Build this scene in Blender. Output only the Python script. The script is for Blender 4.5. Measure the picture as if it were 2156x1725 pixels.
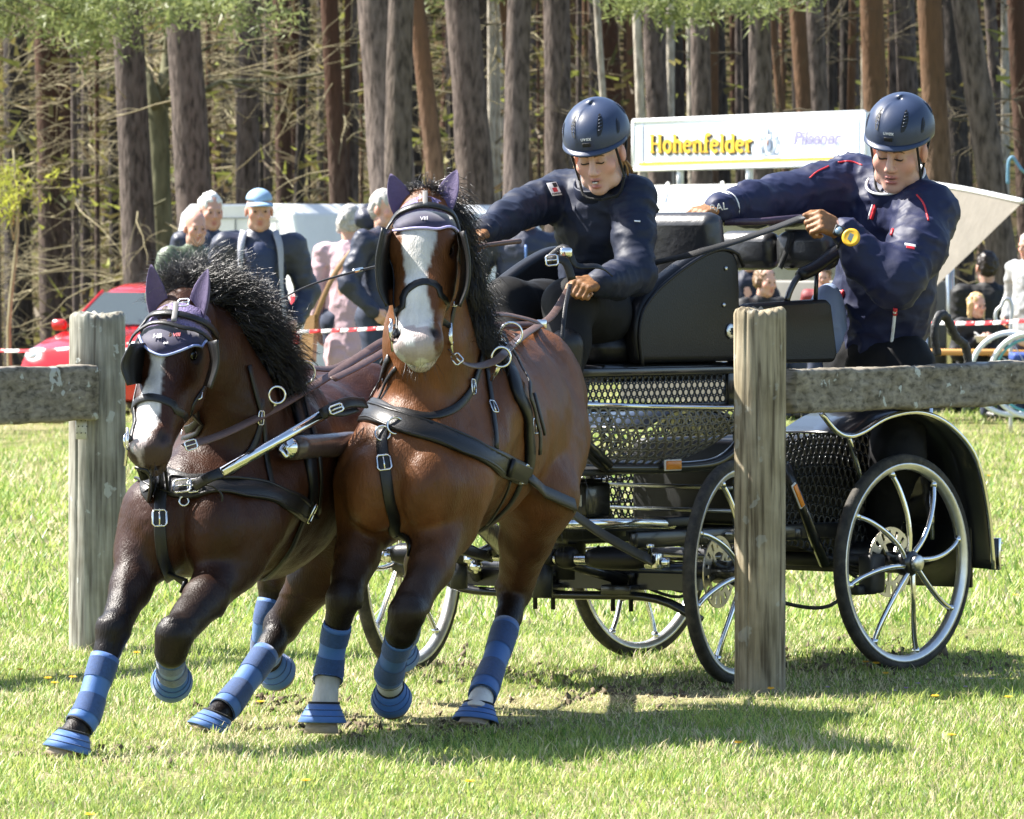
import bpy, bmesh, math, random
import numpy as np
from mathutils import Vector, Matrix, Quaternion

for o in list(bpy.data.objects): bpy.data.objects.remove(o, do_unlink=True)
SC = bpy.context.scene
COL = SC.collection
rad = math.radians

# ------------------------------------------------------------------ camera, sky, sun, exposure
IW, IH = 2156.0, 1725.0            # working frame of the photograph
F, VH, H = 14300.0, 520.0, 1.30    # focal length in frame units, horizon row, camera height (m)
cam = bpy.data.cameras.new('camera'); cam_o = bpy.data.objects.new('camera', cam); COL.objects.link(cam_o)
cam_o.location = (0, 0, H); cam_o.rotation_euler = (rad(90), 0, 0)
cam.sensor_width = 36.0; cam.lens = F / IW * 36.0
cam.shift_y = -(IH / 2 - VH) / IW
cam.clip_start = 0.5; cam.clip_end = 3000
cam.dof.use_dof = True; cam.dof.focus_distance = 18.9; cam.dof.aperture_fstop = 24
SC.camera = cam_o

SUN_AZ = Vector((-0.935, 0.32, 0)).normalized(); SUN_EL = rad(49)
SUN_D = Vector((SUN_AZ.x * math.cos(SUN_EL), SUN_AZ.y * math.cos(SUN_EL), math.sin(SUN_EL)))
wd = bpy.data.worlds.new('World'); SC.world = wd; wd.use_nodes = True
nt = wd.node_tree; nt.nodes.clear()
sky = nt.nodes.new('ShaderNodeTexSky'); sky.sky_type = 'NISHITA'; sky.sun_disc = False
sky.sun_elevation = SUN_EL; sky.sun_rotation = math.atan2(SUN_AZ.x, SUN_AZ.y); sky.air_density = 1.0; sky.dust_density = 1.2
bgn = nt.nodes.new('ShaderNodeBackground'); bgn.inputs['Strength'].default_value = 0.088
wo = nt.nodes.new('ShaderNodeOutputWorld')
nt.links.new(sky.outputs[0], bgn.inputs[0]); nt.links.new(bgn.outputs[0], wo.inputs[0])
sun = bpy.data.lights.new('sun', 'SUN'); sun.energy = 5.0; sun.angle = rad(0.53); sun.color = (1.0, 0.95, 0.87)
sun_o = bpy.data.objects.new('sun', sun); COL.objects.link(sun_o)
sun_o.rotation_euler = (-SUN_D).to_track_quat('-Z', 'Y').to_euler(); sun_o.location = (-8, 22, 14)
SC.view_settings.view_transform = 'Standard'; SC.view_settings.look = 'None'
SC.view_settings.gamma = 1.0; SC.view_settings.use_curve_mapping = False
SC.view_settings.exposure = 1.66
SC.render.engine = 'CYCLES'

# ------------------------------------------------------------------ frame <-> place
def P(u, v, y): return np.array([(u - 1078.0) / F * y, y, H - (v - VH) / F * y])
def GY(v): return F * H / (v - VH)                    # distance at which flat ground shows in row v
def G(u, v): y = GY(v); return np.array([(u - 1078.0) / F * y, y, 0.0])
def nrm(v): v = np.asarray(v, float); return v / (np.linalg.norm(v) + 1e-12)
def sstep(a, b, x): t = np.clip((np.asarray(x, float) - a) / (b - a), 0, 1); return t * t * (3 - 2 * t)

# ------------------------------------------------------------------ objects
ROOTM = {}
def tag(o, label=None, cat=None, group=None, kind=None):
    if label: o['label'] = label
    if cat: o['category'] = cat
    if group: o['group'] = group
    if kind: o['kind'] = kind
    return o
def root(name, label, cat, loc=(0, 0, 0), rz=0.0, group=None):
    o = bpy.data.objects.new(name, None); COL.objects.link(o)
    o.empty_display_size = 0.1
    o.location = loc; o.rotation_euler = (0, 0, rz)
    ROOTM[o.name] = Matrix.Translation(Vector(loc)) @ Matrix.Rotation(rz, 4, 'Z')
    return tag(o, label, cat, group)
def link(name, me, parent=None, world=False):
    o = bpy.data.objects.new(name, me); COL.objects.link(o)
    if parent is not None:
        o.parent = parent
        if world:
            r = parent
            while r.parent: r = r.parent
            m = ROOTM.get(r.name)
            if parent is r and m is not None: o.matrix_parent_inverse = m.inverted()
    return o
def mesh_np(name, V, Fq, mat=None, smooth=True, colors=None, Ft=None, mats=None, mi=None):
    """mesh from numpy quads Fq (n,4) and/or triangles Ft (m,3)"""
    me = bpy.data.meshes.new(name)
    V = np.asarray(V, np.float32)
    loops = []; starts = []; tot = 0
    parts = []
    if Fq is not None and len(Fq): parts.append(np.asarray(Fq, np.int32))
    if Ft is not None and len(Ft): parts.append(np.asarray(Ft, np.int32))
    me.vertices.add(len(V)); me.vertices.foreach_set('co', V.ravel())
    nl = sum(p.size for p in parts); npoly = sum(len(p) for p in parts)
    me.loops.add(nl); me.polygons.add(npoly)
    li = np.concatenate([p.ravel() for p in parts]); me.loops.foreach_set('vertex_index', li)
    st = []; s = 0
    for p in parts:
        k = p.shape[1]; st.append(np.arange(len(p)) * k + s); s += p.size
    me.polygons.foreach_set('loop_start', np.concatenate(st).astype(np.int32))
    me.update(calc_edges=True)
    if smooth: me.polygons.foreach_set('use_smooth', np.ones(npoly, bool))
    if colors is not None:
        a = me.color_attributes.new('Col', 'FLOAT_COLOR', 'POINT')
        c = np.ones((len(V), 4), np.float32); c[:, :3] = colors; a.data.foreach_set('color', c.ravel())
    if mat: me.materials.append(mat)
    if mats:
        for m in mats: me.materials.append(m)
        me.polygons.foreach_set('material_index', np.asarray(mi, np.int32))
    me.validate(); me.update()
    return me

class MB:
    """collects solid shapes; build() links them as ONE mesh object"""
    def __init__(s): s.v = []; s.f = []; s.sm = []
    def add(s, V, Fc, smooth=True):
        b = len(s.v); s.v += [tuple(float(c) for c in p) for p in V]
        s.f += [tuple(b + i for i in q) for q in Fc]; s.sm += [smooth] * len(Fc); return s
    def box(s, c, size, ax=None, smooth=False, bev=0.0):
        c = np.asarray(c, float); hx, hy, hz = [d / 2 for d in size]
        A = np.eye(3) if ax is None else np.array([nrm(a) for a in ax])
        if bev <= 0:
            V = [c + A[0] * (hx * i) + A[1] * (hy * j) + A[2] * (hz * k) for i in (-1, 1) for j in (-1, 1) for k in (-1, 1)]
            return s.add(V, [(0, 1, 3, 2), (4, 6, 7, 5), (0, 4, 5, 1), (2, 3, 7, 6), (0, 2, 6, 4), (1, 5, 7, 3)], smooth)
        # bevelled: rounded rectangle in (0,1) extruded along 2 with chamfered ends
        r = min(bev, hx * .99, hy * .99, hz * .99); ring = []
        for cx, cy, a0 in ((hx - r, hy - r, 0), (-hx + r, hy - r, 90), (-hx + r, -hy + r, 180), (hx - r, -hy + r, 270)):
            for t in (0, 45, 90): ring.append((cx, cy, rad(a0 + t), r))
        V = []; 
        for zz, ins in ((-hz, r), (-hz + r * .3, r * .3), (-hz + r, 0), (hz - r, 0), (hz - r * .3, r * .3), (hz, r)):
            for cx, cy, a, rr in ring:
                q = rr - ins if rr > ins else 0
                V.append(c + A[0] * (cx + q * math.cos(a)) + A[1] * (cy + q * math.sin(a)) + A[2] * zz)
        n = 12; Fc = []
        for k in range(5):
            for i in range(n): Fc.append((k * n + i, k * n + (i + 1) % n, (k + 1) * n + (i + 1) % n, (k + 1) * n + i))
        Fc.append(tuple(range(n))[::-1]); Fc.append(tuple(5 * n + i for i in range(n)))
        return s.add(V, Fc, True)
    def tube(s, pts, r, seg=10, closed=False, cap=True, flat=None, smooth=True):
        """pts path; r scalar or list; flat=(axis, factor) squashes the section along a direction"""
        pts = [np.asarray(p, float) for p in pts]; n = len(pts)
        rs = [r] * n if np.isscalar(r) else list(r)
        V = []; up = None
        for i in range(n):
            if closed: t = pts[(i + 1) % n] - pts[i - 1]
            else: t = pts[min(i + 1, n - 1)] - pts[max(i - 1, 0)]
            t = nrm(t)
            if up is None:
                up = np.array([0, 0, 1.0]) if abs(t[2]) < .9 else np.array([1.0, 0, 0])
            a = nrm(up - t * np.dot(up, t)); b = np.cross(t, a); up = a
            for k in range(seg):
                w = 2 * math.pi * k / seg; o = (a * math.cos(w) + b * math.sin(w)) * rs[i]
                if flat is not None: o = o - flat[0] * np.dot(o, flat[0]) * (1 - flat[1])
                V.append(pts[i] + o)
        Fc = []; m = n if closed else n - 1
        for i in range(m):
            j = (i + 1) % n
            for k in range(seg):
                Fc.append((i * seg + k, i * seg + (k + 1) % seg, j * seg + (k + 1) % seg, j * seg + k))
        if cap and not closed:
            Fc.append(tuple(range(seg))[::-1]); Fc.append(tuple((n - 1) * seg + k for k in range(seg)))
        return s.add(V, Fc, smooth)
    def ribbon(s, pts, nor, w, th, closed=False):
        """strap: flat band along pts, surface normals nor, width w (scalar/list), thickness th"""
        pts = [np.asarray(p, float) for p in pts]; n = len(pts); ws = [w] * n if np.isscalar(w) else w
        V = []
        for i in range(n):
            t = pts[(i + 1) % n] - pts[i - 1] if closed else pts[min(i + 1, n - 1)] - pts[max(i - 1, 0)]
            t = nrm(t); nn = nrm(np.asarray(nor[i]) - t * np.dot(nor[i], t)); b = np.cross(t, nn); h = ws[i] / 2
            e = min(th * .35, h * .4)
            for q, z in ((-h, 0), (-h, th - e), (-h + e, th), (h - e, th), (h, th - e), (h, 0)):
                V.append(pts[i] + b * q + nn * z)
        Fc = []; m = n if closed else n - 1
        for i in range(m):
            j = (i + 1) % n
            for k in range(6): Fc.append((i * 6 + k, j * 6 + k, j * 6 + (k + 1) % 6, i * 6 + (k + 1) % 6))
        if not closed: Fc.append(tuple(range(6))); Fc.append(tuple((n - 1) * 6 + k for k in range(6))[::-1])
        return s.add(V, Fc, True)
    def lathe(s, prof, c, axis, seg=32, close=True, up=None):
        """prof list of (radius, height along axis)"""
        c = np.asarray(c, float); a = nrm(axis); u = np.array([0, 0, 1.0]) if abs(a[2]) < .9 else np.array([1.0, 0, 0])
        u = nrm(u - a * np.dot(u, a)); w = np.cross(a, u); V = []
        for r, h in prof:
            for k in range(seg):
                t = 2 * math.pi * k / seg; V.append(c + a * h + (u * math.cos(t) + w * math.sin(t)) * r)
        Fc = []; n = len(prof)
        for i in range(n - 1):
            for k in range(seg): Fc.append((i * seg + k, i * seg + (k + 1) % seg, (i + 1) * seg + (k + 1) % seg, (i + 1) * seg + k))
        if close:
            if prof[0][0] > 1e-4: Fc.append(tuple(range(seg))[::-1])
            if prof[-1][0] > 1e-4: Fc.append(tuple((n - 1) * seg + k for k in range(seg)))
        return s.add(V, Fc, True)
    def torus(s, c, axis, R, r, seg=40, sec=10, a0=0, a1=360):
        c = np.asarray(c, float); a = nrm(axis); u = np.array([0, 0, 1.0]) if abs(a[2]) < .9 else np.array([1.0, 0, 0])
        u = nrm(u - a * np.dot(u, a)); w = np.cross(a, u); full = abs(a1 - a0) >= 359.9
        n = seg if full else seg + 1
        pts = [c + (u * math.cos(rad(a0 + (a1 - a0) * i / seg)) + w * math.sin(rad(a0 + (a1 - a0) * i / seg))) * R for i in range(n)]
        return s.tube(pts, r, sec, closed=full)
    def sheet(s, poly, nvec, th):
        """polygon (list of 3-D points) extruded by th along nvec"""
        poly = [np.asarray(p, float) for p in poly]; nv = nrm(nvec) * th; n = len(poly)
        V = poly + [p + nv for p in poly]
        Fc = [tuple(range(n))[::-1], tuple(n + i for i in range(n))] + [(i, (i + 1) % n, n + (i + 1) % n, n + i) for i in range(n)]
        return s.add(V, Fc, False)
    def mesh(s, name, mat):
        me = bpy.data.meshes.new(name); me.from_pydata(s.v, [], s.f)
        me.polygons.foreach_set('use_smooth', s.sm)
        bm = bmesh.new(); bm.from_mesh(me); bmesh.ops.recalc_face_normals(bm, faces=bm.faces); bm.to_mesh(me); bm.free()
        me.materials.append(mat); me.update(); return me
    def build(s, name, mat, parent=None, world=False, sharp=None):
        me = s.mesh(name, mat)
        if sharp: me.set_sharp_from_angle(angle=rad(sharp))
        return link(name, me, parent, world)

def spl(pts, n):
    """Catmull-Rom through pts (any dimension), n samples"""
    pts = np.asarray(pts, float); m = len(pts)
    if m == 2: return pts[0] + (pts[1] - pts[0]) * np.linspace(0, 1, n)[:, None]
    E = np.vstack([2 * pts[0] - pts[1], pts, 2 * pts[-1] - pts[-2]])
    seg = np.linalg.norm(np.diff(pts, axis=0), axis=1) ** .5; T = np.concatenate([[0], np.cumsum(seg)]); T = T / T[-1]
    out = []
    for t in np.linspace(0, 1, n):
        i = min(max(int(np.searchsorted(T, t, 'right') - 1), 0), m - 2); f = (t - T[i]) / (T[i + 1] - T[i])
        p0, p1, p2, p3 = E[i], E[i + 1], E[i + 2], E[i + 3]
        out.append(.5 * ((2 * p1) + (-p0 + p2) * f + (2 * p0 - 5 * p1 + 4 * p2 - p3) * f * f + (-p0 + 3 * p1 - 3 * p2 + p3) * f ** 3))
    return np.array(out)

# ------------------------------------------------------------------ materials
MATS = {}
def mat(name, col, rough=.5, metal=0.0, var=0.0, vs=8.0, bump=0.0, bs=120.0, coat=0.0, sheen=0.0, spec=.5,
        attr=False, col2=None, stretch=(1, 1, 1), bdist=.004, trans=0.0, detail=5, emit=None, rvar=0.0, sub=0.0):
    if name in MATS: return MATS[name]
    m = bpy.data.materials.new(name); m.use_nodes = True; t = m.node_tree; N = t.nodes; L = t.links
    b = N['Principled BSDF']; b.inputs['Roughness'].default_value = rough; b.inputs['Metallic'].default_value = metal
    b.inputs['Specular IOR Level'].default_value = spec
    b.inputs['Coat Weight'].default_value = coat; b.inputs['Coat Roughness'].default_value = .08
    b.inputs['Sheen Weight'].default_value = sheen; b.inputs['Sheen Roughness'].default_value = .4
    if sub: b.inputs['Subsurface Weight'].default_value = sub; b.inputs['Subsurface Radius'].default_value = (.012, .005, .003); b.inputs['Subsurface Scale'].default_value = .6
    c4 = (*col, 1); b.inputs['Base Color'].default_value = c4
    tc = N.new('ShaderNodeTexCoord'); mp = N.new('ShaderNodeMapping'); mp.inputs['Scale'].default_value = stretch
    L.new(tc.outputs['Object'], mp.inputs[0]); src = None
    if attr:
        a = N.new('ShaderNodeAttribute'); a.attribute_name = 'Col'; src = a.outputs['Color']
    if var or col2:
        n = N.new('ShaderNodeTexNoise'); n.inputs['Scale'].default_value = vs; n.inputs['Detail'].default_value = detail
        n.inputs['Roughness'].default_value = .65; L.new(mp.outputs[0], n.inputs['Vector'])
        r = N.new('ShaderNodeMapRange'); r.inputs[1].default_value = .3; r.inputs[2].default_value = .7
        L.new(n.outputs['Fac'], r.inputs[0])
        if col2:
            mx = N.new('ShaderNodeMix'); mx.data_type = 'RGBA'; L.new(r.outputs[0], mx.inputs['Factor'])
            mx.inputs[6].default_value = c4; mx.inputs[7].default_value = (*col2, 1)
            if src: L.new(src, mx.inputs[6])
            src = mx.outputs[2]
        if var:
            r2 = N.new('ShaderNodeMapRange'); L.new(n.outputs['Fac'], r2.inputs[0])
            r2.inputs[1].default_value = .25; r2.inputs[2].default_value = .75
            r2.inputs[3].default_value = 1 - var; r2.inputs[4].default_value = 1 + var
            mm = N.new('ShaderNodeMix'); mm.data_type = 'RGBA'; mm.blend_type = 'MULTIPLY'; mm.inputs['Factor'].default_value = 1
            if src: L.new(src, mm.inputs[6])
            else: mm.inputs[6].default_value = c4
            cb = N.new('ShaderNodeCombineColor')
            for k in range(3): L.new(r2.outputs[0], cb.inputs[k])
            L.new(cb.outputs[0], mm.inputs[7]); src = mm.outputs[2]
        if rvar:
            r3 = N.new('ShaderNodeMapRange'); L.new(n.outputs['Fac'], r3.inputs[0]); r3.inputs[1].default_value = .3; r3.inputs[2].default_value = .7
            r3.inputs[3].default_value = max(.02, rough - rvar); r3.inputs[4].default_value = min(1, rough + rvar); L.new(r3.outputs[0], b.inputs['Roughness'])
    if src: L.new(src, b.inputs['Base Color'])
    if bump:
        n2 = N.new('ShaderNodeTexNoise'); n2.inputs['Scale'].default_value = bs; n2.inputs['Detail'].default_value = 4
        L.new(mp.outputs[0], n2.inputs['Vector'])
        bp = N.new('ShaderNodeBump'); bp.inputs['Strength'].default_value = bump; bp.inputs['Distance'].default_value = bdist
        L.new(n2.outputs['Fac'], bp.inputs['Height']); L.new(bp.outputs[0], b.inputs['Normal'])
    if trans:
        out = N['Material Output']; tr = N.new('ShaderNodeBsdfTranslucent'); ms = N.new('ShaderNodeMixShader'); ms.inputs[0].default_value = trans
        if src: L.new(src, tr.inputs[0])
        else: tr.inputs[0].default_value = c4
        L.new(b.outputs[0], ms.inputs[1]); L.new(tr.outputs[0], ms.inputs[2]); L.new(ms.outputs[0], out.inputs[0])
    if emit: b.inputs['Emission Color'].default_value = (*emit[0], 1); b.inputs['Emission Strength'].default_value = emit[1]
    MATS[name] = m; return m

M_chrome = mat('chrome', (.78, .78, .77), .12, 1.0, bump=.1, bs=60)
M_steel = mat('brushed_steel', (.62, .62, .6), .28, 1.0, var=.15, vs=60, bump=.15, bs=200)
M_blackp = mat('black_paint', (.009, .009, .010), .28, 0, var=.2, coat=.5, bump=.06, bs=40)
M_blackm = mat('black_matt_metal', (.016, .017, .018), .5, 0, var=.3, vs=20, bump=.1)
M_leather = mat('black_leather', (.008, .0075, .0075), .42, 0, var=.35, vs=30, bump=.35, bs=260, bdist=.002)
M_brownlea = mat('brown_leather_rein', (.105, .062, .05), .45, 0, var=.3, vs=40, bump=.3, bs=260, bdist=.002)
M_vinyl = mat('black_vinyl', (.006, .006, .0075), .40, 0, spec=.35, var=.2, vs=12, bump=.22, bs=170, bdist=.003)
M_rubber = mat('tyre_rubber', (.018, .017, .016), .8, 0, col2=(.06, .052, .04), var=.4, vs=30, bump=.5, bs=150)
M_blue = mat('blue_boot_fabric', (.050, .165, .46), .62, 0, col2=(.060, .13, .33), var=.25, vs=26, bump=.3, bs=400, bdist=.002, sheen=.3)
M_blue2 = mat('blue_boot_velcro', (.024, .066, .19), .8, 0, var=.25, vs=120, bump=.6, bs=600, bdist=.002, sheen=.4)
M_blackf = mat('black_fabric', (.008, .008, .009), .8, 0, var=.2, bump=.3, bs=300, sheen=.15)

# ------------------------------------------------------------------ organic surfaces: smooth-blended distance fields -> quads
class Field:
    def __init__(s): s.p = []
    def _add(s, f, lo, hi, k, col, op): s.p.append((f, np.minimum(lo, hi), np.maximum(lo, hi), k, col, op)); return s
    def rc(s, a, b, ra, rb, k=.03, col=None, sq=None, op=0):
        """round cone; sq=(axis, factor) makes the section factor times as wide along axis"""
        a = np.asarray(a, np.float32); b = np.asarray(b, np.float32)
        ax = fac = None
        if sq is not None: ax = np.asarray(nrm(sq[0]), np.float32); fac = float(sq[1])
        ba = b - a; l2 = float(ba @ ba) + 1e-9
        def f(Q):
            q = Q - a
            if ax is not None:
                t0 = np.clip((q @ ba) / l2, 0, 1)
                c = q - t0[..., None] * ba
                w = c @ ax
                c = c + (w * (1 / fac - 1))[..., None] * ax
                return (np.sqrt((c * c).sum(-1)) - (ra + (rb - ra) * t0)) * (min(1, fac) * .5 + .5)
            t0 = np.clip((q @ ba) / l2, 0, 1)
            c = q - t0[..., None] * ba
            return np.sqrt((c * c).sum(-1)) - (ra + (rb - ra) * t0)
        r = max(ra, rb) * (max(1, fac) if fac else 1)
        return s._add(f, np.minimum(a, b) - r, np.maximum(a, b) + r, k, col, op)
    def ell(s, c, r, ax=None, k=.03, col=None, op=0):
        c = np.asarray(c, np.float32); r = np.asarray(r, np.float32)
        A = np.eye(3, dtype=np.float32) if ax is None else np.array([nrm(a) for a in ax], np.float32)
        def f(Q):
            q = (Q - c) @ A.T
            k0 = np.sqrt(((q / r) ** 2).sum(-1)); k1 = np.sqrt(((q / (r * r)) ** 2).sum(-1)) + 1e-6
            return k0 * (k0 - 1) / k1
        R = float(r.max()); return s._add(f, c - R, c + R, k, col, op)
    def chain(s, pts, rs, k=.02, col=None, sq=None):
        for i in range(len(pts) - 1): s.rc(pts[i], pts[i + 1], rs[i], rs[i + 1], k, col, sq)
        return s
    @staticmethod
    def _mix(D, d, k, op):
        if op == 0:
            h = np.maximum(k - np.abs(D - d), 0) / k; return np.minimum(D, d) - h * h * k * .25
        d = -d; h = np.maximum(k - np.abs(D - d), 0) / k; return np.maximum(D, d) + h * h * k * .25
    def at(s, Q):
        Q = np.asarray(Q, np.float32); D = np.full(Q.shape[:-1], 9., np.float32)
        for f, lo, hi, k, col, op in s.p: D = s._mix(D, f(Q), k, op)
        return D
    def grad(s, Q, e=.004):
        Q = np.asarray(Q, np.float32); g = np.stack([s.at(Q + np.eye(3, dtype=np.float32)[i] * e) - s.at(Q - np.eye(3, dtype=np.float32)[i] * e) for i in range(3)], -1)
        return g / (np.linalg.norm(g, axis=-1, keepdims=True) + 1e-9)
    def snap(s, Q, off=0.0, it=6):
        Q = np.array(Q, np.float32)
        for _ in range(it): Q = Q - s.grad(Q) * (s.at(Q) - off)[..., None] * .9
        return Q
    def hit(s, uv, y0, y1, off=0.0):
        """where the sight lines through frame points uv meet the surface, between distances y0 and y1"""
        uv = np.asarray(uv, float); n = len(uv); ys = np.full(n, y0)
        dirs = np.stack([(uv[:, 0] - 1078) / F, np.ones(n), -(uv[:, 1] - VH) / F], -1); o = np.array([0, 0, H])
        best = ys.copy(); bd = np.full(n, 9.)
        done = np.zeros(n, bool)
        for _ in range(260):
            d = s.at(o + dirs * ys[:, None]) - off
            m = (~done) & (d < bd); best[m] = ys[m]; bd[m] = d[m]
            done |= (d < .0012)
            ys = np.where(done, ys, ys + np.maximum(d * .6, .001)); 
            if (done | (ys > y1)).all(): break
            ys = np.minimum(ys, y1 + .01)
        return o + dirs * best[:, None]
    def mesh(s, h, jitter=None):
        lo = np.min([p[1] for p in s.p if p[5] == 0], 0) - 3 * h; hi = np.max([p[2] for p in s.p if p[5] == 0], 0) + 3 * h
        n = np.ceil((hi - lo) / h).astype(int) + 1
        ax = [lo[i] + h * np.arange(n[i]) for i in range(3)]
        D = np.full(n, .5, np.float32)
        for f, a, b, k, col, op in s.p:
            mgn = k + 2 * h
            i0 = np.maximum(((a - mgn - lo) / h).astype(int), 0); i1 = np.minimum(((b + mgn - lo) / h).astype(int) + 2, n)
            if (i1 <= i0).any(): continue
            sl = tuple(slice(i0[i], i1[i]) for i in range(3))
            Q = np.stack(np.meshgrid(*[ax[i][i0[i]:i1[i]].astype(np.float32) for i in range(3)], indexing='ij'), -1)
            D[sl] = s._mix(D[sl], f(Q), k, op)
        S = D < 0
        c = np.zeros(np.array(D.shape) - 1, np.uint8)
        offs = [(i, j, k) for i in (0, 1) for j in (0, 1) for k in (0, 1)]
        for i, j, k in offs: c += S[i:n[0] - 1 + i, j:n[1] - 1 + j, k:n[2] - 1 + k]
        act = np.argwhere((c > 0) & (c < 8)); vid = np.full(c.shape, -1, np.int32); vid[tuple(act.T)] = np.arange(len(act))
        cv = np.stack([D[act[:, 0] + i, act[:, 1] + j, act[:, 2] + k] for i, j, k in offs], 1); of = np.array(offs, float)
        pos = np.zeros((len(act), 3)); cnt = np.zeros(len(act))
        for a in range(8):
            for b in range(a + 1, 8):
                if np.abs(of[a] - of[b]).sum() != 1: continue
                m = (cv[:, a] < 0) != (cv[:, b] < 0)
                t = cv[m, a] / (cv[m, a] - cv[m, b])
                pos[m] += of[a] + t[:, None] * (of[b] - of[a]); cnt[m] += 1
        V = lo + h * (act + pos / cnt[:, None])
        Q = []
        for d in range(3):
            sl0 = [slice(None)] * 3; sl1 = [slice(None)] * 3; sl0[d] = slice(0, -1); sl1[d] = slice(1, None)
            a = S[tuple(sl0)]; b = S[tuple(sl1)]; e = np.argwhere(a != b)
            u, w = (d + 1) % 3, (d + 2) % 3
            ok = (e[:, u] > 0) & (e[:, w] > 0) & (e[:, u] < n[u] - 1) & (e[:, w] < n[w] - 1); e = e[ok]
            def cell(du, dw): q = e.copy(); q[:, u] += du; q[:, w] += dw; return vid[tuple(q.T)]
            q = np.stack([cell(-1, -1), cell(0, -1), cell(0, 0), cell(-1, 0)], 1)
            fl = ~a[tuple(e.T)]; q[fl] = q[fl][:, ::-1]; Q.append(q)
        return V, np.concatenate(Q)
    def paint(s, V, tau=.006, default=(.5, .5, .5)):
        W = np.zeros(len(V)); C = np.zeros((len(V), 3)); V = np.asarray(V, np.float32)
        for f, a, b, k, col, op in s.p:
            if op or col is None: continue
            m = ((V > a - .08) & (V < b + .08)).all(1)
            if not m.any(): continue
            w = np.exp(-np.clip(f(V[m]), -.05, .2) / tau); W[m] += w; C[m] += w[:, None] * np.asarray(col)
        C /= W[:, None] + 1e-12; C[W < 1e-10] = default
        return C

def vnoise(Pn, seed=0, scale=1.0):
    """cheap smooth value noise in [-1,1] at points"""
    Pn = np.asarray(Pn, float) * scale; i = np.floor(Pn).astype(np.int64); f = Pn - i; f = f * f * (3 - 2 * f)
    def hsh(a, b, c):
        n = (a * 374761393 + b * 668265263 + c * 2147483647 + seed * 144665) & 0xffffffff
        n = ((n ^ (n >> 13)) * 1274126177) & 0xffffffff; return ((n ^ (n >> 16)) & 0xffff) / 32767.5 - 1
    r = 0
    for dx in (0, 1):
        for dy in (0, 1):
            for dz in (0, 1):
                w = (f[:, 0] if dx else 1 - f[:, 0]) * (f[:, 1] if dy else 1 - f[:, 1]) * (f[:, 2] if dz else 1 - f[:, 2])
                r = r + w * hsh(i[:, 0] + dx, i[:, 1] + dy, i[:, 2] + dz)
    return r
# ================================================================== ground
rng = np.random.default_rng(7); random.seed(7)
def gz(x, y):
    x = np.asarray(x, float); y = np.asarray(y, float)
    dip = -.55 * sstep(30, 66, y) * (1 - sstep(-5.0, -1.0, x)) * (1 - .6 * sstep(80, 92, y))
    hill = 11.0 * sstep(92, 150, y)
    w = .02 * np.sin(x * 1.3 + y * .7) * sstep(24, 30, y)
    return dip + hill + w
def ground():
    xs = np.concatenate([[-1500, -600, -250, -120, -60], np.linspace(-40, 40, 121), [60, 120, 250, 600, 1500]])
    ys = np.concatenate([[-400, -100, -20], np.linspace(0, 160, 161), [180, 240, 400, 900, 2500]])
    X, Y = np.meshgrid(xs, ys, indexing='ij'); V = np.stack([X, Y, gz(X, Y)], -1).reshape(-1, 3); nx, ny = len(xs), len(ys)
    i = np.arange(nx * ny).reshape(nx, ny); Q = np.stack([i[:-1, :-1], i[1:, :-1], i[1:, 1:], i[:-1, 1:]], -1).reshape(-1, 4)
    m = bpy.data.materials.new('meadow_and_forest_floor'); m.use_nodes = True; N = m.node_tree.nodes; L = m.node_tree.links; b = N['Principled BSDF']
    b.inputs['Roughness'].default_value = .95; b.inputs['Specular IOR Level'].default_value = .1
    ge = N.new('ShaderNodeNewGeometry'); sx = N.new('ShaderNodeSeparateXYZ'); L.new(ge.outputs['Position'], sx.inputs[0])
    def noise(sc, det=6):
        n = N.new('ShaderNodeTexNoise'); n.inputs['Scale'].default_value = sc; n.inputs['Detail'].default_value = det; L.new(ge.outputs['Position'], n.inputs['Vector']); return n.outputs['Fac']
    def ramp(f, stops):
        r = N.new('ShaderNodeValToRGB'); L.new(f, r.inputs[0]); e = r.color_ramp.elements
        while len(e) < len(stops): e.new(.5)
        for k, (p, c) in enumerate(stops): e[k].position = p; e[k].color = (*c, 1)
        return r.outputs[0]
    g1 = ramp(noise(1.1, 8), [(.3, (.13, .16, .045)), (.5, (.24, .24, .09)), (.7, (.40, .35, .20))])
    g2 = ramp(noise(55, 5), [(.3, (.30, .30, .28)), (.7, (1.0, 1.0, 1.0))])
    mm = N.new('ShaderNodeMix'); mm.data_type = 'RGBA'; mm.blend_type = 'MULTIPLY'; mm.inputs['Factor'].default_value = 1; L.new(g1, mm.inputs[6]); L.new(g2, mm.inputs[7])
    lit = ramp(noise(.9, 9), [(.3, (.022, .019, .009)), (.48, (.055, .040, .019)), (.62, (.05, .052, .015)), (.75, (.11, .085, .045))])
    r = N.new('ShaderNodeMapRange'); r.inputs[1].default_value = 70; r.inputs[2].default_value = 80; L.new(sx.outputs['Y'], r.inputs[0])
    mx = N.new('ShaderNodeMix'); mx.data_type = 'RGBA'; L.new(r.outputs[0], mx.inputs['Factor']); L.new(mm.outputs[2], mx.inputs[6]); L.new(lit, mx.inputs[7])
    L.new(mx.outputs[2], b.inputs['Base Color'])
    bp = N.new('ShaderNodeBump'); bp.inputs['Strength'].default_value = .7; bp.inputs['Distance'].default_value = .03; L.new(noise(30), bp.inputs['Height']); L.new(bp.outputs[0], b.inputs['Normal'])
    o = link('ground', mesh_np('ground', V, Q, m)); tag(o, kind='structure')
ground()

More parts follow.
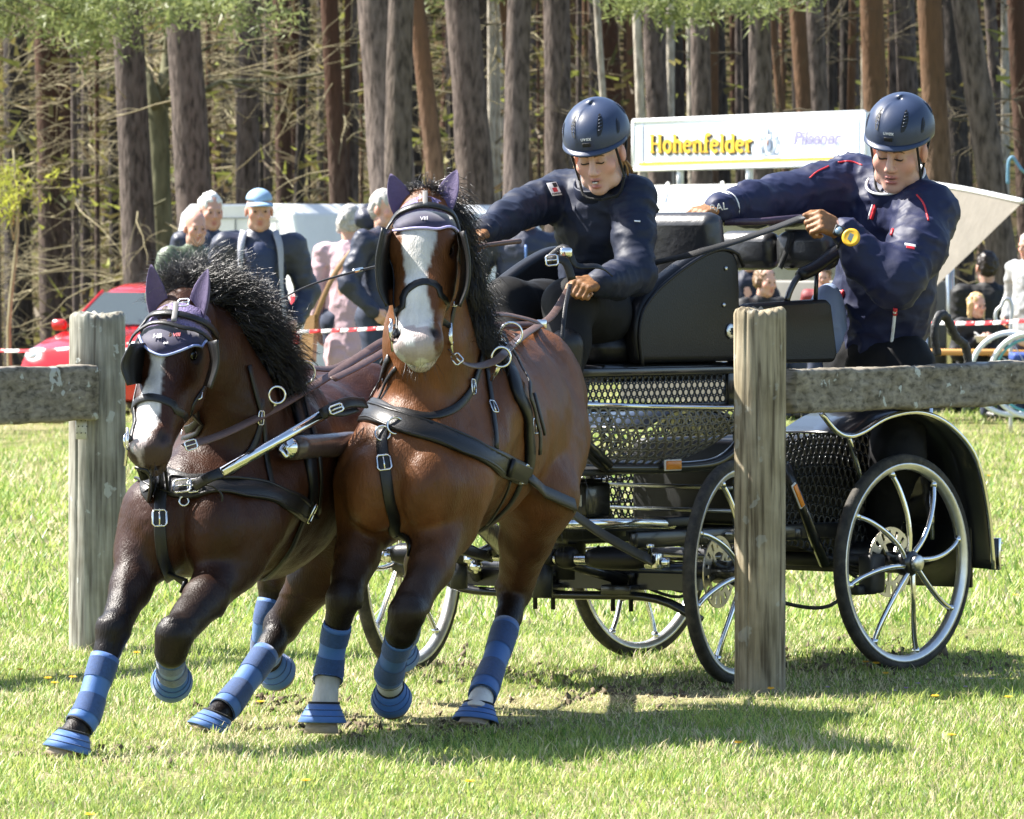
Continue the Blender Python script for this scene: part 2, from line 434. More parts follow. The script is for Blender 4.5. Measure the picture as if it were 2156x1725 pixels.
# ------------------------------------------------------------------ grass (blades nobody could count)
M_grass = mat('grass_blade', (.2, .3, .05), .45, attr=True, trans=.42, spec=.35)
def blades(N, y0, y1, lmin, lmax, wmul, seed, tri=False, marg=1.12):
    r = np.random.default_rng(seed)
    yy = 1 / (1 / y0 + (1 / y1 - 1 / y0) * r.random(N)) if tri else y0 + (y1 - y0) * r.random(N)
    xx = (r.random(N) * 2 - 1) * 1078 / F * yy * marg
    Pn = np.stack([xx, yy, 0 * xx], 1)
    n1 = vnoise(Pn, 3, 1.4); n2 = vnoise(Pn, 5, 5.5); n3 = vnoise(Pn, 9, 22.)
    tuft = np.clip(.60 + .28 * n1 + .32 * n2 + .45 * n3, .0, 1.8)
    keep = r.random(N) < np.clip(.22 + .7 * tuft, .05, 1); xx, yy, Pn, n1, n2, n3, tuft = [a[keep] for a in (xx, yy, Pn, n1, n2, n3, tuft)]; N = len(xx)
    # trampled, strawy ground along the track of the team and the carriage
    tr = np.exp(-((xx - (.15 + .62 * (yy - 19.2))) / .55) ** 2) * np.exp(-((yy - 19.2) / 1.5) ** 2)
    ln = (lmin + (lmax - lmin) * r.random(N) ** 2.2) * (.45 + .75 * tuft) * (1 - .45 * tr)
    w = wmul * (.6 + .8 * r.random(N)); az = r.random(N) * 2 * np.pi; lean = (.15 + .95 * r.random(N)) * ln * (1 + .5 * tr)
    dx, dy = np.cos(az), np.sin(az); px, py = -dy, dx
    z0 = gz(xx, yy) - .004
    def vert(t, s, bend):
        return np.stack([xx + dx * lean * t ** 1.7 * bend + px * w * s, yy + dy * lean * t ** 1.7 * bend + py * w * s, z0 + ln * t * (1 - .18 * t)], 1)
    if tri: V = np.stack([vert(0, -.5, 1), vert(0, .5, 1), vert(1, 0, 1)], 1); nv = 3
    else: V = np.stack([vert(0, -.5, 1), vert(0, .5, 1), vert(.55, .38, 1), vert(.55, -.38, 1), vert(1, 0, 1)], 1); nv = 5
    straw = r.random(N) < np.clip(.21 + .26 * n1 - .22 * n2 + .5 * tr, .04, .9)
    g = np.array([.24, .37, .065]); g2 = np.array([.40, .47, .12]); g3 = np.array([.15, .27, .05])
    mixv = np.clip(.5 + .6 * n2 - .4 * n1 + .4 * (r.random(N) - .5), 0, 1)[:, None]
    c = g * (1 - mixv) + g2 * mixv; dk = (r.random(N) < .2 + .22 * np.clip(n3 + .3 * n2, 0, 1))[:, None]; c = np.where(dk, g3, c)
    c = np.where(straw[:, None], np.array([.64, .56, .34]) * (.75 + .5 * r.random(N))[:, None], c)
    c *= (.8 + .4 * r.random(N))[:, None]
    C = np.repeat(c[:, None], nv, 1); b = (np.arange(N) * nv)[:, None]
    if tri: return V.reshape(-1, 3), None, b + np.array([0, 1, 2]), C.reshape(-1, 3)
    return V.reshape(-1, 3), b + np.array([0, 1, 2, 3]), b + np.array([3, 2, 4]), C.reshape(-1, 3)
def grass(name, *a, **k):
    V, Q, T, C = blades(*a, **k); o = link(name, mesh_np(name, V, Q, M_grass, True, C, Ft=T)); return tag(o, 'short sunlit meadow grass with straw and tufts', 'grass', kind='stuff')
grass('meadow_grass', 330000, 14.8, 23.5, .012, .048, .0034, 11)
grass('meadow_grass', 210000, 23.3, 76, .03, .085, .011, 12, tri=True)

# crumbs of turned-up soil where hooves and wheels have cut the turf
def crumbs():
    r = np.random.default_rng(31); V = []; T = []; M = []
    for u, v, n, su, sv in ((1800, 1385, 260, 90, 22), (1290, 1455, 200, 110, 16), (930, 1405, 120, 50, 16), (1130, 1420, 90, 60, 14), (560, 1475, 130, 70, 16), (760, 1545, 90, 60, 14), (210, 1590, 80, 60, 14), (1010, 1530, 90, 40, 10), (2060, 1390, 80, 40, 14)):
        for k in range(n):
            p = G(u + su * r.standard_normal(), v + sv * r.standard_normal()); s = .003 + .008 * r.random() ** 2; c = p + np.array([0, 0, s * .6]); q = r.normal(0, s * .75, (6, 3)) + np.array([[1, 0, 0], [-1, 0, 0], [0, 1, 0], [0, -1, 0], [0, 0, 1], [0, 0, -1]]) * s; b = len(V); V += list(c + q)
            T += [(b + i, b + j, b + k2) for i, j, k2 in ((0, 2, 4), (2, 1, 4), (1, 3, 4), (3, 0, 4), (2, 0, 5), (1, 2, 5), (3, 1, 5), (0, 3, 5))]
    o = link('soil_crumbs', mesh_np('soil_crumbs', np.array(V), None, mat('turned_soil', (.13, .10, .065), .95, var=.4, vs=40), False, Ft=np.array(T))); tag(o, 'dark soil crumbs thrown up from the turf', 'soil', kind='stuff')
crumbs()
# dandelions and small violet flowers
M_dand = mat('dandelion_yellow', (.85, .52, .02), .6, var=.2, vs=300); M_stem = mat('flower_stem', (.22, .3, .08), .6); M_viol = mat('violet_petal', (.45, .3, .6), .6)
def flower(u, v, name, label, cat, mt, R, hgt, group, u2=None):
    g = G(u, v + hgt * F / GY(v)); r = root(name, label, cat, tuple(g), group=group)
    MB().tube([g, g + np.array([.004, .002, hgt])], .0018, 5).build('stem', M_stem, r, True)
    b = MB(); c = g + np.array([.004, .002, hgt]); rr = random.Random(u)
    for ring, (R0, zz, n) in enumerate(((R, 0.0, 16), (R * .7, R * .2, 12), (R * .4, R * .33, 8))):
        for k in range(n):
            a = 2 * math.pi * (k + .5 * ring) / n + rr.random() * .2; d = np.array([math.cos(a), math.sin(a), .25 + .3 * ring]); s_ = np.array([-math.sin(a), math.cos(a), 0]) * R0 * .16
            b.add([c + [0, 0, zz], c + d * R0 * .6 + s_, c + d * R0 + [0, 0, zz * .3], c + d * R0 * .6 - s_], [(0, 1, 2, 3)])
    b.build('flower_head', mt, r, True)
for u, v in ((285, 1376), (40, 1412), (98, 1430), (112, 1440), (150, 1428), (1820, 1396), (1842, 1399), (1862, 1420), (1966, 1468), (2120, 1470), (1552, 1566), (2135, 1255), (2080, 1003), (2062, 1000), (1620, 1452), (2000, 1550), (985, 1648), (640, 1646), (185, 1718), (545, 1480)):
    flower(u, v, 'dandelion', 'yellow dandelion flower standing in the short grass', 'dandelion', M_dand, .015, .03, 'dandelions in the meadow')
for u, v in ((1880, 1455), (1905, 1450), (1930, 1440), (2030, 1447), (2085, 1430), (1740, 1448), (510, 1345), (620, 1340)):
    flower(u, v, 'violet_flower', 'tiny pale violet flower low in the grass', 'flower', M_viol, .009, .015, 'violet flowers in the meadow')

# ================================================================== timber fence
def wood(name, stretch, base, dark, lich):
    m = bpy.data.materials.new(name); m.use_nodes = True; N = m.node_tree.nodes; L = m.node_tree.links; b = N['Principled BSDF']
    b.inputs['Roughness'].default_value = .85; b.inputs['Specular IOR Level'].default_value = .25
    tc = N.new('ShaderNodeTexCoord'); mp = N.new('ShaderNodeMapping'); mp.inputs['Scale'].default_value = stretch; L.new(tc.outputs['Object'], mp.inputs[0])
    def nz(sc, det, vec): n = N.new('ShaderNodeTexNoise'); n.inputs['Scale'].default_value = sc; n.inputs['Detail'].default_value = det; n.inputs['Distortion'].default_value = .25; L.new(vec, n.inputs['Vector']); return n.outputs['Fac']
    def rmp(f, st):
        r = N.new('ShaderNodeValToRGB'); L.new(f, r.inputs[0]); e = r.color_ramp.elements
        while len(e) < len(st): e.new(.5)
        for k, (p, c) in enumerate(st): e[k].position = p; e[k].color = (*c, 1)
        return r.outputs[0]
    grain = nz(70, 8, mp.outputs[0]); blot = nz(9, 4, tc.outputs['Object']); c1 = rmp(grain, [(.33, dark), (.45, tuple(x * .72 for x in base)), (.6, base), (.75, tuple(min(1, x * 1.25) for x in base))])
    c2 = rmp(blot, [(.35, (.68, .655, .60)), (.6, (1, 1, 1))])
    mm = N.new('ShaderNodeMix'); mm.data_type = 'RGBA'; mm.blend_type = 'MULTIPLY'; mm.inputs['Factor'].default_value = .9; L.new(c1, mm.inputs[6]); L.new(c2, mm.inputs[7])
    ln = nz(15, 5, tc.outputs['Object']); lr = N.new('ShaderNodeMapRange'); lr.inputs[1].default_value = .62; lr.inputs[2].default_value = .65; L.new(ln, lr.inputs[0])
    lk = N.new('ShaderNodeMath'); lk.operation = 'MULTIPLY'; lk.inputs[1].default_value = lich; L.new(lr.outputs[0], lk.inputs[0])
    mx = N.new('ShaderNodeMix'); mx.data_type = 'RGBA'; L.new(lk.outputs[0], mx.inputs['Factor']); L.new(mm.outputs[2], mx.inputs[6]); mx.inputs[7].default_value = (.46, .48, .45, 1)
    L.new(mx.outputs[2], b.inputs['Base Color'])
    bp = N.new('ShaderNodeBump'); bp.inputs['Strength'].default_value = .6; bp.inputs['Distance'].default_value = .004; L.new(grain, bp.inputs['Height'])
    b2 = N.new('ShaderNodeBump'); b2.inputs['Strength'].default_value = .3; b2.inputs['Distance'].default_value = .002; L.new(lk.outputs[0], b2.inputs['Height']); L.new(bp.outputs[0], b2.inputs['Normal']); L.new(b2.outputs[0], b.inputs['Normal'])
    return m
M_postR = wood('weathered_post_wood', (1, 1, .07), (.38, .325, .225), (.13, .105, .07), .3)
M_postL = wood('lichened_post_wood', (1, 1, .07), (.36, .35, .30), (.14, .13, .11), .85)
M_rail = wood('lichened_rail_wood', (.07, .5, 1), (.29, .26, .21), (.11, .098, .078), 1.0)
def post(c, R, hgt, seed, mt, parent, cracks, sq=1.0):
    nA, nZ = 120, 70; V = []; r = np.random.default_rng(seed); ph = r.random(6) * 6.28
    A = np.linspace(0, 2 * np.pi, nA, endpoint=False)
    Z = np.concatenate([np.linspace(-.12, hgt - .012, nZ), [hgt - .004, hgt]])
    for k, z in enumerate(Z):
        rr = R * (1 + .018 * np.sin(A * 2 + ph[0] + z * .8) + .006 * np.sin(A * 5 + ph[1] + z * 2) + .003 * np.sin(A * 11 + ph[2] - z * 5) + .02 * math.sin(z * 3 + ph[3]))
        for a0, wd_, dp, wob in cracks:
            d = np.angle(np.exp(1j * (A - a0 - wob * math.sin(z * 4 + ph[4]) - .25 * wob * math.sin(z * 23)))); rr = rr - dp * np.exp(-(d / wd_) ** 2) * (.6 + .4 * math.sin(z * 6 + a0 * 9))
        if k >= nZ: rr = rr - (.004 if k == nZ else .012)
        top = .006 * np.sin(A * 3 + ph[5]) + .004 * np.sin(A * 17 + ph[1]) if k >= nZ - 1 else 0 * A
        for i in range(nA): V.append((c[0] + rr[i] * math.cos(A[i]), c[1] + sq * rr[i] * math.sin(A[i]), z + top[i]))
    Q = [(k * nA + i, k * nA + (i + 1) % nA, (k + 1) * nA + (i + 1) % nA, (k + 1) * nA + i) for k in range(len(Z) - 1) for i in range(nA)]
    V = np.array(V); n0 = len(V); b0 = (len(Z) - 1) * nA
    V = np.vstack([V, [[c[0], c[1], hgt - .002]]]); T = [(b0 + i, b0 + (i + 1) % nA, n0) for i in range(nA)]
    return link('post', mesh_np('post', V, Q, mt, True, Ft=T), parent, True)
def rail(a, b, hgt, th, seed, mt, parent):
    a = np.asarray(a, float); b = np.asarray(b, float); t = nrm(b - a); n = nrm(np.cross(t, [0, 0, 1])); up = np.array([0, 0, 1.0])
    prof = []; hx, hy, r = th / 2, hgt / 2, .007
    for x0, y0, x1, y1, m in ((hx, -hy + r, hx, hy - r, 12), (hx - r, hy, -hx + r, hy, 6), (-hx, hy - r, -hx, -hy + r, 12), (-hx + r, -hy, hx - r, -hy, 6)):
        for k in range(m): f = k / (m - 1); prof.append((x0 + (x1 - x0) * f, y0 + (y1 - y0) * f))
    prof = np.array(prof); nP = len(prof); nL = int(np.linalg.norm(b - a) / .012); V = []
    for i in range(nL + 1):
        s_ = i / nL; c = a + (b - a) * s_; x = s_ * np.linalg.norm(b - a)
        pts = c + prof[:, :1] * n + prof[:, 1:] * up
        dsp = .006 * vnoise(pts * [1, 1, 3], seed, 4) + .0035 * vnoise(pts * [1, 1, 4], seed + 1, 16) + .002 * vnoise(pts, seed + 2, 60)
        rd = prof / np.linalg.norm(prof, axis=1, keepdims=True); k = dsp[:, None]
        ck = np.exp(-((prof[:, 1] - (-.01 + .02 * math.sin(x * 3.1 + seed) + .006 * math.sin(x * 17))) / .003) ** 2) * (.5 + .5 * math.sin(x * 2.2 + seed * 2)) * .007
        pts = pts + (rd[:, :1] * n + rd[:, 1:] * up) * (k - ck[:, None]); V.append(pts)
    V = np.concatenate(V); Q = [(i * nP + j, i * nP + (j + 1) % nP, (i + 1) * nP + (j + 1) % nP, (i + 1) * nP + j) for i in range(nL) for j in range(nP)]
    n0 = len(V); V = np.vstack([V, [a], [b]]); T = [((j + 1) % nP, j, n0) for j in range(nP)] + [(nL * nP + j, nL * nP + (j + 1) % nP, n0 + 1) for j in range(nP)]
    return link('rail', mesh_np('rail', V, Q, mt, True, Ft=T), parent, True)
# right-hand fence
pr = G(1600, 1456); fr = root('wooden_fence', 'brown weathered round post with one grey rail, standing before the carriage wheel', 'fence', tuple(pr))
post(pr, 54 / F * pr[1] * 1.0, 1.3 - (652 - VH) / F * pr[1], 3, M_postR, fr, [(rad(236), .035, .014, .02), (rad(262), .02, .006, .03), (rad(205), .02, .005, .04), (rad(300), .02, .006, .03), (rad(330), .03, .004, .02), (rad(60), .03, .01, .03)], 1.0)
ra = P(1650, 824, 20.06); rb = P(2156, 806, 21.35); rb[2] = ra[2]; rd_ = rb - ra
rail(ra, ra + rd_ * 1.9, .131, .085, 5, M_rail, fr)
pe = ra + rd_ * 1.86; post((pe[0], pe[1] - .1, 0), .075, 1.1, 8, M_postR, fr, [(rad(250), .03, .01, .02)])
# left-hand fence
pl = G(205, 1372); fl = root('wooden_fence', 'pale grey lichen-spotted post with thick rail beside the red car', 'fence', tuple(pl))
post(pl, 59 / F * pl[1], 1.3 - (661 - VH) / F * pl[1], 4, M_postL, fl, [(rad(262), .025, .010, .02), (rad(285), .03, .006, .02), (rad(228), .03, .008, .03), (rad(310), .02, .005, .03)], .9)
la = P(184, 827, pl[1] - .085); lb = P(-60, 832, 21.2); lb[2] = la[2]; ld_ = lb - la
rail(la, la + ld_ * 3.2, .178, .09, 15, M_rail, fl)
lp = la + ld_ * 3.1; post((lp[0] + .02, lp[1] + .12, 0), .085, 1.1, 18, M_postL, fl, [(rad(250), .03, .01, .02)])
bc = P(171, 902, pl[1] - .10); MB().box(bc, (.036, .004, .07), bev=.002).build('bracket', mat('galvanised', (.55, .56, .55), .45, .8, var=.25, vs=60), fl, True)
hb = MB()
for du in (-9, 0, 9):
    for dv in (-16, -4, 10): hb.lathe([(.0022, 0), (.0022, .003)], P(171 + du + (3 if dv == -4 else 0), 902 + dv, bc[1] - .0035), (0, -1, 0), 8)
hb.build('bracket_screw', M_blackm, fl, True)

# ================================================================== forest
def bark(name, base, dark, red=None, sc=9):
    m = bpy.data.materials.new(name); m.use_nodes = True; N = m.node_tree.nodes; L = m.node_tree.links; b = N['Principled BSDF']
    b.inputs['Roughness'].default_value = .9; b.inputs['Specular IOR Level'].default_value = .2
    tc = N.new('ShaderNodeTexCoord'); mp = N.new('ShaderNodeMapping'); mp.inputs['Scale'].default_value = (1, 1, .3); L.new(tc.outputs['Object'], mp.inputs[0])
    n = N.new('ShaderNodeTexNoise'); n.inputs['Scale'].default_value = sc * 2.2; n.inputs['Detail'].default_value = 7; L.new(mp.outputs[0], n.inputs['Vector'])
    v = N.new('ShaderNodeTexVoronoi'); v.feature = 'DISTANCE_TO_EDGE'; v.inputs['Scale'].default_value = sc * 2; L.new(mp.outputs[0], v.inputs['Vector'])
    r = N.new('ShaderNodeValToRGB'); L.new(n.outputs['Fac'], r.inputs[0]); e = r.color_ramp.elements; e.new(.5)
    for k, (p_, c) in enumerate(((.3, dark), (.52, base), (.72, tuple(min(1, x * 1.4) for x in base)))): e[k].position = p_; e[k].color = (*c, 1)
    src = r.outputs[0]
    if red:
        sp = N.new('ShaderNodeSeparateXYZ'); ge = N.new('ShaderNodeNewGeometry'); L.new(ge.outputs['Position'], sp.inputs[0])
        mr = N.new('ShaderNodeMapRange'); mr.inputs[1].default_value = 1.0; mr.inputs[2].default_value = 3.2; L.new(sp.outputs['Z'], mr.inputs[0])
        mx = N.new('ShaderNodeMix'); mx.data_type = 'RGBA'; L.new(mr.outputs[0], mx.inputs['Factor']); L.new(src, mx.inputs[6])
        mu = N.new('ShaderNodeMix'); mu.data_type = 'RGBA'; mu.blend_type = 'OVERLAY'; mu.inputs['Factor'].default_value = .6; mu.inputs[6].default_value = (*red, 1); L.new(src, mu.inputs[7])
        L.new(mu.outputs[2], mx.inputs[7]); src = mx.outputs[2]
    L.new(src, b.inputs['Base Color'])
    ad = N.new('ShaderNodeMath'); ad.operation = 'ADD'; L.new(n.outputs['Fac'], ad.inputs[0]); L.new(v.outputs['Distance'], ad.inputs[1])
    bp = N.new('ShaderNodeBump'); bp.inputs['Strength'].default_value = .8; bp.inputs['Distance'].default_value = .016; L.new(ad.outputs[0], bp.inputs['Height']); L.new(bp.outputs[0], b.inputs['Normal'])
    return m
BK = {'grey': bark('pine_bark_grey', (.115, .092, .079), (.032, .025, .021)), 'red': bark('pine_bark_red', (.105, .080, .066), (.032, .024, .02), (.15, .086, .058)),
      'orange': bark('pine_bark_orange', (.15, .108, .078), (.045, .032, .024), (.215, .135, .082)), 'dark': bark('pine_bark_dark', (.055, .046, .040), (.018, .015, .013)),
      'pale': bark('birch_bark_pale', (.42, .38, .31), (.2, .17, .13)), 'moss': bark('beech_bark_mossy', (.15, .145, .085), (.07, .068, .038), sc=4)}
M_twig = mat('bare_twig', (.22, .18, .10), .85, col2=(.36, .32, .20), vs=3, spec=.2)
M_twigd = mat('dead_branch', (.075, .06, .045), .9, col2=(.15, .13, .08), vs=3, spec=.2)
M_need = mat('pine_needles', (.15, .19, .06), .5, col2=(.27, .30, .12), vs=3, trans=.45)
M_leafy = mat('young_leaves', (.30, .34, .04), .5, col2=(.42, .44, .08), vs=6, trans=.5)

def trunk_mesh(pts, rs, mt, seed, nseg=16, nA=14):
    P_ = spl(pts, nseg); R_ = np.interp(np.linspace(0, 1, nseg), np.linspace(0, 1, len(rs)), rs); A = np.linspace(0, 2 * np.pi, nA, endpoint=False); r = np.random.default_rng(seed)
    V = []
    for p, q in zip(P_, R_):
        k = q * (1 + .025 * r.standard_normal(nA)); V.append(np.stack([p[0] + k * np.cos(A), p[1] + k * np.sin(A), np.full(nA, p[2])], 1))
    V = np.concatenate(V); i = np.arange(nseg * nA).reshape(nseg, nA); Q = np.stack([i[:-1], np.roll(i[:-1], -1, 1), np.roll(i[1:], -1, 1), i[1:]], -1).reshape(-1, 4)
    return mesh_np('trunk', V, Q, mt)
def branch_mesh(seed, nb, z0, z1, lmin, lmax, mt, thick=.011, r0=.12, droop=.25, curl=.35, up=.1, az=None):
    """bare side limbs with twigs around a trunk at the origin"""
    r = np.random.default_rng(seed); b = MB()
    def limb(p, d, ln, th, depth):
        n = 7 if depth == 0 else 5; pts = [p]; q = p.copy(); d = nrm(d)
        for k in range(n):
            d = nrm(d + r.standard_normal(3) * curl * .5 + np.array([0, 0, -droop * .12 + .10 * r.standard_normal()])); q = q + d * ln / n; pts.append(q)
        b.tube(pts, [max(.0022, th * (1 - .8 * i / n)) for i in range(n + 1)], 4 if depth == 0 else 3, cap=False)
        if depth < 2:
            for k in range(int(r.integers(3, 6)) if depth == 0 else int(r.integers(1, 3))):
                i = int(r.integers(1, n)); dd = nrm((pts[i + 1] - pts[i]) + nrm(r.standard_normal(3)) * .9 * np.linalg.norm(pts[i + 1] - pts[i]))
                limb(pts[i], dd, ln * (.3 + .3 * r.random()), th * .5, depth + 1)
    for k in range(nb):
        a = r.random() * 6.283 if az is None else az[0] + (az[1] - az[0]) * r.random(); z = z0 + (z1 - z0) * r.random(); d = np.array([math.cos(a), math.sin(a), up + .35 * r.standard_normal()])
        limb(np.array([math.cos(a) * r0 * .8, math.sin(a) * r0 * .8, z]), d, lmin + (lmax - lmin) * r.random(), thick * (.7 + .6 * r.random()), 0)
    return b.mesh('branches', mt)
def needles_mesh(name, centers, rad_, n, size, seed, mt):
    r = np.random.default_rng(seed); V = []; nv = 0
    cs = np.asarray(centers); k = r.integers(0, len(cs), n); d = r.standard_normal((n, 3)); d /= np.linalg.norm(d, axis=1)[:, None]
    p = cs[k] + d * (np.asarray(rad_) * r.random((n, 1)) ** .5); e1 = r.standard_normal((n, 3)); e1 /= np.linalg.norm(e1, axis=1)[:, None]
    e2 = np.cross(e1, d); s = size * (.5 + r.random((n, 1)))
    V = np.stack([p - e2 * s * .16, p + e2 * s * .16, p + e1 * s], 1).reshape(-1, 3)
    return mesh_np(name, V, None, mt, False, Ft=np.arange(3 * n).reshape(-1, 3))
def crown_mesh(seed):
    r = np.random.default_rng(seed); cs = np.stack([r.normal(0, 1.1, 26), r.normal(0, 1.1, 26), r.uniform(8.6, 13.5, 26)], 1)
    return needles_mesh('crown', cs, .75, 200, .26, seed, M_need)
CROWNS = [crown_mesh(s) for s in (1, 2, 3)]
BR_L = [branch_mesh(20 + s, 13, .4, 6.0, .8, 2.3, M_twig, .0105) for s in range(5)]
BR_R = [branch_mesh(40 + s, 6, .8, 5.0, .6, 1.6, M_twigd, .012, curl=.45) for s in range(4)]
TREES = 0
def tree(name, label, u0, u7, w, y, kind, group, br=None, hgt=12.5, v7=700):
    """pine: u0 / u7 = where its axis shows in rows 0 and 700, w = its width there, y = distance"""
    global TREES; TREES += 1; s = TREES
    a = P(u0, 0, y); b = P(u7, v7, y); g = float(gz(b[0], y)); d = (a - b) / (a[2] - b[2]); f0 = b + d * (g - .1 - b[2])
    r = root(name, label, 'tree', (f0[0], f0[1], g), group=group)
    L = np.array([f0[0], f0[1], g]); pts = [f0 - L, (b + d * (2.2 - b[2])) - L, (b + d * (6 - b[2])) - L, (b + d * 6 - d * b[2]) - L + d * .6 * (hgt - 6) + np.array([0, 0, .4 * (hgt - 6)])]
    R = w / 2 / F * y; me = trunk_mesh(pts, [R * 1.22, R, R * .93, R * .5], BK[kind], s)
    link('trunk', me, r)
    c = link('crown', CROWNS[s % 3], r); tp = pts[-1]; c.location = (tp[0], tp[1], tp[2] - 12.2); c.rotation_euler[2] = s * 1.7
    if br is not None:
        bo = tag(link('branches', br, r), kind='stuff'); bo.rotation_euler[2] = s * 2.4; sc = .85 + .35 * ((s * 37) % 10) / 10; bo.scale = (sc, sc, 1)
        mid = pts[1]; bo.location = (mid[0] * .6, mid[1] * .6, 0)
    return r
GT = 'tall pines along the forest edge'
main = [  # u0, u7, w, y, bark, what sets it apart
 (95, 112, 48, 86, 'red', 'slim reddish pine among bare lichened twigs'), (32, 40, 52, 90, 'dark', 'dark shaded pine at the far end of the twiggy wood'), (268, 302, 66, 79, 'grey', 'grey pine standing just behind the forked mossy beech'),
 (384, 426, 74, 77, 'grey', 'thick grey-brown pine beside the forked mossy beech'), (695, 727, 38, 79, 'red', 'slim red-barked pine between twiggy wood and broad grey pine'), (800, 848, 92, 70, 'grey', 'broadest grey pine, standing behind the blaze-faced pony'),
 (850, 890, 34, 90, 'dark', 'narrow dark pine tucked against the broadest pine'), (878, 952, 37, 73, 'orange', 'thin leaning orange-barked pine next to the broadest pine'), (975, 1022, 72, 74, 'grey', 'stout grey pine with pale sunlit flank before the driver'),
 (1012, 1050, 46, 87, 'dark', 'dark pine half hidden behind a stout grey one'), (1070, 1132, 37, 80, 'orange', 'slender leaning red pine behind the outstretched arm'), (1172, 1180, 56, 77, 'grey', 'upright grey pine rising behind the driver helmet'),
 (1276, 1316, 48, 88, 'red', 'shaded red-brown pine above the driver helmet'), (1340, 1366, 19, 72, 'pale', 'thin pale trunk above the end of the beer sign'), (1258, 1300, 14, 76, 'pale', 'very thin pale sapling trunk above the driver helmet'),
 (1376, 1402, 46, 80, 'grey', 'grey pine over the first letters of the beer sign'), (1415, 1442, 40, 92, 'dark', 'dark pine in the second row over the beer sign'), (1474, 1482, 42, 74, 'grey', 'straight grey pine over the middle of the sign lettering'),
 (1508, 1530, 36, 94, 'dark', 'dim pine behind the straight grey one over the sign'), (1600, 1606, 48, 70, 'grey', 'light grey pine with a broken pale limb over the sign'), (1626, 1682, 16, 84, 'orange', 'thin tilted orange trunk over the sign crest'),
 (1682, 1727, 39, 79, 'orange', 'tilted reddish pine over the sign crest'), (1716, 1752, 38, 77, 'grey', 'tilted grey pine next to the reddish one over the sign'), (1796, 1782, 17, 88, 'orange', 'thin orange trunk near the free end of the sign'),
 (1836, 1862, 50, 73, 'orange', 'bright orange-barked pine beside the groom helmet'), (1905, 1930, 44, 90, 'grey', 'grey pine rising right behind the groom helmet'), (1958, 1992, 53, 70, 'orange', 'smooth orange-grey pine just past the groom helmet'),
 (2006, 2032, 44, 86, 'dark', 'dark pine between orange-grey and leaning pines'), (2034, 2132, 58, 68, 'grey', 'big leaning grey pine over the corner of the white canopy'), (2086, 2130, 25, 88, 'grey', 'slim grey pine behind the big leaning one'),
 (2140, 2175, 40, 80, 'red', 'reddish pine past the big leaning one'), (545, 560, 30, 98, 'dark', 'narrow dark pine in the second row of the twiggy wood'), (592, 604, 34, 92, 'red', 'reddish second-row pine in the twiggy wood'),
 (640, 622, 20, 84, 'dark', 'thin dark crooked trunk in the twiggy wood'), (170, 180, 26, 96, 'dark', 'dim slender trunk behind the twigs near the mossy beech'), (455, 470, 26, 100, 'red', 'slender reddish trunk behind the white van roof'),
 (-40, -30, 60, 82, 'grey', 'grey pine past the end of the left rail'), (2230, 2260, 60, 76, 'grey', 'grey pine past the right end of the rail')]
for k, (u0, u7, w, y, kind, lab) in enumerate(main):
    br = BR_L[k % 5] if u7 < 760 else (BR_R[k % 4] if k % 2 == 0 else None)
    tree('pine_tree', lab, u0, u7, w, y, kind, GT, br)
# mid rows: look-alikes told apart only by place
rr = random.Random(5); k = 0
for i in range(190):
    y = 84 + 34 * rr.random(); u = -60 + 2280 * (i + rr.random()) / 190; w = (6 + 14 * rr.random() ** 1.5) * 100 / y * (1.25 if y < 95 else 1)
    if any(abs(u - (m[0] + m[1]) / 2) < m[2] * .4 and m[3] < y for m in main): continue
    kind = rr.choice(['red', 'grey', 'dark', 'orange', 'dark', 'pale']) if u > 760 else rr.choice(['dark', 'grey', 'red', 'orange', 'grey'])
    br = (BR_L[i % 5] if i % 2 == 0 or u < 760 else None) if u < 1200 else (BR_R[i % 4] if i % 3 == 0 else None)
    tree('pine_tree', 'thin pine trunk deep in the wood behind the front row', u, u + 14 * (rr.random() - .3), w, y, kind, 'thin pines deep in the wood', br)
# forked mossy beech
yb = 80; fb = P(338, 700, yb); g0 = float(gz(fb[0], yb)); rt = root('beech_tree', 'mossy green beech trunk forking low beside a grey pine', 'tree', (fb[0], yb, g0)); Lb = np.array([fb[0], yb, g0])
def bp_(u, v, dy=0): return P(u, v, yb + dy) - Lb
Rb = 23 / F * yb
tb = trunk_mesh([bp_(344, 830), bp_(343, 560), bp_(335, 330), bp_(330, 215)], [Rb * 1.2, Rb, Rb * .95, Rb * 1.05], BK['moss'], 5); link('trunk', tb, rt)
lb_ = MB()
for pts, rs in (([(332, 230), (312, 170), (285, 120), (268, 60), (262, -40)], (14, 11, 9, 8, 6)), ([(330, 225), (345, 170), (352, 110), (362, 40), (372, -60)], (15, 12, 10, 9, 7)), ([(318, 185), (290, 160), (255, 140), (215, 150), (190, 150)], (7, 5, 4, 3, 2)),
                ([(350, 150), (400, 120), (450, 95), (480, 80)], (6, 4, 3, 2)), ([(350, 215), (420, 195), (470, 172), (560, 170), (680, 155), (770, 130)], (9, 7, 5, 4, 3, 2)), ([(470, 172), (520, 185), (585, 200), (620, 175)], (4, 3, 2, 2)), ([(350, 420), (300, 450), (280, 500), (270, 560)], (3, 3, 2, 2)), ([(340, 90), (400, 30), (430, -20)], (6, 5, 4))):
    P2 = spl([bp_(u, v, .3 * math.sin(u)) for u, v in pts], 14); lb_.tube(P2, np.interp(np.linspace(0, 1, 14), np.linspace(0, 1, len(rs)), [q / F * yb for q in rs]), 8)
lb_.build('limb', BK['moss'], rt)
cb_ = link('crown', branch_mesh(71, 16, 2.0, 6.5, .8, 2.0, M_twig, .010), rt)
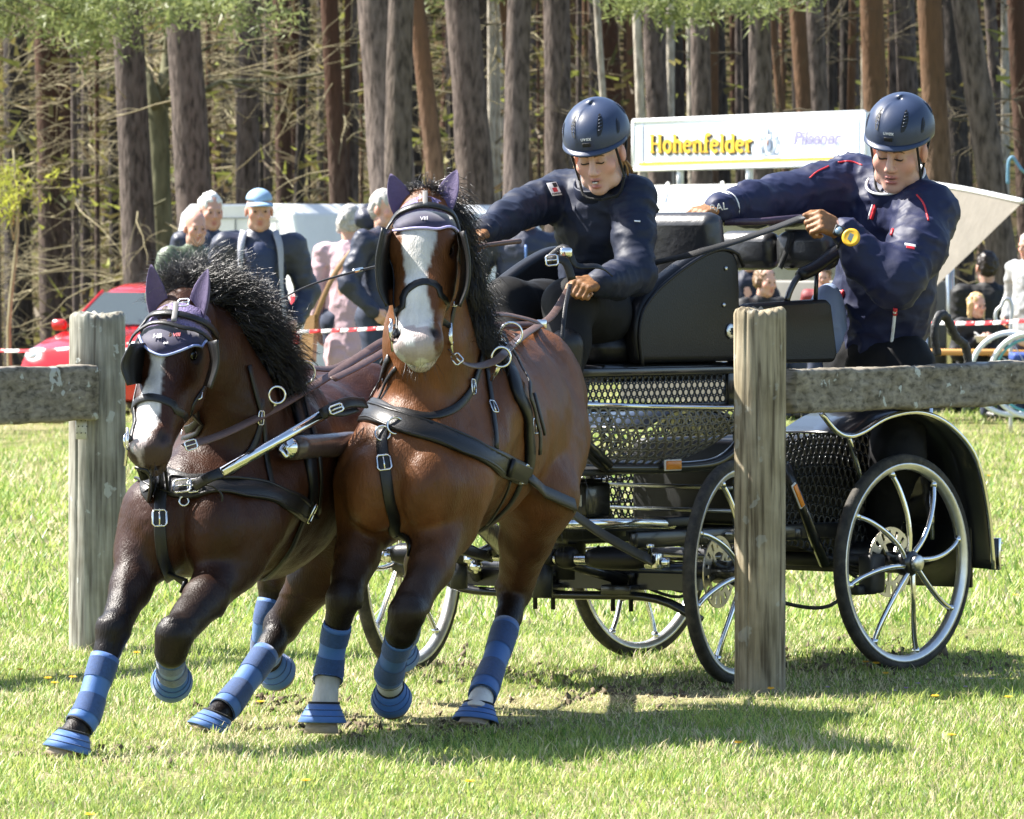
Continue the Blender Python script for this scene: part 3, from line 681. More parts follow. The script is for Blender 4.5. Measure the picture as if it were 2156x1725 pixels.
# low pine boughs reaching into the top of the view
def bough(u, v, y, n, ru, rv, lab):
    c = P(u, v, y); g = float(gz(c[0], y)); rt = root('pine_tree', lab, 'tree', (c[0] - 2.6, y + 1.0, g), group='low-boughed pines'); Lc = np.array([c[0] - 2.6, y + 1.0, g]); r = np.random.default_rng(int(u))
    link('trunk', trunk_mesh([(0, 0, -.1), (0, 0, 3), (.1, 0, 6), (.1, 0, 9)], [.15, .13, .11, .05], BK['grey'], 3), rt)
    cs = np.stack([c[0] + r.normal(0, ru, n) / F * y, y + r.normal(0, .5, n), c[2] + r.normal(0, rv, n) / F * y], 1) - Lc
    b = MB()
    for q in cs[::2]: b.tube(spl([(0, 0, q[2] + .9), q * [.5, .5, 1] + [0, 0, .5], q], 6), np.linspace(.012, .004, 6), 4)
    b.build('branch', M_twigd, rt)
    link('crown', needles_mesh('crown', cs, .26, n * 80, .10, int(u) + 1, M_need), rt)
bough(225, 0, 66, 50, 110, 52, 'pine bough with green needles hanging over the mossy beech')
bough(430, 10, 68, 18, 60, 24, 'small green pine bough next to the mossy beech fork')
bough(40, 10, 67, 18, 70, 30, 'sparse green pine bough over the bare twigs')
bough(1400, -8, 66, 26, 80, 26, 'green pine bough hanging in above the beer sign')
bough(1620, -25, 70, 16, 60, 20, 'thin pine bough high over the crest of the sign')
bough(980, -30, 80, 12, 70, 24, 'faint needle bough high over the blaze-faced pony')
# young leafy sapling at the wood's edge
c = P(28, 380, 72); g0 = float(gz(c[0], 72)); rs_ = root('sapling', 'young sapling with fresh yellow-green leaves above the left rail', 'sapling', (c[0], 72, g0)); Lc = np.array([c[0], 72, g0])
b = MB(); b.tube(spl([(0, 0, 0), (-.05, 0, 1), (.05, 0, 2.1), (0, 0, 2.9)], 10), np.linspace(.03, .01, 10), 6)
r = np.random.default_rng(3); cs = np.stack([P(28, 380, 72)[0] + r.normal(0, 38, 26) / F * 72, 72 + r.normal(0, .2, 26), P(28, 392, 72)[2] + r.normal(0, 26, 26) / F * 72], 1) - Lc
for q in cs[::2]: b.tube(spl([(0, 0, q[2] - .3), q * .6 + [0, 0, q[2] * .4 - .05], q], 5), np.linspace(.008, .003, 5), 4)
b.build('stem', M_twig, rs_); tag(link('leaf_spray', needles_mesh('leaf_spray', cs, .12, 420, .09, 5, M_leafy), rs_), kind='stuff')
# bare undergrowth and the wood that closes the view
def thicket():
    r = np.random.default_rng(9); V = []; T = []; b = MB()
    for i in range(420):
        y = 112 + 40 * r.random(); x = (-60 + 2280 * r.random() - 1078) / F * y; z = float(gz(x, y)); w = (.05 + .08 * r.random()); ln = .3 * r.standard_normal()
        b.tube([(x, y, z - .1), (x + ln * .4, y, z + 4), (x + ln, y, z + 9)], [w, w * .9, w * .6], 6, cap=False)
    o = b.build('far_wood', BK['red']); tag(o, 'dense distant pine trunks closing the wood', 'forest', kind='stuff')
    n = 52000; y = 82 + 62 * r.random(n); x = (-60 + 2280 * r.random(n) - 1078) / F * y; z = gz(x, y) + r.random(n) ** 1.3 * 7.5
    cl = vnoise(np.stack([x, y * .4, z], 1), 4, .9) + .25 * np.clip(-x / 4, -1, 1); k = cl > .05; x, y, z = x[k], y[k], z[k]; n = len(x)
    d = r.standard_normal((n, 3)); d[:, 2] = np.abs(d[:, 2]) * .6; d /= np.linalg.norm(d, axis=1)[:, None]; ln = (.10 + .28 * r.random((n, 1))); p = np.stack([x, y, z], 1); s = np.cross(d, [0, 1, .2]); s /= np.linalg.norm(s, axis=1)[:, None] + 1e-6; w = .012 + .03 * r.random((n, 1))
    V = np.stack([p - s * w, p + s * w, p + d * ln], 1).reshape(-1, 3)
    pal = np.array([[.13, .11, .04], [.09, .09, .03], [.24, .21, .065], [.15, .11, .06], [.29, .31, .07], [.06, .05, .025]]); C = np.repeat(pal[r.integers(0, 6, n)], 3, 0)
    o = link('undergrowth', mesh_np('undergrowth', V, None, mat('undergrowth_leaf', (.2, .2, .1), .7, attr=True, trans=.35), False, C, Ft=np.arange(3 * n).reshape(-1, 3)))
    tag(o, 'olive and yellow undergrowth scattered through the wood', 'undergrowth', kind='stuff')
thicket()
# ================================================================== marathon carriage
CO = np.array([.80, 21.17, 0.]); CF = nrm([-.655, -.756, 0]); CLf = np.array([-CF[1], CF[0], 0])
crz = math.atan2(CF[1], CF[0]); steer = math.atan2(-.893, -.45) - crz
car = root('marathon_carriage', 'black four-wheeled driving carriage with chrome spokes and perforated side panels', 'carriage', tuple(CO), crz)
def cw(X, Y, Z): return CO + CF * X + CLf * Y + np.array([0, 0, Z])
WB = .958; RW = .332
def fa(p):      # a point given about the steered front axle -> carriage frame
    c, s = math.cos(steer), math.sin(steer); return np.array([WB + c * p[0] - s * p[1], s * p[0] + c * p[1], p[2]])
M_rim = mat('polished_rim', (.74, .73, .70), .34, .85, var=.12, vs=30)
# wheel meshes about the axle (axis +Y outwards)
tb = MB(); ty = []
for k in range(64):
    a = 2 * math.pi * k / 64; c, s = math.cos(a), math.sin(a)
    for r_, y_ in ((.300, -.015), (.318, -.019), (.330, -.013), (.3335, 0), (.330, .013), (.318, .019), (.300, .015)): ty.append((r_ * c, y_, r_ * s))
tb.add(ty, [(7 * k + j, 7 * ((k + 1) % 64) + j, 7 * ((k + 1) % 64) + (j + 1) % 7, 7 * k + (j + 1) % 7) for k in range(64) for j in range(7)])
ME_tyre = tb.mesh('tyre', M_rubber)
rb_ = MB(); rv = []
for k in range(64):
    a = 2 * math.pi * k / 64; c, s = math.cos(a), math.sin(a)
    for r_, y_ in ((.3005, -.0165), (.306, -.0185), (.306, .0185), (.3005, .0165), (.287, .013), (.284, .0), (.287, -.013)): rv.append((r_ * c, y_, r_ * s))
rb_.add(rv, [(7 * k + j, 7 * ((k + 1) % 64) + j, 7 * ((k + 1) % 64) + (j + 1) % 7, 7 * k + (j + 1) % 7) for k in range(64) for j in range(7)])
ME_rim = rb_.mesh('wheel', M_rim)
sp_ = MB(); sp_.tube(spl([(.026, .030, -.004), (.09, .032, .014), (.16, .026, .022), (.23, .014, .019), (.286, .002, .006)], 18), [.0085] * 18, 10)
sp_.tube([(.270, .005, .011), (.288, .001, .005)], .0115, 10)
ME_spoke = sp_.mesh('spoke', M_chrome)
ME_hub = MB().lathe([(.0, -.06), (.034, -.06), (.034, -.01), (.040, 0), (.040, .035), (.030, .045), (.0, .045)], (0, 0, 0), (0, 1, 0), 28).mesh('hub', M_blackp)
ME_cap = MB().lathe([(.025, .04), (.025, .062), (.020, .066), (0, .066)], (0, 0, 0), (0, 1, 0), 24).mesh('hub_cap', M_steel)
db = MB(); nA = 48                                    # drilled brake disc
for rr0, rr1 in ((.060, .072), (.072, .098), (.098, .108)):
    for k in range(nA):
        if rr0 == .072 and k % 3 == 1: continue
        a0, a1 = 2 * math.pi * k / nA, 2 * math.pi * (k + 1) / nA
        q = [(r_ * math.cos(a), y_, r_ * math.sin(a)) for y_ in (-.052, -.048) for r_, a in ((rr0, a0), (rr1, a0), (rr1, a1), (rr0, a1))]
        db.add(q, [(0, 1, 2, 3), (7, 6, 5, 4), (0, 4, 5, 1), (1, 5, 6, 2), (2, 6, 7, 3), (3, 7, 4, 0)], False)
for k in range(5):
    a = 2 * math.pi * k / 5; db.box((.045 * math.cos(a), -.05, .045 * math.sin(a)), (.05, .006, .014), ((math.cos(a), 0, math.sin(a)), (0, 1, 0), (-math.sin(a), 0, math.cos(a))))
ME_disc = db.mesh('brake_disc', mat('brake_disc_steel', (.62, .57, .47), .35, 1.0, var=.2, vs=80))
def wheel(p, rot, side, ang):
    w = link('wheel', ME_rim, car); w.location = p
    w.rotation_euler = Matrix.Rotation(rot + (0 if side > 0 else math.pi), 4, 'Z').to_euler(); w.rotation_euler.rotate_axis('Y', ang)
    for n_, me in (('tyre', ME_tyre), ('hub', ME_hub), ('hub_cap', ME_cap), ('brake_disc', ME_disc)): link(n_, me, w)
    for k in range(8): s = link('spoke', ME_spoke, w); s.rotation_euler = (0, 2 * math.pi * k / 8, 0)
    return w
TR = .528; TF = .545
wheel((0, TR, RW), 0, 1, .25); wheel((0, -TR, RW), 0, -1, .5)
wheel(fa((0, TF, RW)), steer, 1, .35); wheel(fa((0, -TF, RW)), steer, -1, .1)

def perf(fn, nu, nv, name, mt, parent, hole=.36, thick=.0025, skip=None):
    """sheet fn(s,t) with staggered round holes cut through"""
    b = MB(); n = 10; off8 = [(math.cos(2 * math.pi * k / n + .3), math.sin(2 * math.pi * k / n + .3)) for k in range(n)]
    for j in range(nv):
        for i in range(nu + (1 if j % 2 else 0)):
            ci = i + .5 - (.5 if j % 2 else 0); cj = j + .5; V = []
            for sq in (0, 1):
                for c, s in off8:
                    if sq: m = max(abs(c), abs(s)); du, dv = c / m * .5, s / m * .5
                    else: du, dv = c * hole, s * hole * 1.06
                    uu = min(max(ci + du, 0), nu); vv = cj + dv; V.append(fn(uu / nu, vv / nv))
            hollow = not (skip and skip((ci) / nu, cj / nv)) and .45 < ci < nu - .45
            Fc = [(k, (k + 1) % n, n + (k + 1) % n, n + k) for k in range(n)]
            if not hollow: Fc.append(tuple(range(n)))
            b.add(V, Fc)
    o = b.build(name, mt, parent); md = o.modifiers.new('thickness', 'SOLIDIFY'); md.thickness = thick; md.offset = 0
    return o
M_perf = mat('perforated_black_panel', (.02, .021, .022), .38, .3, var=.2, coat=.3)
M_perfs = mat('perforated_bronze_panel', (.20, .19, .165), .36, .6, var=.2)

# ---- seat body
sv = M_vinyl
def wing_pts(Y):
    pr = [(1.03, .955), (1.045, 1.04), (1.03, 1.115), (.975, 1.17), (.90, 1.215), (.80, 1.262), (.70, 1.296), (.63, 1.302), (.58, 1.288), (.555, 1.25), (.548, 1.10), (.545, .955)]
    q = spl(pr[:9], 30).tolist() + [list(p) for p in pr[9:]]; return [np.array([x, Y, z]) for x, z in q]
for sgn in (1, -1):
    pts = wing_pts(.30 * sgn); w = MB(); w.sheet([p - np.array([0, sgn * .02, 0]) for p in pts], (0, sgn, 0), .055)
    o = w.build('side_wing', sv, car); bv = o.modifiers.new('edge', 'BEVEL'); bv.width = .024; bv.segments = 5; bv.limit_method = 'ANGLE'; o.data.polygons.foreach_set('use_smooth', [True] * len(o.data.polygons))
    pp = [p + np.array([0, sgn * .035, 0]) for p in wing_pts(.30 * sgn)[:31]]
    MB().tube([p + np.array([-.012, 0.002 * sgn, -.010]) for p in pp], .006, 8).build('piping', sv, car)
    for X, Z in ((.625, 1.235), (.635, 1.125)): MB().lathe([(.007, 0), (.007, .003), (.004, .006), (0, .006)], (X, sgn * .335, Z), (0, sgn, 0), 14).build('bolt', M_steel, car)
    em = MB().lathe([(.024, 0), (.024, .004), (.02, .006), (0, .006)], (.60, sgn * .335, 1.045), (0, sgn, 0), 28).build('emblem', M_steel, car)
    ek = MB()
    for a in (0, 60, 120): ek.box((.60, sgn * .342, 1.045), (.022, .003, .005), ((math.cos(rad(a)), 0, math.sin(rad(a))), (0, 1, 0), (-math.sin(rad(a)), 0, math.cos(rad(a)))))
    ek.build('emblem_relief', M_blackm, em)
sc_ = MB(); sc_.box((.84, 0, 1.0), (.62, .585, .10), bev=.045).build('seat_cushion', sv, car)
MB().box((.85, 0, .925), (.60, .60, .055), bev=.012).build('seat_base', M_blackp, car)
def pad(X, y0, y1, z0, z1, th, tilt, name='backrest'):
    a = nrm([1, 0, tilt]); up = nrm([-tilt, 0, 1]); b = MB(); b.box((X, (y0 + y1) / 2, (z0 + z1) / 2), (y1 - y0, z1 - z0, th), (np.array([0, 1, 0]), up, a), bev=min(.032, th * .48)); return b.build(name, M_padv, car)
M_padv = mat('creased_black_vinyl', (.022, .022, .024), .38, 0, var=.25, vs=14, bump=.35, bs=34, bdist=.006, spec=.8)
pad(.58, -.285, .285, 1.10, 1.405, .085, -.16)
MB().box((.535, 0, 1.2), (.012, .5, .3), (nrm([1, 0, -.16]), np.array([0, 1, 0]), nrm([.16, 0, 1]))).build('backrest_board', M_blackp, car)
for y0, y1 in ((.085, .305), (-.145, .075), (-.375, -.155)): pad(.05, y0, y1, 1.228, 1.35, .075, -.06, 'groom_backrest')
MB().tube([(.005, -.36, 1.28), (.005, .30, 1.28)], .012, 10).build('backrest_rail', M_blackp, car)
bs_ = MB()
for Z in (1.236, 1.352): bs_.box((.052, .15, Z), (.085, .02, .004), (np.array([1, 0, 0]), nrm([0, 1, 0]), np.array([0, 0, 1])))
bs_.ribbon([(.092, .165, 1.345), (.096, .15, 1.29), (.092, .12, 1.235)], [(1, 0, 0)] * 3, .02, .003); bs_.build('backrest_strap', M_blackf, car)
for sgn in (1, -1):
    b = MB(); c = [(.515, .945), (.525, 1.10), (.50, 1.128), (.13, 1.140), (.105, 1.125), (.075, .97), (.09, .945)]
    b.sheet([np.array([x, .285 * sgn, z]) for x, z in c], (0, sgn, 0), .05); o = b.build('storage_box', sv, car); bv = o.modifiers.new('edge', 'BEVEL'); bv.width = .012; bv.segments = 3
    b = MB(); b.box((.52, .31 * sgn, 1.03), (.07, .062, .185), bev=.01); b.build('corner_post', M_blackm, car)
    hp = spl([(.30, .31 * sgn, 1.13), (.285, .315 * sgn, 1.17), (.25, .32 * sgn, 1.21), (.18, .325 * sgn, 1.235), (.05, .325 * sgn, 1.29), (-.06, .31 * sgn, 1.295), (-.10, .26 * sgn, 1.29)], 24)
    MB().tube(hp, .010, 10).build('grab_rail', M_blackp, car)
    MB().tube(hp[6:18], [.016] + [.021] * 10 + [.016], 14).build('grab_pad', sv, car)
    MB().tube([(.17, .32 * sgn, 1.13), (.165, .322 * sgn, 1.23)], .007, 8).build('grab_stay', M_blackp, car)
# ---- body below the seats
for sgn in (1, -1):
    Yp = .315 * sgn
    perf(lambda s, t, Yp=Yp: np.array([1.30 - .70 * s, Yp, .832 + .085 * t]), 26, 4, 'perforated_panel', M_perf, car)
    b = MB(); b.box((.92, Yp, .928), (.82, .02, .025), bev=.004); b.box((.57, Yp, .875), (.05, .018, .11), bev=.004); b.box((.92, Yp - .004 * sgn, .822), (.80, .014, .02), bev=.003); b.build('panel_frame', M_blackp, car)
    ch = spl([(1.55, .24 * sgn, .845), (1.35, .37 * sgn, .838), (1.10, .425 * sgn, .828), (.80, .425 * sgn, .82), (.55, .40 * sgn, .815), (.42, .34 * sgn, .815)], 30)
    MB().tube(ch, .008, 10).build('chrome_rail', M_chrome, car)
    def bas(s, t, ch=ch, sgn=sgn):
        k = s * 25; i = int(min(k, 28)); f = k - i; top = ch[i] * (1 - f) + ch[i + 1] * f
        dep = .165 * (1 - abs(2 * s - .92) ** 2.4 * .82) + .004
        zz = top[2] - .008 - t * dep; bul = .02 * math.sin(t * 2.4); yy = top[1] + sgn * bul - sgn * .10 * t * t; return np.array([top[0] - .03 * t * (s - .5), yy, zz])
    perf(bas, 30, 7, 'perforated_basket', M_perfs, car, hole=.33)
    fb_ = MB(); fb_.tube(spl([(1.62, .22 * sgn, .80), (1.40, .33 * sgn, .76), (1.22, .345 * sgn, .66), (1.12, .345 * sgn, .645), (.80, .345 * sgn, .642), (.66, .35 * sgn, .66), (.58, .36 * sgn, .72), (.52, .34 * sgn, .80), (.50, .32 * sgn, .90)], 40), .017, 10); fb_.build('floor_frame', M_blackp, car)
    MB().tube([(1.44, .34 * sgn, .80), (1.30, .36 * sgn, .72), (1.20, .36 * sgn, .655)], .016, 8).build('frame_strut', M_blackp, car)
    rf = MB().box((.92, .372 * sgn, .650), (.078, .006, .034), bev=.002).build('reflector', mat('white_border', (.75, .72, .66), .4), car)
    MB().box((.92, .377 * sgn, .650), (.068, .006, .026), bev=.002).build('reflector_lens', mat('orange_reflector', (.75, .24, .02), .25, emit=None), rf)
MB().box((1.05, 0, .635), (1.10, .66, .02), bev=.005).build('floor_plate', M_blackm, car)
perf(lambda s, t: np.array([1.60 + .02 * t, -.24 + .48 * s, .66 + .20 * t]), 14, 6, 'front_panel', M_perfs, car)
# front step tube
MB().tube(spl([(.98, .42, .478), (1.22, .46, .490), (1.40, .44, .492), (1.47, .36, .492), (1.48, .2, .492)], 20), .0155, 12).build('step_rail', M_chrome, car)
MB().box((.97, .42, .485), (.12, .05, .025), bev=.004).build('step_bracket', M_blackm, car)
# ---- mudguards and rear side panels
for sgn in (1, -1):
    path = spl([(.47, .80), (.40, .745), (.34, .728), (.27, .738), (.14, .782), (-.02, .793), (-.17, .748), (-.30, .645), (-.365, .475), (-.392, .30)], 44)
    V = []
    for x, z in path: V += [(x, .575 * sgn, z), (x, .42 * sgn, z + .004), (x, .27 * sgn, z + .004)]
    b = MB(); b.add(V[3 * 10:], [(3 * k + j, 3 * k + j + 1, 3 * k + 4 + j, 3 * k + 3 + j) for k in range(33) for j in (0, 1)]); o = b.build('mudguard', M_blackp, car); md = o.modifiers.new('thickness', 'SOLIDIFY'); md.thickness = .006
    MB().tube([(x, .58 * sgn, z) for x, z in path], .0085, 10).build('mudguard_trim', M_chrome, car)
    def side(s, t, sgn=sgn):
        x = .50 - .87 * s; zt = np.interp(x, path[::-1, 0], path[::-1, 1]) - .012; zb = .40 - .10 * math.sin(min(1, s * 1.15) * math.pi) * 0 - .09 * sstep(.15, .8, s); return np.array([x, .262 * sgn, zb + (zt - zb) * t])
    perf(side, 30, 14, 'perforated_side', M_perf, car, hole=.35)
    sk = MB(); sk.box((-.375, .38 * sgn, .42), (.012, .26, .36), bev=.003); sk.build('rear_panel', M_blackp, car)
    MB().tube([(-.30, .41 * sgn, .54), (-.29, .42 * sgn, .39)], .008, 10).build('rear_pin', M_chrome, car)
    st = MB(); st.tube([(.42, .40 * sgn, .64), (.30, .40 * sgn, .45), (.20, .38 * sgn, .33)], .017, 8); st.tube([(.60, .34 * sgn, .66), (.42, .40 * sgn, .64)], .014, 8); st.build('side_stay', M_blackp, car)
    rl = MB().box((.385, .422 * sgn, .545), (.022, .006, .085), (nrm([1, 0, -.62]), np.array([0, 1, 0]), nrm([.62, 0, 1])), bev=.002).build('reflector', MATS['white_border'], car)
    MB().box((.385, .427 * sgn, .545), (.017, .006, .076), (nrm([1, 0, -.62]), np.array([0, 1, 0]), nrm([.62, 0, 1])), bev=.002).build('reflector_lens', MATS['orange_reflector'], rl)
    tl = MB(); tl.box((-.425, .56 * sgn, .345), (.012, .045, .10), bev=.003)
    for k in range(4): tl.box((-.436, .56 * sgn, .31 + .023 * k), (.006, .05, .004))
    tl.build('tail_lamp', M_chrome, car)
    MB().tube(spl([(-.02, .34 * sgn, .56), (.1, .44 * sgn, .60), (.24, .5 * sgn, .73)], 8), .008, 8).build('mudguard_stay', M_chrome, car)
# ---- chassis
ch_ = MB(); ch_.box((.45, 0, .44), (1.15, .10, .07), bev=.01); ch_.box((.45, .26, .425), (1.05, .035, .05), bev=.006); ch_.box((.45, -.26, .425), (1.05, .035, .05), bev=.006)
for X in (-.33, -.05, .2, .42, .66): ch_.box((X, 0, .42), (.035, .56, .035), bev=.005)
ch_.build('chassis', M_blackp, car)
MB().tube([(0, -TR + .03, RW), (0, TR - .03, RW)], .022, 12).build('rear_axle', M_blackm, car)
for sgn in (1, -1):
    ls = MB()
    for k in range(4): ls.tube(spl([(-.26 + .05 * k, .36 * sgn, .375 - .012 * k), (0, .36 * sgn, .315 - .012 * k), (.26 - .05 * k, .36 * sgn, .375 - .012 * k)], 12), .008, 6, flat=(np.array([0, 0, 1.]), .6))
    ls.build('leaf_spring', M_blackm, car)
    cal = MB(); cal.box((.085, (TR - .055) * sgn, .30), (.07, .06, .12), bev=.012); cal.box((.10, (TR - .075) * sgn, .25), (.10, .04, .03), bev=.008); cal.build('brake_caliper', M_blackm, car)
    hs = MB(); hs.tube(spl([(.12, .43 * sgn, .26), (.22, .40 * sgn, .20), (.33, .32 * sgn, .215), (.42, .20 * sgn, .27), (.44, .14 * sgn, .36)], 20), .006, 6); hs.build('brake_hose', M_rubber, car)
MB().box((-.42, 0, .30), (.66, .60, .022), bev=.006).build('groom_platform', M_blackm, car)
rl_ = MB()
for Z in (.36, .43, .50, .57): rl_.tube([(.55, -.30, Z), (.55, .30, Z)], .006, 6); rl_.tube([(.62, -.27, Z + .01), (.05, -.27, Z + .01)], .005, 6)
rl_.build('guard_wire', M_steel, car)
MB().box((.06, 0, .58), (.72, .42, .26), bev=.02).build('inner_dark_box', M_blackm, car)  # dark box added inside so the side panel holes look dark
MB().box((-.12, .12, .40), (.20, .26, .10), bev=.012).build('gear_case', M_blackm, car)
cl_ = MB(); cl_.box((.30, .05, .30), (.42, .05, .03), bev=.006); cl_.box((.30, -.12, .305), (.42, .03, .03), bev=.006); cl_.build('link_bar', M_steel, car)
for Y, Z, X0 in ((.18, .30, .5), (.12, .28, .46), (-.1, .29, .5)):
    MB().tube(spl([(X0, Y, Z), (X0 + .2, Y + .05, Z - .04), (X0 + .38, Y, Z + .03), (X0 + .45, Y - .05, .40)], 16), .005, 6).build('cable', M_rubber, car)
# ---- steered front bogie
def fp(*ps): return [fa(np.array(p, float)) for p in ps]
bg = MB(); bg.tube(fp((0, -TF + .03, RW), (0, TF - .03, RW)), .022, 12); bg.box(fa((.0, 0, .30)), (.07, .86, .05), (fa((1, 0, 0)) - fa((0, 0, 0)), fa((0, 1, 0)) - fa((0, 0, 0)), np.array([0, 0, 1.]))); bg.build('front_axle', M_blackp, car)
FAX = (fa((1, 0, 0)) - fa((0, 0, 0)), fa((0, 1, 0)) - fa((0, 0, 0)), np.array([0, 0, 1.]))
lb2 = MB(); lb2.tube(spl(fp((.06, -.50, .305), (.05, -.40, .29), (.05, -.3, .262), (.05, 0, .255), (.05, .3, .252), (.05, .46, .19)), 24), .019, 8, flat=(np.array([0, 0, 1.]), .7))
for Y in (-.06, .20): lb2.box(fa((.05, Y, .275)), (.09, .10, .03), FAX, bev=.004)
lb2.build('front_spring', M_blackp, car)
bk = MB()
for Y in (-.09, -.03, .17, .23): bk.lathe([(.007, -.04), (.007, .06), (.011, .06), (.011, .075), (0, .075)], fa((.05, Y, .25)), (0, 0, 1), 8)
tag(bk.build('spring_bolt', M_blackm, car), kind='stuff')
tt = MB(); tt.lathe([(.05, .30), (.05, .42), (.17, .43), (.17, .445), (.20, .45), (.20, .475), (.17, .48), (.10, .49), (.10, .60), (0, .60)], fa((0, 0, 0)), (0, 0, 1), 36); tt.build('turntable', M_blackm, car)
pl_ = MB().box(fa((.205, .10, .545)), (.006, .085, .035), FAX, bev=.002).build('type_plate', mat('type_plate_grey', (.5, .49, .45), .5), car)
MB().box(fa((.12, .10, .545)), (.16, .12, .10), FAX, bev=.01).build('tool_case', M_blackp, car)
# splinter bar with padded roller sections and chrome couplings
def ftube(name, pts, r, m, seg=14): return MB().tube(fp(*pts), r, seg).build(name, m, car)
ftube('splinter_bar', [(.30, -.47, .385), (.30, .43, .372)], .016, M_chrome)
for y0, y1 in ((-.06, .10), (.11, .17), (.21, .40), (-.44, -.30), (-.27, -.16)): 
    pp = np.array([(.30, y, .38) for y in np.linspace(y0, y1, 8)]); MB().tube([fa(p) for p in pp], [.024, .031, .033, .034, .034, .033, .031, .024], 16).build('bar_pad', sv, car)
for Y in (.43, -.47):
    b = MB(); b.lathe([(.021, -.028), (.021, .02), (.014, .026), (.014, .045)], fa((.30, Y, .372)), FAX[1], 16); b.box(fa((.325, Y + (.02 if Y > 0 else -.02), .378)), (.05, .018, .045), FAX, bev=.004); b.lathe([(.006, 0), (.006, .05), (.012, .05), (.012, .062), (0, .062)], fa((.335, Y, .365)), (0, 0, 1), 10); b.build('trace_coupling', M_chrome, car)
ft = MB(); ft.tube(fp((.02, -.30, .30), (.30, -.20, .375)), .018, 8); ft.tube(fp((.02, .20, .30), (.30, .12, .37)), .018, 8); ft.tube(fp((.30, -.02, .38), (.12, -.02, .44), (.02, -.05, .46)), .020, 8); ft.build('futchell', M_blackp, car)
ftube('front_post', [(.30, .06, .37), (.30, .06, .26)], .03, M_blackm); ftube('front_post', [(.30, -.22, .37), (.30, -.22, .28)], .026, M_blackm)
sh = MB(); sh.tube(fp((.36, -.14, .375), (.22, .0, .46)), .021, 12); sh.build('shock_absorber', M_blackp, car)
jn = MB()
for p in ((.355, -.155, .37), (.365, -.13, .35), (.23, .02, .455), (.21, -.01, .47)):
    jn.lathe([(.0, -.018), (.012, -.016), (.015, 0), (.012, .016), (0, .018)], fa(p), FAX[1], 12); jn.lathe([(.007, -.02), (.007, .02)], fa(p), (0, 0, 1), 8)
jn.build('pole_joint', M_chrome, car)
# near-far reach behind the groom: rubber-gripped hand hoop on a chrome pillar
hk = [(-.70, .02, .955), (-.685, .02, 1.02), (-.70, .02, 1.072), (-.735, .02, 1.083), (-.765, .02, 1.055), (-.80, .02, 1.01), (-.845, .02, .985), (-.862, .02, .94), (-.862, .02, .90)]
hkp = spl([(x - .06, y + .06, z) for x, y, z in hk], 44); MB().tube(hkp, [.0145 + .0018 * math.sin(i * 2.4) for i in range(44)], 10).build('hand_hoop', mat('rubber_grip', (.02, .02, .02), .55, bump=.4, bs=120), car)
MB().tube([(-.66 - .06, .08, .31), (-.66 - .06, .08, .96)], .011, 10).build('hoop_pillar', M_chrome, car); MB().tube([(-.862 - .06, .08, .90), (-.72, .08, .80)], .011, 10).build('hoop_stay', M_chrome, car)
# ---- pole with yoke bar
pA = fa((.30, -.06, .40)); 
pw = [cw(*pA)] + [P(1000, 1090, 19.6), P(860, 985, 18.75), P(765, 938, 18.16), P(700, 938, 17.95), P(612, 943, 17.70)]
pw = spl(pw, 30); pol = MB().tube(pw, np.linspace(.030, .033, 30), 16).build('pole', mat('brown_pole_sleeve', (.07, .05, .045), .3, var=.35, vs=20, bump=.3, bs=60, coat=.3), car, True)
MB().tube([pw[-1], pw[-1] + nrm(pw[-1] - pw[-2]) * .03], .028, 16).build('pole_end', M_chrome, car, True)
MB().tube([P(596, 936, 17.67), P(590, 945, 17.66), P(600, 962, 17.66), P(612, 958, 17.68)], .006, 8).build('pole_hook', M_chrome, car, True)
# ================================================================== ponies
M_coat = mat('pony_coat', (.2, .1, .05), .40, attr=True, var=.5, vs=9, bump=.55, bs=230, bdist=.004, spec=.24, stretch=(1, 1, .3), rvar=.10, detail=9)
M_mane = mat('black_hair', (.014, .011, .011), .36, spec=.7, var=.4, vs=20)
M_eye = mat('eye_black', (.006, .004, .003), .05, spec=.8)
M_hoof = mat('hoof_horn', (.33, .26, .19), .55, var=.25, vs=50, bump=.4, bs=160, stretch=(1, 1, 4))
M_purple = mat('purple_bonnet_cloth', (.085, .06, .145), .75, var=.15, vs=80, bump=.4, bs=320, sheen=.3)
M_crochet = mat('lilac_crochet', (.21, .17, .33), .8, bump=1.0, bs=230, bdist=.006, var=.45, vs=230, detail=1)
M_navy = mat('navy_bonnet_velvet', (.02, .017, .05), .7, sheen=.5, var=.3, vs=90)
M_trim = mat('pale_blue_piping', (.35, .42, .72), .5); M_emb = mat('embroidery_white', (.75, .72, .74), .6); M_embr = mat('embroidery_red', (.5, .06, .08), .6)
M_hook = mat('nickel_fitting', (.8, .79, .76), .16, 1.0)

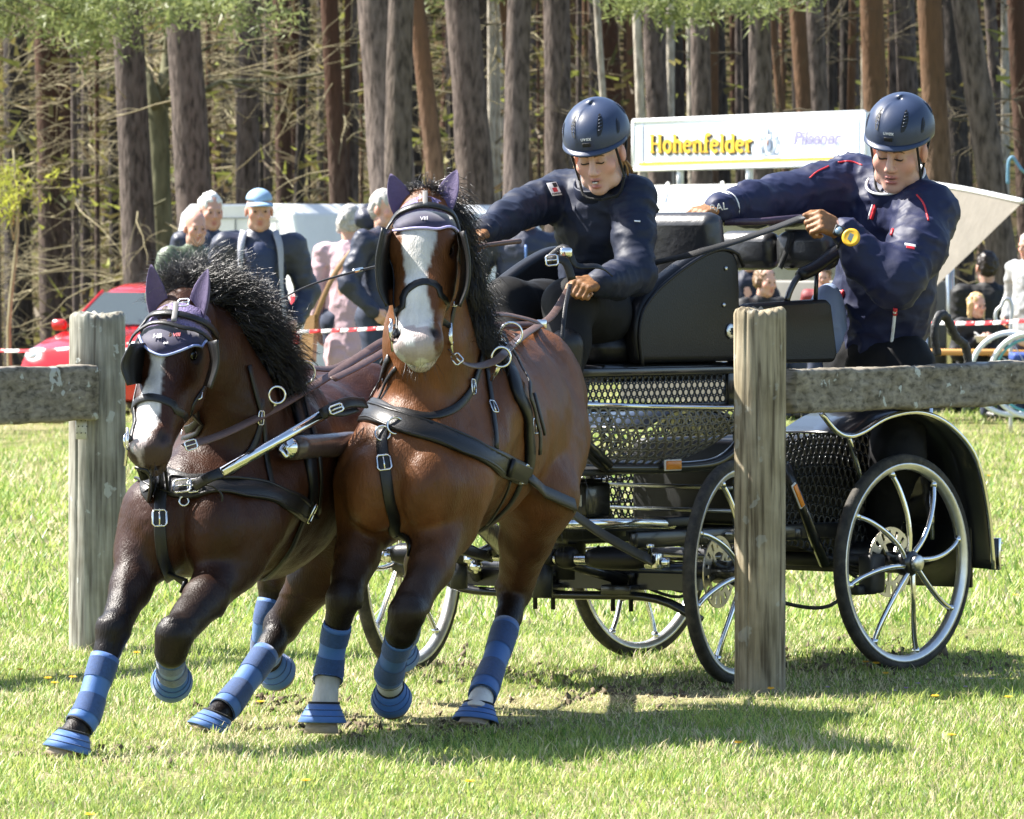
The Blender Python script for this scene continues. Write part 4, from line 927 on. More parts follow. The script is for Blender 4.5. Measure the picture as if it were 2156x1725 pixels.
def on(fld, uv, y0, y1, n, off=.0):
    """strap line drawn through frame points, laid on the body: positions and outward normals"""
    c = fld.hit(uv, y0, y1, 0.0); q = spl(c, n); q = fld.snap(q, off); return q, fld.grad(q)
def strap(fld, uv, y0, y1, w, th, name, m, parent, n=24, off=.001, pts=None):
    q = spl(fld.hit(uv, y0, y1), n) if pts is None else spl(pts, n); q = fld.snap(q, off); g = fld.grad(q)
    # smooth normals
    g = np.array([nrm(g[max(0, i - 2):i + 3].mean(0)) for i in range(len(g))])
    return MB().ribbon(q, g, w, th).build(name, m, parent, True), q, g
def buckle(c, n, t, w, h, parent, m=None, r=.0022):
    n = nrm(n); t = nrm(np.asarray(t) - n * np.dot(t, n)); b = np.cross(n, t); c = np.asarray(c) + n * .006
    pts = [c + t * h * .5 * i + b * w * .5 * j for i, j in ((-1, -.7), (-1, .7), (-.7, 1), (.7, 1), (1, .7), (1, -.7), (.7, -1), (-.7, -1))]
    return MB().tube(pts, r, 8, closed=True).tube([c - t * h * .5, c + t * h * .45 + n * .002], r * .8, 6).build('buckle', m or M_hook, parent, True)
def hairs(name, roots, dirs, ln, curl, seed, parent, m, thick=.0016, n=10, grav=.25, flow=None, clump=0):
    r = np.random.default_rng(seed); N = len(roots); roots = np.asarray(roots); D = np.asarray(dirs) / np.linalg.norm(dirs, axis=1)[:, None]; ln = np.asarray(ln).copy()
    ph = r.random((N, 1)) * 6.28; fr = 2 + 3 * r.random((N, 1)); S0 = r.standard_normal((N, 3))
    if clump:      # locks: neighbours along the crest share direction, wave and length
        ctr = r.choice(N, clump, replace=False); cid = np.argmin(((roots[:, None, :] - roots[ctr][None]) ** 2).sum(-1), 1)
        ph = ph[ctr][cid] + .35 * r.standard_normal((N, 1)); fr = fr[ctr][cid]; S0 = S0[ctr][cid]; D = D[ctr][cid] + .24 * r.standard_normal((N, 3)); D /= np.linalg.norm(D, axis=1)[:, None]; ln = ln[ctr][cid] * (.7 + .35 * r.random(N))
        roots = roots[ctr][cid] * .4 + roots * .6
    pts = [roots]; p = roots.copy(); d = D.copy()
    s1 = np.cross(D, S0); s1 /= np.linalg.norm(s1, axis=1)[:, None] + 1e-9; s2 = np.cross(D, s1)
    for k in range(n):
        t = (k + 1) / n; cur = (s1 * np.cos(ph + fr * t * 4) + s2 * np.sin(ph + fr * t * 4)) * curl
        d = d + np.array([0, 0, -1]) * grav / n * 1.6 + r.standard_normal((N, 3)) * .05
        if flow is not None: d = d + np.asarray(flow) / n
        d /= np.linalg.norm(d, axis=1)[:, None]; p = p + (d + cur) * (ln[:, None] / n); pts.append(p)
    PT = np.stack(pts, 1); K = n + 1; tng = np.gradient(PT, axis=1); tng /= np.linalg.norm(tng, axis=2)[..., None] + 1e-9
    a = np.cross(tng, np.array([.3, .8, .52])); a /= np.linalg.norm(a, axis=2)[..., None] + 1e-9; b = np.cross(tng, a)
    w = thick * (1 - .75 * np.linspace(0, 1, K) ** 1.5)[None, :, None]
    V = np.stack([PT + a * w, PT - a * w * .5 + b * w * .87, PT - a * w * .5 - b * w * .87], 2).reshape(-1, 3)
    base = (np.arange(N) * K * 3)[:, None, None] + (np.arange(K - 1) * 3)[None, :, None]; Q = []
    for j in range(3):
        j2 = (j + 1) % 3; Q.append(np.stack([base + j, base + j2, base + 3 + j2, base + 3 + j], -1).reshape(-1, 4))
    return link(name, mesh_np(name, V, np.concatenate(Q), m), parent, True)

def pony(J, loc, label, C, seed, group):
    rt = root('pony', label, 'pony', loc, group=group); f = Field()
    Fw = nrm(np.append((J['ch'] - J['ru'])[:2], 0)); Lf = np.array([-Fw[1], Fw[0], 0]); Up = np.array([0, 0, 1.])
    B, Bl, Wh = C['coat'], C['points'], C['white']; Bd = np.array(B) * C.get('under', 1.0)
    # trunk
    f.rc(J['ch'], J['br'], J['rch'], J['rbr'], .05, B, (Lf, .90)); f.rc(J['br'], J['lo'], J['rbr'], J['rlo'], .06, B, (Lf, .96)); f.rc(J['lo'], J['ru'], J['rlo'], J['rru'], .07, B, (Lf, 1.0))
    f.rc(J['wi'], J['wi'] - Fw * .22 - Up * .03, .075, .09, .12, B, (Lf, .7))
    for s in (1, -1):
        f.ell(J['ch'] + Fw * .125 + Lf * s * .068 - Up * .045, (.075, .070, .110), (Fw, Lf, Up), .014, B)           # breast
        f.ell(J['ru'] - Fw * .05 + Lf * s * .10 + Up * .02, (.19, .13, .20), (Fw, Lf, Up), .06, B)             # quarters
        f.rc(J['wi'] - Up * .10 + Lf * s * .075 - Fw * .04, J['ch'] + Lf * s * .105 + Fw * .02 - Up * .05, .07, .085, .12, B)  # shoulder
    # neck
    nk = J['neck']; 
    for (a, ra), (b, rb), sq in zip(nk[:-1], nk[1:], (.74, .64, .66)): f.rc(a, b, ra, rb, .07, B, (J['lat'], sq))
    # head
    po, mz = J['poll'], J['muz']; ax = nrm(mz - po); lat = nrm(J['lat'] - ax * np.dot(J['lat'], ax)); fn = np.cross(lat, ax); fn = fn if fn[1] < 0 else -fn; hl = np.linalg.norm(mz - po)
    def h(s, t=0, n=0): return po + ax * hl * s + lat * t + fn * n
    A3 = (lat, ax, fn)
    f.rc(h(.02, 0, -.035), h(.30, 0, -.012), .068, .074, .05, B); f.ell(h(.25, 0, .0), (.076, .11, .066), A3, .04, B)
    f.rc(h(.30, 0, -.01), h(.62, 0, -.010), .068, .056, .04, B, (lat, 1.02)); f.rc(h(.62, 0, -.010), h(.90, 0, -.012), .056, .050, .03, B, (lat, 1.02))
    f.rc(h(.22, 0, -.095), h(.80, 0, -.055), .058, .036, .04, B, (lat, .75))
    for s in (1, -1):
        f.ell(h(.40, .045 * s, -.055), (.030, .095, .070), A3, .03, B)          # cheek
        f.ell(h(.295, .062 * s, .028), (.022, .040, .026), A3, .02, B)          # brow
        f.ell(h(.62, .038 * s, .004), (.018, .08, .022), A3, .03, B)            # facial crest
        f.ell(h(.90, .034 * s, .010), (.024, .042, .030), A3, .02, B)           # nostril wing
        f.ell(h(.905, .046 * s, .030), (.0105, .024, .016), A3, .010, None, 1)  # nostril
        f.ell(h(.335, .079 * s, .016), (.015, .021, .014), A3, .012, None, 1)   # eye socket
    f.ell(h(.95, 0, -.005), (.050, .036, .046), A3, .03, B); f.ell(h(.965, 0, -.050), (.032, .034, .026), A3, .02, B)
    f.ell(h(1.005, 0, -.028), (.05, .006, .008), A3, .008, None, 1)             # mouth line
    # legs
    for key in ('fr', 'fl', 'hr', 'hl'):
        L_ = J[key]; n = len(L_)
        for i in range(n - 1):
            (a, ra), (b, rb) = L_[i], L_[i + 1]
            k = .06 if i == 0 else (.035 if i == 1 else .02)
            mx_ = (0, .35, .85, 1)[min(i, 3)] if key[0] == 'f' else (0, .1, .45, 1)[min(i, 3)]; col = tuple((1 - mx_) * np.array(B) + mx_ * np.array(Bl))
            if i >= n - 3 and key in C['socks']: col = Wh
            sq = None
            f.rc(a, b, ra, rb, k, col, sq)
        if key[0] == 'h': hk = L_[3][0]; f.rc(hk, hk + nrm(L_[2][0] - hk) * .035 - Fw * .035, .036, .026, .03, Bl)
        else: kn = L_[3][0]; f.ell(kn + Fw * .014, (.036, .040, .044), (Fw, Lf, Up), .02, Bl)
    V, Q = f.mesh(.0078); V = f.snap(V, 0, 1); V = V + f.grad(V) * (.0045 * (1 - 2 * np.abs(vnoise(V * [1, 1, .7], seed, 7.5))) + .0022 * vnoise(V, seed + 1, 22) + .001 * vnoise(V, seed + 2, 55))[:, None] * (V[:, 2] > .35)[:, None]
    col = f.paint(V, .012)
    # coat markings, with nostrils and eye sockets set darker
    hs = ((V - po) @ ax) / hl; ht = (V - po) @ lat; hn = (V - po) @ fn; head = (hs > -.1) & (hs < 1.15) & (np.abs(ht) < .13) & (hn > -.13)
    nz = vnoise(V, seed, 60) * .006
    bw = np.interp(hs, C['blaze'][0], C['blaze'][1]); bo = np.interp(hs, C['blaze'][0], C['blaze'][2])
    m = head & (hn > np.interp(hs, [0, .5, .85, 1.1], [.0, .0, -.03, -.06])); w = sstep(.004, -.004, np.abs(ht - bo) - bw + nz) * m; 
    dkm = head & (hs > .83); dm = (sstep(.83, .93, hs) * dkm)[:, None] * C.get('muzzle_dark', .5); col = col * (1 - dm) + np.array(C['muzzle']) * dm
    col = col * (1 - w[:, None]) + np.array(Wh) * w[:, None]
    pk = (head & (hs > .86)) * w * (vnoise(V, seed + 3, 34) > .05) * .6; col = col * (1 - pk[:, None]) + np.array([.30, .20, .19]) * pk[:, None]
    for s in (1, -1):
        d = np.linalg.norm((V - h(.905, .044 * s, .026)) / [1, 1, 1], axis=1); k = sstep(.024, .012, d)[:, None]; col = col * (1 - k) + np.array([.03, .02, .018]) * k
        d = np.linalg.norm(V - h(.335, .077 * s, .016), axis=1); k = sstep(.040, .018, d)[:, None] * .8; col = col * (1 - k) + np.array([.012, .009, .008]) * k
    body = link('body', mesh_np('body', V, Q, M_coat, True, col), rt, True)
    for s in (1, -1):
        MB().lathe([(0, -.019), (.010, -.0165), (.0165, -.0095), (.019, 0), (.0165, .0095), (.010, .0165), (0, .019)], h(.335, .066 * s, .012), lat, 16).build('eye', M_eye, body, False) if False else None
        e = MB(); e.lathe([(0.0001, -.0175), (.009, -.015), (.015, -.009), (.0175, 0), (.015, .009), (.009, .015), (0.0001, .0175)], h(.335, .0655 * s, .0115), lat, 16); e.build('eye', M_eye, rt, True)
    # hooves, tendon boots, bell boots
    for key in ('fr', 'fl', 'hr', 'hl'):
        L_ = J[key]; co, cr = L_[-1]; fet, pa = L_[-3][0], L_[-2][0]
        hd = J[key + '_hoof']; hd = nrm(hd); toe = nrm(Fw - hd * np.dot(Fw, hd)); side = np.cross(hd, toe)
        hb = MB(); V = []; n = 24; prof = ((-.012, .034, 0), (.008, .038, .004), (.035, .045, .011), (J[key + '_hl'], .050, .015))
        for d, r_, sh in prof:
            for k in range(n):
                a = 2 * math.pi * k / n; rr_ = r_ * (1 - .10 * (math.cos(a) < -.3)); V.append(co + hd * d + toe * (rr_ * math.cos(a) + sh) + side * rr_ * .93 * math.sin(a))
        hb.add(V, [(i * n + k, i * n + (k + 1) % n, (i + 1) * n + (k + 1) % n, (i + 1) * n + k) for i in range(3) for k in range(n)] + [tuple(3 * n + k for k in range(n))]); hb.build('hoof', M_hoof, rt, True)
        i0 = n_ = len(L_) - 5
        bt = spl([L_[-5][0] * .25 + L_[-4][0] * .75 if False else L_[-5][0] * .75 + L_[-4][0] * .25, L_[-4][0], L_[-3][0], L_[-3][0] * (.7 if key in C['socks'] and key[0] == 'f' else .2) + L_[-2][0] * (.3 if key in C['socks'] and key[0] == 'f' else .8)], 16)
        br_ = np.interp(np.linspace(0, 1, 16), [0, .5, .85, 1], [J['boot'][0], J['boot'][1], J['boot'][2] + .003, J['boot'][2] + .002])
        b = MB(); b.tube(bt, br_, 24, cap=False); bo_ = b.build('tendon_boot', M_blue, rt, True); md = bo_.modifiers.new('thickness', 'SOLIDIFY'); md.thickness = .004; md.offset = -1
        for t0, t1 in ((1, 6), (8, 13)):
            MB().tube(bt[t0:t1], br_[t0:t1] + .0018, 24, cap=False).build('boot_strap', M_blue2, bo_, False).matrix_parent_inverse = bo_.matrix_parent_inverse.inverted() if False else Matrix()
        MB().tube([bt[-1], bt[-1] + nrm(bt[-1] - bt[-2]) * .004], br_[-1] + .002, 24, cap=False).build('boot_edge', M_blackf, rt, True)
        # bell boot: flared cone over the coronet
        c0 = pa * .55 + co * .45 - hd * .004; lf_ = .98 if hd[2] < -.7 else .84; prof = [(a_, b_ * lf_, c_ * lf_) for a_, b_, c_ in ((.0, .040, .002), (.012, .047, .007), (.030, .056, .013), (.050, .066, .019))]; V = []
        for d, r_, sh in prof:
            for k in range(28):
                a = 2 * math.pi * k / 28; V.append(c0 + hd * d + toe * (r_ * math.cos(a) + sh) + side * r_ * math.sin(a))
        bb = MB(); bb.add(V, [(i * 28 + k, i * 28 + (k + 1) % 28, (i + 1) * 28 + (k + 1) % 28, (i + 1) * 28 + k) for i in range(3) for k in range(28)]); ob = bb.build('bell_boot', M_blue, rt, True); md = ob.modifiers.new('thickness', 'SOLIDIFY'); md.thickness = .004; md.offset = -1
        rg = MB(); rg.tube([V[k] for k in range(28)], .0035, 8, closed=True); rg.build('bell_collar', M_blackf, rt, True)
        rg = MB()
        for d, r_, sh in [(a_, b_ * lf_, c_ * lf_) for a_, b_, c_ in ((.018, .0508, .0092), (.034, .0585, .0145))]: rg.tube([c0 + hd * d + toe * (r_ * math.cos(2 * math.pi * k / 28) + sh) + side * r_ * math.sin(2 * math.pi * k / 28) for k in range(28)], .0016, 6, closed=True)
        rg.build('bell_rib', M_blue2, rt, True)
    return rt, f, h, (lat, ax, fn, hl), body

def LG(*p): return [(P(u, v, y), r) for u, v, y, r in p]
# ---- right-hand pony (blaze)
JA = dict(ch=P(868, 985, 17.97), rch=.178, br=P(955, 925, 18.45), rbr=.245, lo=P(1015, 880, 18.8), rlo=.235, ru=P(1052, 862, 19.05), rru=.21, wi=P(985, 765, 18.2),
    neck=[(P(905, 905, 18.10), .175), (P(903, 730, 18.05), .150), (P(898, 580, 17.96), .118), (P(894, 470, 17.87), .085)], poll=P(893, 432, 17.80), muz=P(880, 748, 17.56), lat=np.array([.975, -.22, 0]),
    fr=LG((805, 1005, 18.0, .080), (779, 1085, 18.0, .072), (752, 1170, 17.93, .054), (724, 1262, 17.83, .040), (714, 1300, 17.84, .032), (701, 1360, 17.87, .027), (692, 1418, 17.88, .033), (685, 1470, 17.86, .029), (680, 1500, 17.85, .035)),
    fl=LG((952, 1025, 17.95, .085), (934, 1110, 17.92, .074), (905, 1195, 17.78, .055), (858, 1290, 17.62, .044), (845, 1330, 17.63, .038), (832, 1375, 17.70, .030), (820, 1415, 17.78, .034), (820, 1440, 17.85, .029), (826, 1452, 17.90, .034)),
    hl=LG((1125, 930, 18.95, .155), (1132, 1045, 18.72, .105), (1108, 1140, 18.78, .070), (1083, 1245, 18.86, .044), (1071, 1300, 18.78, .034), (1048, 1375, 18.65, .029), (1026, 1435, 18.53, .034), (1012, 1475, 18.45, .029), (1003, 1498, 18.40, .035)),
    hr=LG((965, 930, 19.05, .15), (935, 1050, 18.92, .10), (908, 1120, 19.0, .065), (888, 1190, 19.12, .044), (880, 1220, 19.16, .034), (868, 1275, 19.2, .029), (856, 1330, 19.25, .034), (846, 1350, 19.30, .029), (842, 1362, 19.34, .035)),
    fr_hoof=(-.02, -.06, -1), fr_hl=.055, fl_hoof=(.10, .80, -.45), fl_hl=.05, hl_hoof=(-.12, -.25, -1), hl_hl=.042, hr_hoof=(.05, .8, -.5), hr_hl=.05, boot=(.0385, .0350, .0375))
CA = dict(coat=(.130, .0485, .0160), points=(.013, .009, .007), white=(.62, .60, .57), socks=('fr', 'fl', 'hl'), muzzle=(.10, .07, .06), muzzle_dark=.35,
    blaze=([.06, .14, .22, .32, .42, .52, .62, .72, .85, 1.0, 1.1], [.0, .034, .044, .042, .035, .027, .029, .040, .052, .056, .05], [0, .004, .004, .004, .001, -.002, -.002, -.004, -.006, -.006, -.006]))
LGRP = 'ponies pulling the carriage as a pair'
ponyA, fA, hA, hdA, bodyA = pony(JA, tuple(G(900, 1530)), 'bay pony with broad white blaze running beside the carriage pole', CA, 1, LGRP)
# ---- left-hand pony (darker, head low)
JB = dict(ch=P(428, 1072, 17.68), rch=.165, br=P(540, 1030, 18.12), rbr=.232, lo=P(630, 975, 18.48), rlo=.215, ru=P(690, 935, 18.76), rru=.19, wi=P(572, 850, 17.95),
    neck=[(P(492, 985, 17.82), .165), (P(482, 850, 17.76), .145), (P(440, 740, 17.65), .115), (P(398, 685, 17.57), .085)], poll=P(380, 652, 17.52), muz=P(310, 968, 17.26), lat=np.array([.93, -.30, .16]),
    fr=LG((328, 1080, 17.64, .080), (307, 1155, 17.62, .071), (273, 1240, 17.53, .052), (240, 1325, 17.43, .040), (227, 1368, 17.41, .032), (205, 1435, 17.37, .027), (184, 1500, 17.33, .033), (162, 1536, 17.30, .029), (147, 1556, 17.28, .035)),
    fl=LG((508, 1105, 17.66, .085), (490, 1180, 17.62, .073), (432, 1262, 17.45, .053), (368, 1338, 17.28, .044), (360, 1372, 17.29, .038), (360, 1395, 17.37, .030), (361, 1412, 17.46, .034), (364, 1418, 17.53, .029), (368, 1418, 17.58, .034)),
    hl=LG((740, 1000, 18.65, .145), (722, 1110, 18.45, .10), (662, 1220, 18.5, .066), (593, 1318, 18.56, .044), (571, 1360, 18.50, .034), (525, 1425, 18.40, .029), (484, 1480, 18.30, .034), (463, 1502, 18.26, .029), (450, 1514, 18.24, .035)),
    hr=LG((610, 1000, 18.85, .14), (595, 1095, 18.75, .095), (590, 1165, 18.8, .062), (580, 1222, 18.88, .044), (574, 1250, 18.87, .034), (560, 1310, 18.86, .029), (556, 1362, 18.9, .034), (566, 1388, 18.96, .029), (574, 1396, 19.0, .034)),
    fr_hoof=(-.25, -.14, -1), fr_hl=.050, fl_hoof=(.05, .85, -.25), fl_hl=.05, hl_hoof=(-.4, -.2, -1), hl_hl=.04, hr_hoof=(.35, .75, -.45), hr_hl=.05, boot=(.0385, .0350, .0375))
CB = dict(coat=(.036, .0118, .0046), points=(.010, .007, .006), white=(.58, .56, .55), socks=(), muzzle=(.07, .05, .045), muzzle_dark=.6,
    blaze=([.26, .32, .38, .44, .52, .64, .75, .85, .95, 1.05], [.0, .020, .022, .016, .020, .030, .036, .034, .024, 0], [0, 0, 0, .002, 0, -.006, -.008, -.010, -.012, -.012]))
ponyB, fB, hB, hdB, bodyB = pony(JB, tuple(G(420, 1530)), 'dark bay pony with narrow blaze and low head, black mane flying', CB, 2, LGRP)
# ================================================================== harness, bonnets, manes
def plate(rows, name, m, parent, th=.006, n=14, world=True):
    R = [spl(r, n) for r in rows]; V = np.concatenate(R); k = len(rows)
    Q = [(i * n + j, i * n + j + 1, (i + 1) * n + j + 1, (i + 1) * n + j) for i in range(k - 1) for j in range(n - 1)]
    o = link(name, mesh_np(name, V, Q, m), parent, world); md = o.modifiers.new('thickness', 'SOLIDIFY'); md.thickness = th; md.offset = 0; return o
def patch(fld, rows, y0, y1, name, m, parent, off=.004, n=14, th=.003):
    R = [fld.snap(spl(fld.hit(r, y0, y1), n), off) for r in rows]; return plate(R, name, m, parent, th, n)
def PP(lst, y): return [P(u, v, y) for u, v in lst]
def ring(c, axis, R, r, name, parent, m=None): return MB().torus(c, axis, R, r, 28, 8).build(name, m or M_hook, parent, True)
def ear(base, tip, front, parent, w):
    b = MB(); ax = nrm(tip - base); pts = [base - ax * .012] + [base + (tip - base) * t for t in (.0, .15, .35, .55, .75, .9, 1.0)]; sd = nrm(np.cross(ax, front)); fr = np.cross(sd, ax)
    V = []; n = 14; ws = [w * q for q in (.9, 1.0, 1.06, 1.05, .9, .62, .33, .06)]
    for p, q in zip(pts, ws):
        for k in range(n):
            a = 2 * math.pi * k / n; dep = .55 * q * math.sin(a); dep = dep * (1 if dep < 0 else .35); V.append(p + sd * q * math.cos(a) + fr * dep + fr * .010 * (abs(math.cos(a)) ** 2) * (q / w))
    b.add(V, [(i * n + k, i * n + (k + 1) % n, (i + 1) * n + (k + 1) % n, (i + 1) * n + k) for i in range(len(pts) - 1) for k in range(n)] + [tuple((len(pts) - 1) * n + k for k in range(n))])
    return b.build('ear_cover', M_purple, parent, True)

def blob_text(word, c, right, up, size, m, name, parent, depth=.001, world=True, bold=0.0, extr=None):
    cu = bpy.data.curves.new(name, 'FONT'); cu.body = word; cu.align_x = 'CENTER'; cu.align_y = 'CENTER'; cu.size = size; cu.extrude = depth; cu.offset = bold; cu.resolution_u = 3
    o = bpy.data.objects.new('tmp', cu); COL.objects.link(o); me = bpy.data.meshes.new_from_object(o.evaluated_get(bpy.context.evaluated_depsgraph_get())); bpy.data.objects.remove(o); bpy.data.curves.remove(cu)
    V = np.zeros(len(me.vertices) * 3); me.vertices.foreach_get('co', V); V = V.reshape(-1, 3); r_ = nrm(right); u_ = nrm(np.asarray(up) - r_ * np.dot(up, r_)); n_ = np.cross(r_, u_)
    if callable(extr): W = extr(V)
    else: W = np.asarray(c) + V[:, :1] * r_ + V[:, 1:2] * u_ + V[:, 2:] * n_
    me.vertices.foreach_set('co', W.astype(np.float32).ravel()); me.materials.clear(); me.materials.append(m); me.update()
    return link(name, me, parent, world)

# ------------------------------------------------ blaze pony
A = ponyA; y0, y1 = 17.2, 18.6
latA, axA, fnA, hlA = hdA
ear(hA(.03, -.052, .0), P(822, 366, 17.80), fnA, A, .030); ear(hA(.03, .052, .0), P(962, 358, 17.80), fnA, A, .030)
patch(fA, [[(838, 452), (866, 424), (893, 416), (920, 422), (948, 446)], [(828, 480), (856, 456), (893, 446), (930, 452), (960, 476)]], y0, y1, 'bonnet_cap', M_crochet, A, .004)
patch(fA, [[(832, 474), (858, 456), (893, 448), (928, 452), (958, 472)], [(832, 482), (858, 468), (893, 464), (930, 468), (960, 482)], [(836, 490), (860, 484), (893, 482), (928, 484), (956, 490)]], y0, y1, 'bonnet_front', M_navy, A, .007)
q = fA.snap(spl(fA.hit([(832, 490), (858, 486), (893, 484), (930, 485), (960, 490)], y0, y1), 24), .009); MB().tube(q, .0035, 8).build('bonnet_piping', mat('lilac_piping', (.5, .45, .75), .5), A, True)
blob_text('VIII', fA.snap(fA.hit([(893, 466)], y0, y1), .011)[0], latA, -axA, .016, M_emb, 'bonnet_embroidery', A)
strap(fA, [(816, 500), (838, 462), (866, 444), (893, 438), (922, 442), (950, 460), (974, 500)], y0, y1, .020, .006, 'browband', M_leather, A, off=.010)
strap(fA, [(895, 412), (895, 424), (895, 440)], y0, y1, .014, .004, 'crown_tab', mat('grey_leather_tab', (.18, .17, .16), .5), A, 8, off=.012)
strap(fA, [(834, 690), (838, 655), (850, 620), (872, 600), (898, 594), (922, 604), (938, 634), (947, 690)], y0, y1, .021, .005, 'noseband', M_leather, A)
strap(fA, [(820, 500), (826, 560), (830, 640), (834, 710)], y0, y1, .015, .004, 'cheekpiece', M_leather, A)
strap(fA, [(974, 500), (970, 560), (958, 640), (944, 710)], y0, y1, .015, .004, 'cheekpiece', M_leather, A)
for s, inn, out in ((-1, [(831, 488), (834, 540), (833, 600), (826, 642)], [(806, 480), (793, 548), (797, 606), (815, 645)]), (1, [(964, 490), (972, 545), (968, 600), (958, 640)], [(977, 486), (988, 548), (985, 602), (968, 646)])):
    plate([PP(inn, 17.74), [(P(*a, 17.70) + P(*b, 17.66)) / 2 for a, b in zip(inn, out)], PP(out, 17.58)], 'blinker', M_leather, A, .005)
    MB().tube(spl(PP(out, 17.58), 20), .004, 8).build('blinker_edge', M_leather, A, True)
for u, v in ((834, 700), (940, 708)):
    c = fA.hit([(u, v)], y0, y1)[0] + np.array([.012 if u > 893 else -.012, 0, 0]); ring(c, latA, .022, .0032, 'bit_ring', A)
    MB().tube([c + np.array([0, 0, .035]), c, c + np.array([.003, 0, -.05])], .0038, 8).build('bit_shank', M_hook, A, True)
buckle(fA.hit([(957, 640)], y0, y1)[0], fnA, axA, .018, .022, A)
# breast collar
bcA = [(758, 863), (796, 873), (850, 893), (920, 915), (990, 944), (1050, 974), (1100, 998)]
o, qA, gA = strap(fA, bcA, 17.3, 18.8, .062, .010, 'breast_collar', M_leather, A, 36, .002)
for dv in (-17, 17): MB().tube(fA.snap(spl(fA.hit([(u, v + dv) for u, v in bcA], 17.3, 18.8), 36), .010), .0045, 8).build('collar_roll', M_leather, A, True)
strap(fA, [(772, 850), (805, 853), (850, 868), (905, 878), (955, 862), (988, 826), (1004, 785), (1014, 745)], 17.3, 18.8, .022, .005, 'neck_strap', M_leather, A, 30, .004)
strap(fA, [(770, 850), (800, 800), (822, 752)], 17.3, 18.8, .020, .005, 'neck_strap', M_leather, A, 12, .004)
strap(fA, [(790, 855), (812, 812), (836, 775)], 17.3, 18.8, .012, .004, 'neck_strap', M_leather, A, 12, .004)
strap(fA, [(775, 838), (792, 800), (810, 760)], 17.3, 18.8, .010, .004, 'neck_strap', M_leather, A, 12, .006)
q = fA.hit([(833, 896), (840, 888)], 17.3, 18.8); ring(q[0] + np.array([0, -.008, 0]), (.2, -1, .2), .022, .0032, 'collar_ring', A)
buckle(fA.hit([(993, 815)], 17.3, 18.8)[0], fA.grad(fA.hit([(993, 815)], 17.3, 18.8))[0], (.2, 0, 1), .022, .04, A)
strap(fA, [(1022, 770), (1030, 820), (1038, 880), (1043, 945)], 17.3, 18.9, .016, .004, 'collar_hanger', M_leather, A, 14, .004)
buckle(fA.hit([(1037, 858)], 17.3, 18.9)[0], fA.grad(fA.hit([(1037, 858)], 17.3, 18.9))[0], (.1, 0, 1), .022, .036, A)
o, q, g = strap(fA, [(808, 902), (806, 948), (812, 1010), (822, 1070), (836, 1125), (852, 1158)], 17.3, 18.8, .031, .006, 'breast_strap', M_leather, A, 24, .004)
buckle(q[6], g[6], q[7] - q[6], .036, .040, A, r=.003)
ring(fA.hit([(806, 912)], 17.3, 18.8)[0] + np.array([0, -.012, 0]), (0, -1, .4), .020, .003, 'collar_ring', A)
# saddle, girth
sd = [(1008, 690), (1040, 720), (1070, 775), (1092, 840), (1108, 905), (1112, 960), (1100, 1010)]
strap(fA, sd, 17.8, 19.3, .045, .014, 'saddle_pad', M_vinyl, A, 30, .002)
strap(fA, [(u + 13, v - 4) for u, v in sd[:6]], 17.8, 19.3, .018, .005, 'saddle_strap', M_leather, A, 26, .016)
strap(fA, [(1118, 830), (1132, 880), (1140, 915)], 17.8, 19.3, .018, .006, 'saddle_point', M_leather, A, 10, .008)
buckle(fA.hit([(1124, 898)], 17.8, 19.3)[0], (.8, -.6, .1), (.1, 0, 1), .022, .04, A)
strap(fA, [(1098, 1005), (1075, 1055), (1040, 1092), (1005, 1118)], 17.8, 19.3, .024, .006, 'girth', M_leather, A, 14, .003)
strap(fA, [(1070, 1010), (1046, 1065), (1022, 1100)], 17.8, 19.3, .010, .004, 'girth_strap', M_leather, A, 12, .008)
ring(P(1055, 752, 17.98), (.3, -1, 0), .026, .0036, 'terret', A); MB().tube([P(1050, 772, 17.98), P(1035, 800, 18.02)], .006, 8).build('terret_stem', M_hook, A, True)
ring(P(1076, 703, 18.25), (.2, -1, 0), .030, .0036, 'terret', A); MB().tube([P(1068, 724, 18.25), P(1058, 745, 18.28)], .006, 8).build('terret_stem', M_hook, A, True)
# near trace down to the splinter bar
e0 = qA[-1]; e1 = cw(*fa((.335, .43, .378)))
tp = [e0 + (e1 - e0) * t + np.array([0, 0, -.02 * math.sin(math.pi * t)]) for t in np.linspace(0, 1, 14)]
tp = [fA.snap(p[None], .012)[0] if fA.at(p[None])[0] < .012 else p for p in tp]
MB().ribbon(tp, [(.5, -.8, .35)] * 14, .036, .007).build('trace', M_leather, A, True)
MB().ribbon([qA[-7] + gA[-7] * .011, qA[-4] + gA[-4] * .011, qA[-1] + gA[-1] * .011], [gA[-7], gA[-4], gA[-1]], .050, .012).build('trace_tug', M_leather, A, True)
buckle(qA[-2] + gA[-2] * .016, gA[-2], qA[-1] - qA[-4], .052, .030, A, r=.003)
# ------------------------------------------------ dark pony
B_ = ponyB; y0, y1 = 16.9, 18.4; latB, axB, fnB, hlB = hdB
ear(hB(.03, -.050, .0), P(318, 557, 17.50), fnB, B_, .029); ear(hB(.03, .054, .0), P(438, 567, 17.46), fnB, B_, .029)
patch(fB, [[(318, 668), (340, 650), (378, 640), (412, 650), (440, 676)], [(306, 700), (336, 688), (374, 684), (412, 696), (444, 716)]], y0, y1, 'bonnet_cap', M_crochet, B_, .004)
patch(fB, [[(300, 700), (334, 690), (372, 688), (408, 698), (440, 718)], [(300, 716), (326, 724), (356, 728), (392, 720), (430, 716)], [(304, 724), (322, 742), (346, 752), (384, 738), (420, 722)]], y0, y1, 'bonnet_front', M_navy, B_, .007)
q = fB.snap(spl(fB.hit([(298, 712), (308, 730), (324, 744), (346, 751), (376, 742), (402, 730), (434, 716)], y0, y1), 28), .010); MB().tube(q, .0034, 8).build('bonnet_piping', M_trim, B_, True)
